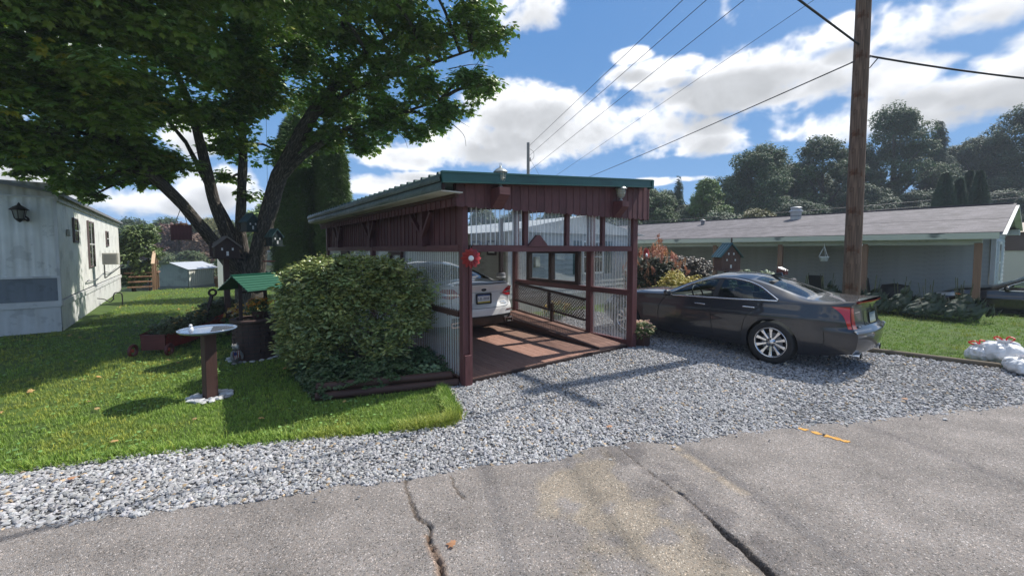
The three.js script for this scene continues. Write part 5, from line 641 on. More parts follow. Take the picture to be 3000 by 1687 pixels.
// ================================================================ trees
const mapleLeaf = flatLeaf(MAPLE, 0.22, 0.25), ovalLeaf = flatLeaf(OVAL, 0.3, 0.3);
const mapleSprigs = [1, 2, 3].map((s) => sprig(mapleLeaf, 6, 1.5, s * 7, 0.5, 0.6));
{
  const t = thing('maple_tree', 'large maple with several leaning trunks spreading over lawn and carport', 'tree', [0, 0, 0]);
  const B = [0.9, 0, -13.6];
  obj('trunk', limb([[0.95, -0.1, -13.5], [0.95, 0.5, -13.5], [0.97, 1.0, -13.5], [0.95, 1.5, -13.5]], [0.46, 0.38, 0.36, 0.3], 14, 18, 0.18), mat.bark, t);
  const limbs = [
    [[[1.05, 0.7, -13.4], [1.15, 1.5, -13.2], [1.36, 2.6, -12.9], [1.6, 3.6, -12.6], [2.05, 4.7, -12.2], [2.6, 5.7, -11.6], [3.3, 6.6, -10.9], [4.2, 7.4, -10]], [0.34, 0.3, 0.27, 0.25, 0.22, 0.17, 0.12, 0.06]],
    [[[0.8, 0.9, -13.5], [0.45, 1.55, -13.1], [0.05, 2.2, -12.7], [-0.42, 2.9, -12.3], [-0.95, 3.5, -11.8], [-1.6, 4.3, -11.2], [-2.3, 5.1, -10.4]], [0.24, 0.2, 0.17, 0.16, 0.14, 0.1, 0.05]],
    [[[0.85, 1.2, -13.5], [0.45, 2.2, -13.1], [0.25, 2.9, -12.8], [0.1, 3.7, -12.5], [-0.1, 4.8, -12.1], [-0.5, 6.1, -11.6]], [0.2, 0.17, 0.16, 0.14, 0.11, 0.05]],
    [[[0.95, 1.2, -13.5], [0.8, 2.2, -13.4], [0.85, 3.3, -13.3], [0.9, 4.6, -13.1], [0.8, 6.2, -12.9], [0.9, 7.8, -12.6]], [0.2, 0.16, 0.15, 0.12, 0.09, 0.05]],
    [[[0.9, 1.3, -13.6], [0.6, 2.3, -13.5], [0.2, 3.3, -13.4], [-0.3, 4.5, -13.3]], [0.16, 0.13, 0.11, 0.06]],
    [[[1.6, 3.6, -12.6], [2.2, 4.3, -12.0], [3.0, 4.9, -11.3], [3.9, 5.2, -10.4], [4.8, 5.5, -9.4]], [0.15, 0.12, 0.09, 0.06, 0.03]],
    [[[2.3, 5.2, -11.9], [3.2, 5.9, -10.9], [4.3, 6.3, -9.9], [5.3, 6.6, -8.7]], [0.11, 0.09, 0.06, 0.03]],
  ]; for (const [p, r] of limbs) obj('branch', limb(p, r.map((v) => v * 0.74), 26, 14, 0.16), mat.bark, t);
  const CL = [[-2.0, 4.77, -9.0, 1.1], [-1.45, 5.3, -8.58, 1.1], [-0.95, 5.2, -8.84, 1.0], [-2.05, 4.3, -10.04, 1.1], [-1.29, 4.36, -9.72, 1.0], [-2.6, 3.75, -11.33, 1.0], [-2.05, 3.75, -11.4, 0.9], [-1.38, 4.0, -11.5, 0.95], [-0.69, 4.61, -10.52, 1.05], [-0.5, 5.6, -10.38, 1.1], [-1.9, 3.15, -12.0, 0.62], [-1.1, 3.5, -11.9, 0.65], [-0.45, 3.75, -12.0, 0.6], [-0.07, 6.68, -11.3, 1.2], [0.45, 5.9, -11.54, 1.1], [0.2, 4.95, -12.2, 0.95], [0.75, 4.5, -13.1, 0.7], [0.84, 5.5, -13.12, 0.95], [1.2, 6.75, -11.6, 1.1], [1.4, 5.85, -12.7, 0.9], [0.6, 3.7, -13.6, 0.42], [0.95, 3.3, -13.4, 0.3], [2.31, 6.72, -12.02, 0.9], [2.71, 5.6, -11.71, 0.9], [2.5, 4.75, -12.4, 0.75], [3.06, 4.85, -11.45, 0.75], [3.15, 5.91, -10.76, 0.95], [2.76, 7.1, -10.43, 1.0], [3.76, 5.3, -10.31, 0.8], [3.91, 6.5, -10.19, 0.95], [3.8, 7.5, -9.65, 0.95], [4.59, 5.7, -9.31, 0.75], [4.57, 6.75, -9.07, 0.9], [4.75, 5.25, -9.2, 0.55], [5.2, 5.9, -8.54, 0.6], [5.15, 7.2, -8.49, 0.8], [5.35, 5.6, -8.34, 0.42], [5.5, 6.6, -8.15, 0.5], [5.75, 6.95, -8.0, 0.3],
    [-3.6, 4.6, -11, 1.2], [-3.4, 5.8, -10, 1.3], [-2.4, 6.5, -9.5, 1.3], [-0.8, 7.4, -9.4, 1.3], [0.8, 8.2, -10.4, 1.3], [2.2, 8.6, -10.4, 1.2], [3.7, 8.8, -9.6, 1.1], [4.9, 8.2, -8.7, 0.9], [0.2, 8.6, -12.5, 1.4], [2, 8.3, -12.8, 1.2], [-2, 6.8, -12, 1.3], [-3.4, 5.6, -13, 1.2], [-1.2, 5.4, -13.4, 1.1], [1.6, 6.6, -14.4, 1.2], [-0.3, 6.8, -14.6, 1.2], [3.2, 6.2, -13.6, 1.1], [1.9, 4.6, -13.9, 0.8], [-1.2, 4.4, -8.4, 0.6], [-2.9, 4.1, -9.6, 0.8], [-3.11, 3.8, -12.9, 0.7], [-2.73, 3.5, -13.1, 0.5], [-2.29, 3.25, -13.2, 0.42], [-2.0, 3.0, -13.1, 0.3], [-1.66, 3.45, -13.1, 0.42], [-1.11, 3.5, -13.0, 0.4], [-2.76, 4.1, -12.0, 0.8], [1.4, 6.4, -8.0, 1.0], [2.6, 6.8, -7.9, 1.0], [0.3, 5.9, -7.9, 0.9], [3.7, 7.4, -8.0, 0.9], [-0.6, 5.8, -7.8, 0.9], [2.0, 7.8, -8.6, 1.1], [3.0, 8.2, -8.6, 1.0], [1.0, 7.4, -8.8, 1.1], [4.22, 4.83, -9.91, 0.55], [4.95, 5.2, -9.05, 0.55], [5.42, 5.62, -8.41, 0.45], [3.38, 4.53, -11.2, 0.55], [3.67, 4.75, -10.72, 0.6], [4.64, 4.92, -9.4, 0.5]];
  const lists = [[], [], []]; let tmp = [];
  for (const [x, y, z, r] of CL) { const n = Math.round(350 * r ** 2.1); for (let k = 0; k < 5; k++) { const a = rr(0, 6.3), e = rr(-0.8, 0.8), q = r * rr(0.25, 0.75), s = r * rr(0.42, 0.66); clump(tmp, x + q * Math.cos(a) * Math.cos(e), y + q * Math.sin(e) * 0.7, z + q * Math.sin(a) * Math.cos(e), s * 1.15, s * 0.62, s * 1.15, Math.round(n / 5), 0.085, 0.1); } }
  tmp.forEach((l, i) => lists[i % 3].push(l)); const lm = leafMat(0.19, 0.32, 0.045, 0.5, 0.5);
  lists.forEach((l, i) => scatter('crown', mapleSprigs[i], lm, l, t, (c) => { const b = rr(0.65, 1.25), w = rnd(); return w > 0.985 ? c.setRGB(b * 2.0, b * 1.15, b * 0.6) : c.setRGB(b * rr(0.85, 1.2), b, b * rr(0.8, 1.1)); }));
  const nodes = limbs.flatMap(([p]) => { const c = new THREE.CatmullRomCurve3(p.map(V3)); return Array.from({ length: 14 }, (_, i) => c.getPoint(0.25 + 0.75 * i / 13)); });
  for (const [x, y, z, r] of CL) { const e = new THREE.Vector3(x, y, z); let best = nodes[0]; for (const n of nodes) if (n.y < y + 0.4 && n.distanceTo(e) < best.distanceTo(e)) best = n; const m = best.clone().lerp(e, 0.5); m.y += 0.12 * best.distanceTo(e); obj('branch', limb([best.toArray(), m.toArray(), [x, y, z]], [0.05, 0.034, 0.014], 12, 7), mat.bark, t); for (let k = 0; k < 4; k++) obj('twig', limb([e.clone().lerp(m, 0.35 * rnd()).toArray(), [x + rr(-0.4, 0.4) * r, y + rr(-0.1, 0.3) * r, z + rr(-0.4, 0.4) * r], [x + rr(-0.9, 0.9) * r, y + rr(-0.3, 0.5) * r, z + rr(-0.9, 0.9) * r]], [0.014, 0.009, 0.004], 6, 5), mat.bark, t); }
  // bare twigs that show at the crown's right end
  for (const [a, b, c] of [[[4.6, 5.3, -9.3], [5.0, 5.0, -9.0], [5.3, 4.8, -8.8]], [[5.2, 6.5, -8.6], [5.6, 6.7, -8.2], [5.95, 6.95, -7.9]], [[4.9, 5.0, -9.2], [5.2, 4.6, -8.9], [5.25, 4.35, -8.9]], [[3.8, 4.9, -10.3], [4.1, 4.6, -10.0], [4.15, 4.35, -9.9]], [[4.8, 6.1, -8.9], [5.3, 6.2, -8.5], [5.6, 6.1, -8.2]]]) obj('twig', limb([a, b, c], [0.014, 0.009, 0.004], 8, 5), mat.bark, t);
}
// generic leafy tree: trunk, limbs, clumped crown
const farSprigs = [sprig(ovalLeaf, 9, 1.0, 91, 0.5), sprig(mapleLeaf, 7, 1.0, 92, 0.5)];
function leafyTree(name, label, x, z, h, rx, col, o = {}) {
  const y0 = groundY(x, z), t = thing(name, label, 'tree', [x, y0, z], 0, o.group); const cb = o.base ?? 0.3;
  obj('trunk', limb([[0, -0.3, 0], [0.05 * h * 0.1, h * 0.3, 0.03], [0.02, h * 0.6, 0.05], [0, h * 0.88, 0]], [h * 0.03, h * 0.022, h * 0.014, h * 0.004], 10, 8), mat.bark, t);
  for (let k = 0; k < 4; k++) { const a = rr(0, 6.3), q = rx * 0.6; obj('branch', limb([[0, h * (0.32 + 0.1 * k), 0], [Math.cos(a) * q * 0.5, h * (0.42 + 0.1 * k), Math.sin(a) * q * 0.5], [Math.cos(a) * q, h * (0.5 + 0.1 * k), Math.sin(a) * q]], [h * 0.012, h * 0.008, h * 0.003], 6, 6), mat.bark, t); }
  const list = [], n = o.n ?? 30, cs = o.leaf ?? 0.3; for (let k = 0; k < n; k++) { const v = rnd(), yy = lerp(cb, 0.97, v), pr = Math.sin(Math.PI * clamp((v * 0.82 + 0.16))) ** 0.75, a = rr(0, 6.3), q = rx * pr * Math.sqrt(rnd()) * (0.6 + 0.6 * vnoise(a * 1.5 + x, v * 5, z)), s = rx * rr(0.13, 0.34); clump(list, Math.cos(a) * q, yy * h, Math.sin(a) * q, s, s * 0.75, s, o.per ?? 95, cs, 0.3); }
  scatter('crown', farSprigs[o.sprig ?? 0], leafMat(col[0] * 1.5, col[1] * 1.5, col[2] * 1.4, 0.35, 0.65), list, t, tinter(0.55, 0.25)); return t;
}
function conifer(name, label, x, z, h, r, col, o = {}) {
  const y0 = groundY(x, z), t = thing(name, label, 'tree', [x, y0, z], 0, o.group); obj('trunk', limb([[0, -0.3, 0], [0, h * 0.5, 0], [0, h * 0.97, 0]], [h * 0.02, h * 0.013, 0.02], 6, 7), mat.bark, t); const list = [];
  for (let k = 0; k < (o.n ?? 1700); k++) { const v = 1 - Math.sqrt(rnd()) * 0.995, y = h * lerp(0.08, 1, v), tier = 0.75 + 0.35 * Math.sin(v * (o.tiers ?? 30)), R = r * (1 - v) ** 1.05 * tier + 0.03, a = rr(0, 6.3), q = R * Math.sqrt(rr(0.25, 1)) * (0.8 + 0.4 * vnoise(a * 2, v * 14, x)); list.push([Math.cos(a) * q, y - q * 0.3, Math.sin(a) * q, (o.leaf ?? 0.35) * rr(0.7, 1.3) * (1.1 - 0.6 * v), 0.4, -a, 0]); }
  scatter('crown', sprig(flatLeaf(NARROW, 0.5, 0.4), 14, 0.7, 17, 0.3, 0.4), leafMat(col[0] * 1.6, col[1] * 1.6, col[2] * 1.5, 0.15, 0.8), list, t, tinter(0.45, 0.1)); return t;
}
// dense columnar evergreen: foliage shell of fine sprays over a dark core
const spray = sprig(flatLeaf(NARROW, 0.8, 0.1), 16, 0.5, 55, 0.2, 1);
function column(label, x, z, h, r, col, group, n = 5200, tall = false) {
  const t = thing('arborvitae', label, 'tree', [x, groundY(x, z), z], 0, group), list = [], prof = (v) => r * (tall ? (0.82 + 0.18 * Math.sin(v * 3)) * (v > 0.6 ? Math.sqrt(Math.max(0, 1 - ((v - 0.6) / 0.4) ** 2)) : 1) : (1 - v ** 2.4));
  obj('trunk', limb([[0, -0.2, 0], [0, h * 0.5, 0], [0, h * 0.85, 0]], [r * 0.2, r * 0.14, 0.02], 6, 8), mat.bark, t);
  for (let k = 0; k < n; k++) { const v = rnd(), a = rr(0, 6.3), R = prof(v) * (0.8 + 0.34 * vnoise(Math.cos(a) * 2.2 + x, v * h * 1.6, Math.sin(a) * 2.2)) * rr(0.72, 1.02); list.push([Math.cos(a) * R, v * h + 0.1, Math.sin(a) * R, rr(0.11, 0.2) * (r > 1 ? 1.4 : 1), rr(-0.5, 0.5), a, rr(-0.5, 0.5)]); }
  scatter('crown', spray, leafMat(...col, 0.15, 0.75), list, t, tinter(0.55, 0.15)); return t;
}
column('tall columnar evergreen behind the carport, just right of the maple trunk', 2.95, -17.9, 6.8, 0.85, [0.075, 0.145, 0.028], 'columnar evergreens behind the carport', 9000, true);
column('tall columnar evergreen behind the carport roof edge, right of its twin', 4.05, -16.95, 6.4, 0.58, [0.085, 0.16, 0.03], 'columnar evergreens behind the carport', 6500, true);
// clipped evergreens above the long roof on the right
const at = (px, Z) => { const X = (px - 1500) / 1200 * Z; return [0.8 * X + 0.6 * Z, 0.6 * X - 0.8 * Z]; }, hh = (py, Z) => 1.8 + (731 - py) / 1200 * Z;
{ const L = ['broad clipped evergreen rising above the grey roof, leftmost of the clipped row', 'small clipped evergreen above the grey roof between two taller ones', 'clipped evergreen peeking from behind the rightmost clipped evergreen', 'rounded clipped evergreen above the grey roof, rightmost of the clipped row']; [[...at(2758, 28), 7.1, 1.0], [...at(2800, 28), 6.7, 0.65], [...at(2828, 30), 7.6, 0.65], [...at(2858, 28), 7.2, 0.85]].forEach(([x, z, h, r], i) => column(L[i], x, z, h, r, [0.03, 0.075, 0.032], 'clipped evergreens above the grey roof', 5200)); }
// trees behind the long home, from the carport to the right edge
for (const [kind, px, py, Z, r, c, l] of [
  ['l', 1905, 548, 40, 2.6, [0.05, 0.10, 0.02], 'small rounded green tree rising just right of the carport roof'],
  ['l', 1410, 600, 34, 2.6, [0.04, 0.08, 0.03], 'dark green tree behind the carport, seen through the left upper front panel'], ['l', 1520, 592, 36, 2.8, [0.035, 0.075, 0.028], 'dark green tree behind the carport, seen through the second upper panel'], ['l', 1635, 590, 36, 2.6, [0.04, 0.08, 0.03], 'dark green tree behind the pale home, seen through the middle upper panels'], ['l', 1745, 585, 38, 2.6, [0.035, 0.07, 0.028], 'dark green tree behind the pale home, seen through the right upper panel'], ['l', 1830, 575, 38, 2.6, [0.04, 0.08, 0.03], 'dark green tree just behind the right carport post'],
  ['c', 1985, 508, 43, 2.4, [0.02, 0.05, 0.025], 'slender dark spruce right of the carport'],
  ['l', 2068, 522, 40, 2.4, [0.09, 0.16, 0.025], 'bright green small tree right of the slender spruce'],
  ['c', 2132, 545, 46, 2.2, [0.02, 0.045, 0.024], 'dark narrow spruce left of the big round tree'],
  ['l', 2235, 432, 44, 5.0, [0.045, 0.095, 0.03], 'big round green tree behind the long roof, left of the pole'],
  ['l', 2400, 402, 44, 4.0, [0.045, 0.085, 0.03], 'tall loose green tree directly left of the utility pole'],
  ['l', 2605, 316, 46, 4.8, [0.05, 0.095, 0.034], 'tallest airy green tree directly right of the utility pole'],
  ['c', 2735, 345, 46, 4.6, [0.03, 0.055, 0.032], 'broad dark pine above the clipped evergreens'],
  ['l', 2850, 400, 48, 4.6, [0.045, 0.085, 0.034], 'rounded dark green tree right of the broad pine'],
  ['l', 2990, 312, 45, 5.0, [0.045, 0.085, 0.035], 'tall dark green tree at the right edge of view'],
  ['l', 3180, 380, 45, 5.0, [0.045, 0.09, 0.03], 'green tree past the right edge, next to the tall dark one'],
  ['l', 2110, 620, 36, 3.0, [0.04, 0.08, 0.03], 'low dark green tree in front of the narrow spruce'],
  ['l', 2330, 590, 38, 3.4, [0.035, 0.075, 0.03], 'dark green tree low behind the roof vents'],
  ['l', 2520, 540, 40, 3.6, [0.035, 0.07, 0.03], 'dark green tree low behind the utility pole'],
  ['l', 2680, 560, 40, 3.6, [0.035, 0.07, 0.03], 'dark tree low behind the broad clipped evergreen'],
  ['l', 2940, 560, 40, 3.8, [0.035, 0.07, 0.03], 'dark tree low behind the gable end of the long home'],
  ['l', 1950, 555, 44, 3.0, [0.045, 0.09, 0.03], 'dark green tree left of the slender spruce, just past the carport'], ['l', 2165, 500, 46, 3.4, [0.045, 0.09, 0.03], 'green tree filling the gap left of the big round tree'], ['l', 2105, 560, 44, 3.0, [0.05, 0.1, 0.03], 'mid green tree behind the bright small tree'],
  ['l', 2020, 600, 42, 3.2, [0.035, 0.075, 0.028], 'dark green tree low between the small bright tree and the carport'], ['l', 2310, 480, 46, 4.2, [0.04, 0.08, 0.03], 'dark green tree between the big round tree and the loose tree'], ['l', 2500, 430, 48, 4.2, [0.04, 0.08, 0.032], 'dark green tree half hidden behind the utility pole'], ['l', 2790, 430, 50, 4.4, [0.035, 0.075, 0.032], 'dark tree between the broad pine and the rounded tree'], ['l', 2920, 420, 50, 4.2, [0.04, 0.08, 0.032], 'dark tree left of the tall tree at the right edge'],
  ['l', 2215, 610, 30, 2.0, [0.13, 0.13, 0.05], 'pale brownish bushy tree above the long roof'],
]) { const [x, z] = at(px, Z), h = hh(py, Z); if (kind === 'l') leafyTree('background_tree', l, x, z, h, r, c, { base: h > 10 ? 0.18 : 0.12, n: Math.round(34 + r * 12), leaf: 0.17, per: 130, group: 'trees behind the long grey roof' }); else conifer('background_conifer', l, x, z, h, r, c, { n: r > 3 ? 7000 : 2800, leaf: r > 3 ? 0.55 : 0.4, group: 'trees behind the long grey roof' }); }
// trees far left
for (const [px, py, Z, r, c, l, s] of [
  [385, 652, 52, 4.0, [0.03, 0.07, 0.025], 'dark green tree far left, right behind the leafy trellis', 0], [455, 668, 60, 4.0, [0.05, 0.09, 0.02], 'green tree far left between trellis and red tree', 0], [490, 645, 56, 3.4, [0.04, 0.085, 0.02], 'rounded dark green tree far left, behind the red tree', 0], [525, 668, 50, 3.6, [0.10, 0.045, 0.032], 'reddish brown leaved tree behind the hanging basket', 1], [590, 690, 48, 3.0, [0.12, 0.065, 0.035], 'russet leaved tree low behind the shed', 1], [560, 740, 42, 2.6, [0.06, 0.095, 0.025], 'olive bushy tree right behind the shed roof', 0], [620, 648, 52, 4.0, [0.12, 0.13, 0.03], 'yellow olive tree between the maple trunks', 0], [660, 640, 60, 4.0, [0.08, 0.11, 0.03], 'olive green tree behind the birdhouse', 0], [480, 750, 46, 2.8, [0.07, 0.1, 0.03], 'low green bushy tree left of the hanging basket', 0],
  [785, 605, 27, 2.0, [0.13, 0.19, 0.04], 'light green tree between maple trunk and columnar evergreen', 0], [735, 625, 30, 2.0, [0.12, 0.18, 0.04], 'light green tree seen between the two right maple trunks', 0], [1040, 700, 30, 2.5, [0.06, 0.1, 0.03], 'green tree low behind the carport eave', 0], [250, 660, 50, 4, [0.03, 0.07, 0.025], 'dark green tree behind the white mobile home', 0],
]) { const [x, z] = at(px, Z), y = hh(py, Z); leafyTree('background_tree', l, x, z, y - groundY(x, z), r, c, { base: 0.12, n: Math.round(16 + r * 6), leaf: 0.2, per: 130, sprig: s, group: 'trees beyond the left lawn' }); }
// wooded ridge on the horizon
{ const l = []; for (let k = 0; k < 16000; k++) { const a = rr(-2.6, 0.9), R = rr(120, 190), x = Math.cos(a) * R, z = Math.sin(a) * R; l.push([x, groundY(x, z) + rr(0, 5.5) + 2 * fbm(a * 9, 1, 1, 3), z, rr(0.8, 1.5)]); } const o = scatter('far_woods', farSprigs[0], leafMat(0.035, 0.065, 0.03, 0.2, 0.8), l, scene, tinter(0.5, 0.2)); o.userData = { kind: 'stuff', label: 'far wooded ridge along the horizon', category: 'woods' }; }
// leafy vine trellis at the white home's corner
{ const t = thing('vine_trellis', 'tall leafy vine on a wooden trellis at the far end of the white home', 'vine', [-2.75, groundY(-2.75, -26), -25.9]); for (const x of [-0.6, 0, 0.6]) obj('trellis_post', bx(0.07, 2.6, 0.07), mat.darkbrown, t, [x, 1.3, 0]); for (const y of [1.1, 1.7]) obj('trellis_rail', bx(1.4, 0.06, 0.05), mat.darkbrown, t, [0, y, 0]); obj('stem', limb([[0.1, 0, 0.1], [0.05, 0.6, 0.1], [0.2, 1.3, 0.05]], [0.05, 0.04, 0.02], 8, 6), mat.stem, t); const a = []; for (let k = 0; k < 22; k++) clump(a, rr(-0.7, 0.75), rr(0.5, 3.0), rr(-0.3, 0.4), 0.35, 0.3, 0.3, 60, 0.13, 0.2); scatter('leaves', farSprigs[0], leafMat(0.14, 0.21, 0.05), a, t, tinter(0.5)); }

// ================================================================ garden in front of the carport
{ // big clipped shrub
  const t = thing('clipped_shrub', 'big clipped shrub with glossy pale leaves and bare stems in front of the carport wall', 'shrub', [1.76, 0, -6.12]);
  const C0 = (a, v) => [Math.cos(a), Math.sin(a)], U = [0.8, 0.6], Wd = [-0.6, 0.8]; // long axis follows the bed
  for (let k = 0; k < 9; k++) { const a = -1.1 + k * 0.275, s = rr(0.5, 0.95), lean = (k - 4) * 0.2; const p = (q, h, o = 0) => [U[0] * q + Wd[0] * o, h, U[1] * q + Wd[1] * o]; obj('stem', limb([p(lean * 0.25 + 0.1, 0.02), p(lean * 0.45 + 0.08, 0.4, rr(-0.05, 0.08)), p(lean * 0.75, 0.8, rr(-0.15, 0.2)), p(lean * 1.05, 1.25, rr(-0.2, 0.25))], [0.015, 0.012, 0.008, 0.004], 12, 6), mat.stem, t); for (let b = 0; b < 5; b++) { const h = rr(0.5, 1.05), q = lean * (0.3 + h * 0.6), d = rr(-0.45, 0.45); obj('twig', limb([p(q, h), p(q + d * 0.5, h + 0.18, rr(-0.15, 0.25)), p(q + d, h + 0.38, rr(-0.25, 0.35))], [0.008, 0.006, 0.003], 6, 5), mat.stem, t); } }
  const list = []; const put = (q, h, o, rq, rh, ro, n) => { const L = []; clump(L, 0, 0, 0, rq, rh, ro, Math.round(n * 0.62), 0.062, 0.5); for (const l of L) list.push([U[0] * (q + l[0]) + Wd[0] * (o + l[2]), h + l[1], U[1] * (q + l[0]) + Wd[1] * (o + l[2]), l[3] * rr(0.6, 1.35)]); };
  put(-0.48, 1.22, 0, 0.5, 0.4, 0.5, 1300); put(0.1, 1.33, 0, 0.6, 0.36, 0.52, 1400); put(0.65, 1.2, 0, 0.5, 0.4, 0.45, 1100); put(-0.78, 0.9, 0.05, 0.3, 0.5, 0.42, 900); put(-0.55, 0.5, 0.2, 0.34, 0.4, 0.34, 700); put(0.45, 0.45, 0.25, 0.3, 0.36, 0.3, 420); put(0.0, 0.62, 0.1, 0.4, 0.3, 0.3, 330); put(0.88, 0.95, 0.02, 0.22, 0.38, 0.32, 480); put(0.75, 0.75, 0.3, 0.22, 0.22, 0.18, 240); put(-0.72, 0.55, 0.2, 0.3, 0.35, 0.35, 520); put(-0.3, 1.0, 0.25, 0.5, 0.25, 0.3, 520);
  for (let k = 0; k < 620; k++) { const q = rr(-0.98, 0.98), o = rr(-0.42, 0.42); list.push([U[0] * q + Wd[0] * o, 1.52 + 0.24 * fbm(q * 3, o * 3, 1, 3) - 0.24 * Math.abs(q) ** 3.2 - 0.3 * Math.abs(o) ** 2, U[1] * q + Wd[1] * o, 0.062 * rr(0.7, 1.35)]); }
  for (let i = list.length - 1; i >= 0; i--) { const l = list[i]; if (fbm(l[0] * 3.2, l[1] * 3.2, l[2] * 3.2, 2) < 0.4) list.splice(i, 1); }
  for (let k = 0; k < 26; k++) { const q = rr(-0.9, 0.95), o = rr(-0.3, 0.35), b = [U[0] * q + Wd[0] * o, 1.5 - 0.2 * Math.abs(q) ** 3, U[1] * q + Wd[1] * o], e = [b[0] + rr(-0.1, 0.1), b[1] + rr(0.12, 0.28), b[2] + rr(-0.1, 0.1)]; obj('shoot', limb([b, [(b[0] + e[0]) / 2, (b[1] + e[1]) / 2 + 0.02, (b[2] + e[2]) / 2], e], [0.005, 0.004, 0.002], 5, 5), mat.stem, t); for (let j = 0; j < 3; j++) { const f = j / 3 + 0.3; list.push([lerp(b[0], e[0], f), lerp(b[1], e[1], f), lerp(b[2], e[2], f), rr(0.035, 0.055)]); } }
  scatter('leaves', sprig(flatLeaf(OVAL, 0.35, 0.4), 6, 1.1, 71, 0.35, 1, -0.15), leafMat(0.29, 0.35, 0.13, 0.3, 0.26), list, t, tinter(0.6, 0.3));
}
{ // ivy and dark ground cover in the bed
  const list = []; for (let k = 0; k < 3800; k++) { const x = rr(0.98, 2.7), z = rr(-7.2, -4.95); if (z > -5.22 + (x - 1) * 0.3) continue; list.push([x, rr(0.02, 0.1) + 0.3 * rnd() * vnoise(x * 3, z * 3, 1), z, rr(0.03, 0.055)]); }
  const o = scatter('ivy_ground_cover', sprig(mapleLeaf, 5, 1.0, 61, 0.8, 0.5), leafMat(0.05, 0.10, 0.03, 0.25, 0.5), list, scene, tinter(0.5, 0.2)); o.userData = { kind: 'stuff', label: 'dark ivy and leafy ground cover in the timber-edged bed', category: 'ground cover' };
  const p = thing('pale_leaf_plant', 'small plant with pale scalloped leaves behind the timber edging', 'plant', [2.35, 0.1, -5.05]); const a = []; clump(a, 0, 0.05, 0, 0.2, 0.08, 0.14, 45, 0.065, 0.2); scatter('leaves', sprig(flatLeaf(MAPLE, 0.1, 0.1), 4, 0.8, 62, 1), leafMat(0.22, 0.32, 0.16, 0.3), a, p, tinter(0.3)); obj('stem', limb([[0, -0.1, 0], [0.01, 0.0, 0], [0, 0.06, 0.01]], [0.012, 0.01, 0.006], 4, 5), mat.stem, p);
  struct('planting_bed', new THREE.ShapeGeometry(new THREE.Shape([[0.98, 7.3], [2.7, 7.3], [2.7, 4.85], [0.98, 5.28]].map(([x, y]) => new THREE.Vector2(x, y)))).rotateX(-Math.PI / 2).translate(0, 0.012, 0), mat.soil);
}
function timber(label, a, b, r, m = mat.brown) { const A = new THREE.Vector3(...a), B = new THREE.Vector3(...b), L = A.distanceTo(B); const g = lathe([[0, 0], [r * 0.86, 0], [r, 0.02], [r, L - 0.02], [r * 0.86, L], [0, L]], 14); const q = new THREE.Quaternion().setFromUnitVectors(new THREE.Vector3(0, 1, 0), B.sub(A).normalize()); g.applyQuaternion(q); return single('landscape_timber', label, 'timber', g, m, a, undefined, 'landscape timbers edging the beds'); }
timber('lower round brown timber edging the shrub bed', [1.0, 0.05, -5.25], [2.64, 0.045, -4.7], 0.052); timber('upper round brown timber stacked at the front of the shrub bed', [1.02, 0.148, -5.29], [2.58, 0.14, -4.77], 0.05);
timber('weathered grey timber along the grass behind the grey sedan', [9.27, 0.03, -2.2], [9.62, 0.03, -0.45], 0.05, M(0.16, 0.13, 0.09, 0.9, { map: T.wood }));
// bird bath
{
  const t = thing('bird_bath', 'pale glazed bird bath bowl on a square brown post in the lawn', 'bird bath', [0.0, 0, -6.14]);
  obj('post', rbox(0.125, 0.78, 0.125, 0.008), mat.brown, t, [0, 0.39, 0], [0, 0.35, 0]); obj('cap', rbox(0.16, 0.03, 0.16, 0.006), mat.brown, t, [0, 0.785, 0], [0, 0.35, 0]);
  obj('bowl', lathe([[0, 0.8], [0.22, 0.802], [0.285, 0.822], [0.3, 0.838], [0.298, 0.848], [0.285, 0.846], [0.262, 0.83], [0.21, 0.82], [0, 0.816]], 48), PM(0.16, 0.22, 0.33, 0.15, { clearcoat: 1 }), t); obj('water', new THREE.CircleGeometry(0.268, 40).rotateX(-Math.PI / 2).translate(0, 0.835, 0), PM(0.45, 0.5, 0.58, 0.02, { transmission: 0.6, thickness: 0, clearcoat: 1 }), t);
  const bird = obj('bird_ornament', [new THREE.SphereGeometry(0.028, 14, 10).scale(1, 1.35, 1.15).translate(0, 0.04, 0), new THREE.SphereGeometry(0.018, 12, 8).translate(0.0, 0.088, 0.012), new THREE.ConeGeometry(0.006, 0.02, 6).rotateX(Math.PI / 2).translate(0, 0.088, 0.035), new THREE.ConeGeometry(0.016, 0.06, 6).rotateX(-1.9).translate(0, 0.015, -0.04)], M(0.6, 0.62, 0.65, 0.4), t, [-0.16, 0.828, 0.1]);
  for (let k = 0; k < 34; k++) { const a = k / 17 * 6.283 + rr(-0.1, 0.1), r = k < 17 ? rr(0.18, 0.22) : rr(0.12, 0.16); const g = stoneGeo(k + 9).clone(); g.scale(rr(0.035, 0.055), rr(0.03, 0.045), rr(0.035, 0.05)); const sg = rr(0.28, 0.6); obj('base_stone', g, M(sg, sg * 1.01, sg * 1.04, 0.7, { flatShading: true }), t, [Math.cos(a) * r, 0.015, Math.sin(a) * r], [0, a, 0]); }
}
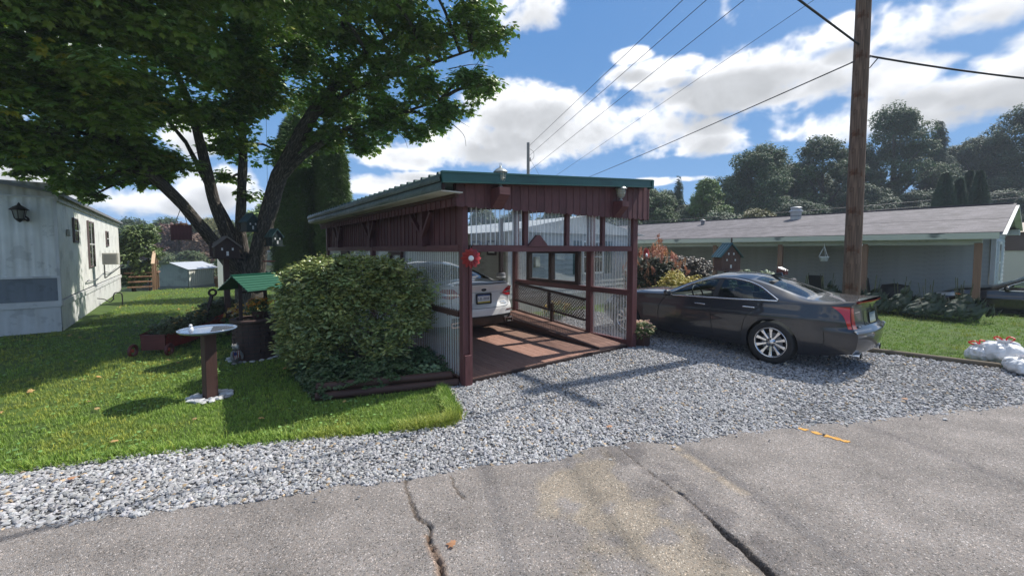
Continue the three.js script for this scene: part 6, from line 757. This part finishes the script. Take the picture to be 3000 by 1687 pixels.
// wishing well
{
  const t = thing('wishing_well', 'round brown brick wishing well with a green ribbed roof beside the shrub', 'wishing well', [0.62, 0, -8.03]); const R = 0.31;
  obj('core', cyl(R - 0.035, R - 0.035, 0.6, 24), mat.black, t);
  const brickG = (() => { const g = new THREE.CylinderGeometry(R, R, 0.052, 4, 1, true, 0, 0.49); const o = new THREE.CylinderGeometry(R - 0.04, R - 0.04, 0.052, 4, 1, true, 0, 0.49); const ring = new THREE.RingGeometry(R - 0.04, R, 4, 1, -Math.PI / 2 + 0, 0.49); return merge([g, ring.clone().rotateX(-Math.PI / 2).rotateY(Math.PI).translate(0, 0.026, 0)].slice(0, 1).concat([bxAt(0.001, 0.05, 0.04, 0, 0, R - 0.02)])); })();
  for (let j = 0; j < 10; j++) for (let k = 0; k < 12; k++) { const o = obj('brick', brickG, rnd() > 0.5 ? mat.brick : mat.brick2, t, [0, 0.03 + j * 0.0605, 0], [0, (k + (j % 2) * 0.5) / 12 * 6.283 + 0.2, 0]); const q = rr(0.985, 1.02); o.scale.set(q, 1, q); }
  obj('rim', lathe([[R - 0.06, 0.615], [R + 0.03, 0.615], [R + 0.035, 0.625], [R + 0.035, 0.65], [R + 0.03, 0.66], [R - 0.06, 0.66]], 32), mat.brick2, t);
  for (const s of [-1, 1]) obj('post', bx(0.05, 0.6, 0.05), mat.darkbrown, t, [s * 0.2 * 0.9, 0.94, -s * 0.05 + 0.0]);
  obj('crossbar', bar([-0.2, 1.1, 0.05], [0.2, 1.1, -0.05], 0.03), mat.darkbrown, t);
  const roofP = new THREE.Group(); roofP.name = 'roof'; roofP.rotation.y = 0.62; t.add(roofP); roofP.position.set(0.02, 0, 0.05);
  for (const s of [-1, 1]) { obj('panel', bx(0.78, 0.012, 0.42), mat.wellRoof, roofP, [0, 1.27, s * 0.155 + 0.0], [s * 0.62, 0, 0]); for (let k = 0; k < 7; k++) { const d = (k + 0.5) / 7 * 0.42 - 0.21; obj('rib', bx(0.78, 0.012, 0.02), mat.wellRoof, roofP, [0, 1.278 - s * 0 - Math.sin(0.62) * (d), s * (0.158 + Math.cos(0.62) * d)], [s * 0.62, 0, 0]); } }
  obj('ridge', bx(0.8, 0.02, 0.05), mat.wellRoof, roofP, [0, 1.395, 0]);
  obj('flower_pot', lathe([[0, 0.6], [0.07, 0.6], [0.095, 0.74], [0.1, 0.75], [0.085, 0.75], [0, 0.72]], 16), mat.brown, t, [0.06, 0.03, 0.05]);
  const a = [], b = []; clump(a, 0.06, 0.86, 0.05, 0.14, 0.12, 0.14, 120, 0.045, 0.1); clump(b, 0.06, 0.92, 0.05, 0.16, 0.1, 0.14, 40, 0.04, 0.7); scatter('leaves', flowerBall, leafMat(0.07, 0.13, 0.03), a, t, tinter()); scatter('blossoms', flowerBall, leafMat(0.7, 0.4, 0.03), b, t, (c) => rnd() > 0.4 ? c.setRGB(1, 1, 1) : c.setRGB(1, 0.55, 0.6));
  for (let k = 0; k < 18; k++) { const an = k / 18 * 6.283, g = stoneGeo(k + 40).clone(); g.scale(0.05, 0.025, 0.045); obj('base_stone', g, M(0.45, 0.47, 0.48, 0.8), t, [Math.cos(an) * 0.36, 0.012, Math.sin(an) * 0.36], [0, an, 0]); }
}
{ // little garden statue with striped flag
  const t = thing('garden_statue', 'small dog-like garden statue holding a striped flag at the well foot', 'statue', [0.33, 0, -7.72], 0.5); obj('body', [new THREE.SphereGeometry(0.07, 16, 12).scale(0.9, 1.5, 0.85).translate(0, 0.12, 0), new THREE.SphereGeometry(0.05, 14, 10).translate(0, 0.27, 0.02), new THREE.SphereGeometry(0.022, 10, 8).scale(1, 0.8, 1.5).translate(0, 0.255, 0.07), new THREE.ConeGeometry(0.02, 0.05, 6).translate(0.035, 0.315, 0), new THREE.ConeGeometry(0.02, 0.05, 6).translate(-0.035, 0.315, 0), limb([[0.05, 0.2, 0.02], [0.075, 0.12, 0.06], [0.05, 0.08, 0.09]], [0.022, 0.02, 0.016], 6, 7), limb([[-0.05, 0.2, 0.02], [-0.085, 0.14, 0.06], [-0.07, 0.1, 0.09]], [0.022, 0.02, 0.016], 6, 7), new THREE.SphereGeometry(0.035, 10, 8).scale(1, 0.6, 1.5).translate(0.045, 0.02, 0.05), new THREE.SphereGeometry(0.035, 10, 8).scale(1, 0.6, 1.5).translate(-0.045, 0.02, 0.05)], M(0.16, 0.16, 0.15, 0.7), t);
  const fl = new THREE.Group(); fl.name = 'flag'; t.add(fl); for (let k = 0; k < 7; k++) obj('stripe', gridGeo(6, 1, (u, v) => [-0.08 + (k + v) * 0.013, 0.09 + u * 0.12 + k * 0.004, 0.095 + 0.006 * Math.sin(u * 5 + k)]), k % 2 ? M(0.6, 0.58, 0.55, 0.8, DS) : M(0.3, 0.05, 0.06, 0.8, DS), fl); obj('canton', gridGeo(2, 2, (u, v) => [-0.08 + v * 0.045, 0.16 + u * 0.05, 0.103]), M(0.05, 0.06, 0.2, 0.8, DS), fl); obj('face', new THREE.SphereGeometry(0.03, 12, 8).scale(1, 1, 0.5).translate(0, 0.28, 0.055), M(0.5, 0.48, 0.45, 0.7), t);
}
// red boat-shaped planter with flowers
{
  const A = new THREE.Vector3(-0.75, 0, -9.2), B = new THREE.Vector3(0.45, 0, -11.6), L = A.distanceTo(B), t = thing('red_boat_planter', 'long red wooden boat planter full of flowers on the lawn left of the well', 'planter', [A.x, 0, A.z], Math.atan2(-(B.x - A.x) * -1, -(B.z - A.z)) * -1);
  const hw = (v) => 0.3 * Math.min(1, 0.62 + v * 2.2) * (v > 0.8 ? 1 - ((v - 0.8) / 0.2) ** 2 * 0.75 : 1);
  for (const s of [-1, 1]) for (let k = 0; k < 2; k++) obj('side_plank', gridGeo(24, 1, (u, v) => [s * (hw(u) - 0.03 * (1 - k) + 0.02 * v), 0.1 + k * 0.13 + v * 0.125 + 0.1 * u * u, -u * L, u * L, v * 0.12]), M(0.22, 0.022, 0.02, 0.5, { map: T.wood, side: THREE.DoubleSide }), t);
  obj('end_board', bx(0.36, 0.26, 0.03), mat.darkred, t, [0, 0.22, 0.0]); obj('soil', gridGeo(4, 20, (u, v) => [(u * 2 - 1) * hw(v) * 0.95, 0.3 + 0.1 * v * v, -v * L]), mat.soil, t);
  for (const s of [-1, 1]) { const w = obj('wheel', new THREE.TorusGeometry(0.09, 0.025, 8, 20).rotateY(Math.PI / 2), mat.darkred, t, [s * 0.27, 0.1, 0.06]); obj('wheel_hub', cyl(0.03, 0.03, 0.04, 10).rotateZ(Math.PI / 2), mat.orangeRed, w); }
  const an = obj('anchor', [bar([0.12, 0.35, -1.35], [0.22, 0.86, -1.42], 0.05), new THREE.TorusGeometry(0.06, 0.022, 8, 18).rotateY(0.6).translate(0.235, 0.92, -1.43)], mat.darkbrown, t);
  const l = [], f = [], rd = []; for (let k = 0; k < 16; k++) { const v = rr(0.03, 0.97); clump(l, rr(-0.18, 0.18), 0.38 + 0.1 * v + (v > 0.55 ? 0.12 : 0), -v * L, 0.2, 0.16, 0.2, 70, 0.05, 0.1); } for (let k = 0; k < 46; k++) { const v = rr(0.1, 1); f.push([rr(-0.25, 0.25), 0.5 + 0.18 * v * rnd(), -v * L, 0.035]); } for (let k = 0; k < 60; k++) { const v = rr(0.55, 0.95); rd.push([0.25 + rr(0, 0.1), rr(0.3, 0.45), -v * L, 0.05]); }
  scatter('leaves', flowerBall, leafMat(0.085, 0.11, 0.03), l, t, tinter(0.6, 0.4)); scatter('blossoms', flowerBall, leafMat(0.6, 0.32, 0.05), f, t); scatter('red_blossoms', flowerBall, leafMat(0.6, 0.06, 0.02), rd, t);
}
{ const t = thing('flower_bed_plants', 'yellow and white flowers in the bed behind the wishing well', 'flowers', [1.0, 0, -10.2]); const a = [], b = []; clump(a, 0, 0.3, 0, 0.7, 0.3, 0.5, 500, 0.06, 0.1); clump(b, 0, 0.5, 0, 0.65, 0.22, 0.45, 130, 0.06, 0.7); obj('stems', [0, 1, 2, 3, 4].map((k) => limb([[k * 0.2 - 0.4, 0, 0], [k * 0.22 - 0.44, 0.3, 0.05], [k * 0.24 - 0.48, 0.5, 0]], [0.01, 0.008, 0.005], 5, 5)), mat.stem, t); scatter('leaves', flowerBall, leafMat(0.08, 0.14, 0.03), a, t, tinter()); scatter('blossoms', flowerBall, leafMat(0.75, 0.42, 0.05), b, t, (c) => rnd() > 0.35 ? c.setRGB(1, 1, 1) : c.setRGB(1.05, 1.5, 8)); }
// bird houses, feeders, baskets
function birdHouse(name, label, p, turn, W, D, H, roofM, wallM, post, group) {
  const t = thing(name, label, 'bird house', p, turn, group); if (post) obj('post', rbox(0.1, post, 0.1, 0.006), mat.brown, t, [0, -post / 2, 0]);
  obj('wall', prism([[-W / 2, 0], [W / 2, 0], [W / 2, H * 0.55], [0, H], [-W / 2, H * 0.55]], D, 0.003), wallM, t, [0, 0, -D / 2]); obj('floor', bx(W * 1.25, 0.03, D * 1.3), wallM, t, [0, -0.015, 0]);
  const sl = Math.hypot(W / 2, H * 0.45), a = Math.atan2(H * 0.45, W / 2); for (const s of [-1, 1]) { const pz = obj('roof_panel', bx(sl * 1.28, 0.02, D * 1.25), roofM, t, [s * W * 0.29, H * 0.76 + 0.015, 0], [0, 0, -s * a]); for (let k = 0; k < 4; k++) obj('roof_rib', bx(sl * 1.28, 0.012, 0.02), roofM, pz, [0, 0.014, D * (-0.5 + k * 0.33)]); }
  for (const [x, y, w, h] of [[-W * 0.22, H * 0.36, 0.03, 0.05], [W * 0.22, H * 0.36, 0.03, 0.05], [0, H * 0.08, 0.04, 0.09]]) obj('opening', bx(w, h, 0.012), M(0.65, 0.66, 0.66, 0.6), t, [x, y + h / 2, D / 2 + 0.006]);
  return t;
}
{ const t = birdHouse('brown_bird_house', 'dark brown bird house with weathered roof on a post before the maple', [0.35, 1.64, -10.55], 0.15, 0.42, 0.36, 0.4, M(0.22, 0.19, 0.17, 0.85, { map: T.wood }), mat.darkbrown, 1.64); obj('chimney', bx(0.05, 0.3, 0.05), mat.darkbrown, t, [-0.27, 0.16, 0.12]); }
birdHouse('green_bird_house', 'dark green bird box hung on the maple, left of its right trunk', [0.98, 2.3, -12.95], 0.4, 0.3, 0.3, 0.42, mat.teal, M(0.015, 0.035, 0.035, 0.6), 0, 'dark green bird boxes on the maple'); birdHouse('green_bird_house', 'dark green bird box hung on the maple, right of its right trunk', [1.5, 1.92, -12.62], 0.4, 0.28, 0.28, 0.4, mat.teal, M(0.012, 0.028, 0.03, 0.6), 0, 'dark green bird boxes on the maple');
{ const t = thing('hanging_basket', 'square dark red hanging basket under the left maple limb', 'hanging basket', [-0.42, 2.02, -12.2]); for (let k = 0; k < 6; k++) for (const s of [-1, 1]) { obj('slat', bx(0.055, 0.34, 0.02), mat.maroon2, t, [-0.15 + k * 0.06, 0.17, s * 0.17]); obj('slat', bx(0.02, 0.34, 0.055), mat.maroon2, t, [s * 0.18, 0.17, -0.14 + k * 0.055]); } obj('base', bx(0.36, 0.02, 0.34), mat.maroon2, t, [0, 0.01, 0]); for (const s of [-1, 1]) { obj('hanger', bar([s * 0.13, 0.3, 0], [0.02, 0.78, 0], 0.012), mat.black, t); } const a = []; clump(a, 0, 0.36, 0, 0.13, 0.06, 0.12, 40, 0.04, 0.1); scatter('leaves', flowerBall, leafMat(0.3, 0.14, 0.05), a, t, tinter()); }
{ const t = thing('nectar_feeder', 'glass nectar feeder with red tray hanging right of the maple trunk', 'bird feeder', [1.12, 1.53, -10.4]); obj('tray', lathe([[0, 0], [0.1, 0.0], [0.125, 0.015], [0.125, 0.025], [0.03, 0.03], [0, 0.03]], 20), mat.red, t); obj('bottle', lathe([[0.02, 0.03], [0.03, 0.06], [0.06, 0.1], [0.065, 0.2], [0.03, 0.22], [0, 0.225]], 18), mat.glass, t); obj('cap', cyl(0.035, 0.035, 0.03, 14), M(0.5, 0.5, 0.5, 0.4), t, [0, 0.22, 0]); obj('string', bar([0, 0.24, 0], [0.1, 3.3, -0.6], 0.006), mat.black, t); }
// ================================================================ garden right of the carport
function bush(name, label, cat, p, r, n, size, col, o = {}) { const t = thing(name, label, cat, p); for (let k = 0; k < 7; k++) { const a = k * 0.9; obj('stem', limb([[0, 0, 0], [Math.cos(a) * r[0] * 0.4, r[1] * 0.9, Math.sin(a) * r[2] * 0.4], [Math.cos(a) * r[0] * 0.7, r[1] * 1.5, Math.sin(a) * r[2] * 0.7]], [0.02, 0.014, 0.005], 7, 5), mat.stem, t); } const l = []; const m = o.m ?? 9; for (let k = 0; k < m; k++) { const a = rr(0, 6.3), e = rr(-0.7, 1), q = 0.55; clump(l, Math.cos(a) * r[0] * q * Math.cos(e), r[1] * (1 + q * Math.sin(e)), Math.sin(a) * r[2] * q * Math.cos(e), r[0] * 0.48, r[1] * 0.48, r[2] * 0.48, Math.round(n / m), size, 0.2); } scatter('leaves', o.geo ?? flowerBall, leafMat(...col, 0.3, o.rough ?? 0.5), l, t, o.tint ?? tinter(0.5, 0.25)); return t; }
{ // hydrangea with rusty flower cones
  const t = bush('hydrangea', 'tall hydrangea with rusty orange flower cones right of the carport post', 'shrub', [11.55, 0, -7.75], [0.95, 0.85, 0.95], 2200, 0.075, [0.04, 0.06, 0.02]);
  const cone = (() => { const a = [], r = mulberry(3), lf = flatLeaf(OVAL, 0.2, 0.2); for (let k = 0; k < 46; k++) { const v = r(), th = r() * 6.28, q = 0.5 * (1 - v * 0.75) * (0.6 + 0.4 * r()); const g = lf.clone().scale(0.34, 0.34, 0.34).rotateX(r() * 2).rotateY(th); a.push(g.translate(Math.cos(th) * q, v * 1.5, Math.sin(th) * q)); } return mergeGeometries(a); })();
  const l = []; for (let k = 0; k < 190; k++) { const a = rr(0, 6.3), e = rr(-0.75, 1.45), R = rr(0.86, 1.04); l.push([Math.cos(a) * Math.cos(e) * R, 0.85 + Math.sin(e) * 0.92 * R, Math.sin(a) * Math.cos(e) * R, rr(0.1, 0.15), rr(-0.5, 0.5), rr(0, 6), rr(-0.5, 0.5)]); }
  l.push([0.1, 1.9, 0.1, 0.16], [-0.5, 1.75, 0.4, 0.16], [0.35, 1.95, -0.2, 0.15], [0.05, 2.05, 0, 0.16]); scatter('blossoms', cone, leafMat(0.52, 0.25, 0.14, 0.3, 0.7), l, t, (c) => { const b = rr(0.7, 1.3); return c.setRGB(b, b * rr(0.85, 1.2), b * rr(0.8, 1.3)); });
}
bush('dark_hydrangea', 'dark faded hydrangea in the shade behind the rusty flowered one', 'shrub', [14.2, 0, -8.3], [1.1, 0.85, 0.9], 1700, 0.09, [0.09, 0.07, 0.05]);
bush('golden_shrub', 'clipped golden yellow shrub behind the grey sedan bonnet', 'shrub', [10.75, 0, -6.3], [0.85, 0.62, 0.7], 2600, 0.05, [0.42, 0.36, 0.03], { m: 14 });
bush('white_flowering_shrub', 'green shrub with small white flowers behind the grey sedan roof', 'shrub', [12.2, 0, -5.0], [0.85, 0.68, 0.7], 2000, 0.065, [0.10, 0.19, 0.045], { tint: (c) => { const b = rr(0.7, 1.3); return rnd() > 0.92 ? c.setRGB(5, 3, 9) : c.setRGB(b, b, b); } });
{ const t = birdHouse('large_bird_house', 'large reddish bird house with teal ribbed roof behind the grey sedan', [12.1, 1.22, -5.75], -0.7, 0.52, 0.5, 0.72, M(0.03, 0.1, 0.11, 0.4), M(0.13, 0.07, 0.055, 0.75, { map: T.wood }), 1.22); obj('finial', bx(0.03, 0.18, 0.03), mat.brown, t, [0, 0.82, 0.26]); for (const s of [-1, 1]) obj('opening', bx(0.03, 0.06, 0.012), M(0.65, 0.66, 0.66, 0.6), t, [s * 0.07, 0.46, 0.257]); }
{ const t = thing('post_feeder', 'small maroon box feeder with two white roof slats on a post', 'bird feeder', [12.6, 0, -4.5]); obj('post', bx(0.07, 1.12, 0.07), mat.brown, t, [0, 0.56, 0]); obj('box', bx(0.22, 0.14, 0.2), mat.darkred, t, [0, 1.19, 0]); for (const s of [-0.06, 0.06]) obj('roof_slat', bx(0.05, 0.012, 0.2), M(0.7, 0.7, 0.72, 0.4), t, [s * 1.2, 1.275, 0.02], [0.45, 0, 0.2]); }
// hostas in front of the porch
{ const hostaLeaf = flatLeaf([[0, 0], [0.22, 0.18], [0.3, 0.42], [0.2, 0.75], [0, 1], [-0.2, 0.75], [-0.3, 0.42], [-0.22, 0.18]], 0.25, 0.5), names_ = ['directly right of the sedan tail', 'second from the sedan tail', 'third from the sedan tail', 'in the middle of the row', 'third from the right post', 'second from the right post', 'beside the right porch post']; names_.forEach((n, i) => { const t = thing('hosta', `dark leafy hosta in the porch row, ${n}`, 'plant', [lerp(15.0, 15.9, rnd()), 0, -4.9 + i * 0.58], 0, 'hostas in front of the porch'); const l = []; for (let k = 0; k < 230; k++) { const a = rr(0, 6.3), q = 0.55 * Math.sqrt(rnd()); l.push([Math.cos(a) * q, 0.55 - q * 0.75 + rr(-0.05, 0.08), Math.sin(a) * q, rr(0.15, 0.25), rr(0.5, 1.2), -a + 1.57, rr(-0.3, 0.3)]); } scatter('leaves', hostaLeaf, leafMat(0.03, 0.055, 0.022, 0.3, 0.6), l, t, tinter(0.5)); for (let k = 0; k < 7; k++) { const a = rr(0, 6.3); obj('flower_stalk', limb([[0, 0, 0], [Math.cos(a) * 0.12, 0.4, Math.sin(a) * 0.12], [Math.cos(a) * 0.2, rr(0.8, 1.1), Math.sin(a) * 0.2]], [0.006, 0.005, 0.008], 6, 5), M(0.1, 0.11, 0.05, 0.9), t); } }); }
// rubbish bags
function bag(label, p, turn, s, seed) {
  const t = thing('rubbish_bag', label, 'rubbish bag', p, turn, 'tied white rubbish bags by the gravel'); const sk = PM(0.72, 0.73, 0.74, 0.35, { transmission: 0.12, thickness: 0, side: THREE.DoubleSide });
  obj('sack', gridGeo(72, 36, (u, v) => { const a = u * 6.283, e = (v - 0.5) * Math.PI, cx = Math.cos(a), sz = Math.sin(a), k = 1 + 0.26 * (fbm(cx * 1.6 + seed, v * 3, sz * 1.6, 3) - 0.5) * 2 - 0.09 * Math.abs(Math.sin(a * 7 + 4 * fbm(cx * 2 + seed, v * 4, sz * 2, 2))) - 0.14 * Math.abs(fbm(cx * 4, v * 9, sz * 4 + seed, 3) - 0.5) * 2, r = Math.cos(e) ** 0.75 * k * (v > 0.86 ? lerp(1, 0.55, (v - 0.86) / 0.14) : 1); return [cx * r * s[0], Math.max(0.0, s[1] * (0.92 + Math.sin(e) * k)), sz * r * s[2]]; }), sk, t);
  const y = s[1] * 1.9; obj('tie', [tube([[-0.05, y, 0.02], [-0.1, y + 0.05, 0.05], [-0.03, y + 0.07, 0.07], [0.0, y, 0.03], [0.06, y + 0.06, 0.02], [0.12, y + 0.03, 0.06], [0.03, y - 0.01, 0.04]], 0.011, 40, 5), tube([[0, y, 0.03], [-0.02, y - 0.05, 0.12], [0.03, y - 0.09, 0.17]], 0.011, 14, 5)], M(0.65, 0.02, 0.02, 0.4), t); obj('knot', gridGeo(16, 6, (u, v) => { const a = u * 6.283, r = 0.03 + 0.05 * v * (1 + 0.4 * Math.sin(a * 5)); return [Math.cos(a) * r, y - 0.03 + v * 0.06, Math.sin(a) * r]; }), sk, t);
}
bag('white rubbish bag with red tie lying in front of the others', [9.42, 0, -0.22], 0.3, [0.27, 0.125, 0.22], 3); bag('tall white rubbish bag with red tie at the back of the pile', [9.98, 0, -0.45], 1.4, [0.3, 0.19, 0.27], 11); bag('white rubbish bag slumped against the left side of the pile', [9.92, 0, -0.68], 2.2, [0.2, 0.14, 0.19], 23);
// ================================================================ poles and wires
{ const t = thing('utility_pole', 'tall weathered wooden utility pole behind the grey sedan', 'utility pole', [11.07, 0, -2.63]); obj('shaft', (() => { const g = cyl(0.155, 0.12, 10, 28); const u = g.attributes.uv; for (let i = 0; i < u.count; i++) u.setXY(i, u.getX(i) * 0.9, u.getY(i) * 10); return g; })(), mat.pole, t, [0, -0.1, 0]); obj('conduit', cyl(0.022, 0.022, 3.0, 10), M(0.45, 0.44, 0.42, 0.6), t, [0.14, 0, 0.06]); for (const y of [1.9]) obj('conduit_strap', bx(0.09, 0.04, 0.12), mat.steel, t, [0.145, y, 0.06]); obj('bracket', rbox(0.12, 0.1, 0.08, 0.02), mat.grey, t, [0.14, 5.86, 0.02]); obj('bolt', cyl(0.015, 0.015, 0.34, 8).rotateX(Math.PI / 2), mat.grey, t, [0, 5.75, -0.17]); obj('bracket_arm', tube([[0.12, 5.75, 0.05], [0.2, 5.6, 0.08], [0.32, 5.7, 0.12], [0.45, 5.85, 0.18]], 0.012, 16, 5), mat.wire, t); obj('crossarm', bx(0.1, 0.12, 1.6), mat.greyPole, t, [0, 9.5, 0]); }
{ const [x, z] = at(1547, 30), t = thing('distant_utility_pole', 'thin distant utility pole rising behind the carport roof', 'utility pole', [x, -0.4, z]); obj('shaft', cyl(0.14, 0.11, 9.9, 10), mat.greyPole, t); obj('insulator', cyl(0.05, 0.05, 0.25, 8), mat.grey, t, [0.18, 8.6, 0]); obj('loop_wire', tube([[0.1, 9.5, 0], [0.5, 9.3, 0], [0.5, 8.9, 0], [0.15, 8.6, 0]], 0.012, 20, 5), mat.wire, t); obj('guy_wire', bar([0, 9.0, 0], [2.2, 6, 0.2], 0.012), mat.wire, t); }
function wire(label, a, b, sag, r) { const A = V3(a), B = V3(b), P = []; for (let i = 0; i <= 24; i++) { const t = i / 24, p = A.clone().lerp(B, t); p.y -= sag * 4 * t * (1 - t); P.push(p); } return single('overhead_wire', label, 'wire', new THREE.TubeGeometry(new THREE.CatmullRomCurve3(P), 48, r, 5), mat.wire, undefined, undefined, 'overhead wires'); }
const ext = (a, b, k) => a.map((v, i) => v + (b[i] - v) * k);
{ const f1 = [19.0, 9.3, -23.2], f2 = [19.0, 8.6, -23.2], f3 = [19.0, 7.5, -23.2];
  wire('topmost thin wire climbing from the distant pole', f1, ext(f1, [11.35, 9.04, -6.86], 1.7), 0.0, 0.011); wire('second thin wire climbing from the distant pole', f2, ext(f2, [11.9, 9.04, -6.45], 1.7), 0.0, 0.011); wire('third thin wire climbing from the distant pole', f3, ext(f3, [12.78, 9.04, -5.79], 1.6), 0.0, 0.011); wire('fainter wire right of the three climbing wires', [20.37, 7.0, -22.22], ext([20.37, 7.0, -22.22], [14.64, 9.16, -4.65], 1.5), 0.0, 0.008);
  wire('wire rising from behind the carport roof to the utility pole', [22.16, 6.9, -20.88], [10.97, 5.72, -2.7], 0.05, 0.014); wire('thick cable coming down left onto the utility pole', [7.0, 6.05, -2.9].map((v, i) => [3.2, 6.0, -3.1][i]), [10.95, 6.03, -2.65], 0.0, 0.02); wire('cable running right from the utility pole bracket', [11.22, 5.87, -2.6], ext([11.22, 5.87, -2.6], [14.18, 5.70, -0.61], 3), 0.25, 0.022);
  wire('upper thin line crossing before the background trees', [27.37, 3.95, -19.47], [50.92, 6.3, -1.81], 0.15, 0.02); wire('lower thin line crossing before the background trees', [27.38, 3.62, -19.47], [50.92, 5.85, -1.81], 0.15, 0.02);
}
// fallen leaves
{ const g = flatLeaf(MAPLE, 0.15, 0.1).rotateX(-Math.PI / 2); [[3.2, -2.62, 'curled brown leaf on the gravel near the road edge'], [6.6, -1.0, 'pale orange leaf on the gravel in front of the sedan tail'], [1.15, -2.1, 'brown leaf beside the long asphalt crack'], [-0.9, -4.5, 'orange leaf on the gravel strip at left']].forEach(([x, z, l]) => { single('fallen_leaf', l, 'leaf', g, leafMat(0.4, 0.2, 0.1, 0.2, 0.8), [x, 0.045, z], [rr(-0.2, 0.2), rr(0, 6), rr(-0.2, 0.2)], 'fallen leaves').scale.setScalar(0.06); }); }

// thin summer haze
scene.fog = new THREE.FogExp2(new THREE.Color(0.80, 0.88, 1.0), 0.0012);

renderer.render(scene, camera);
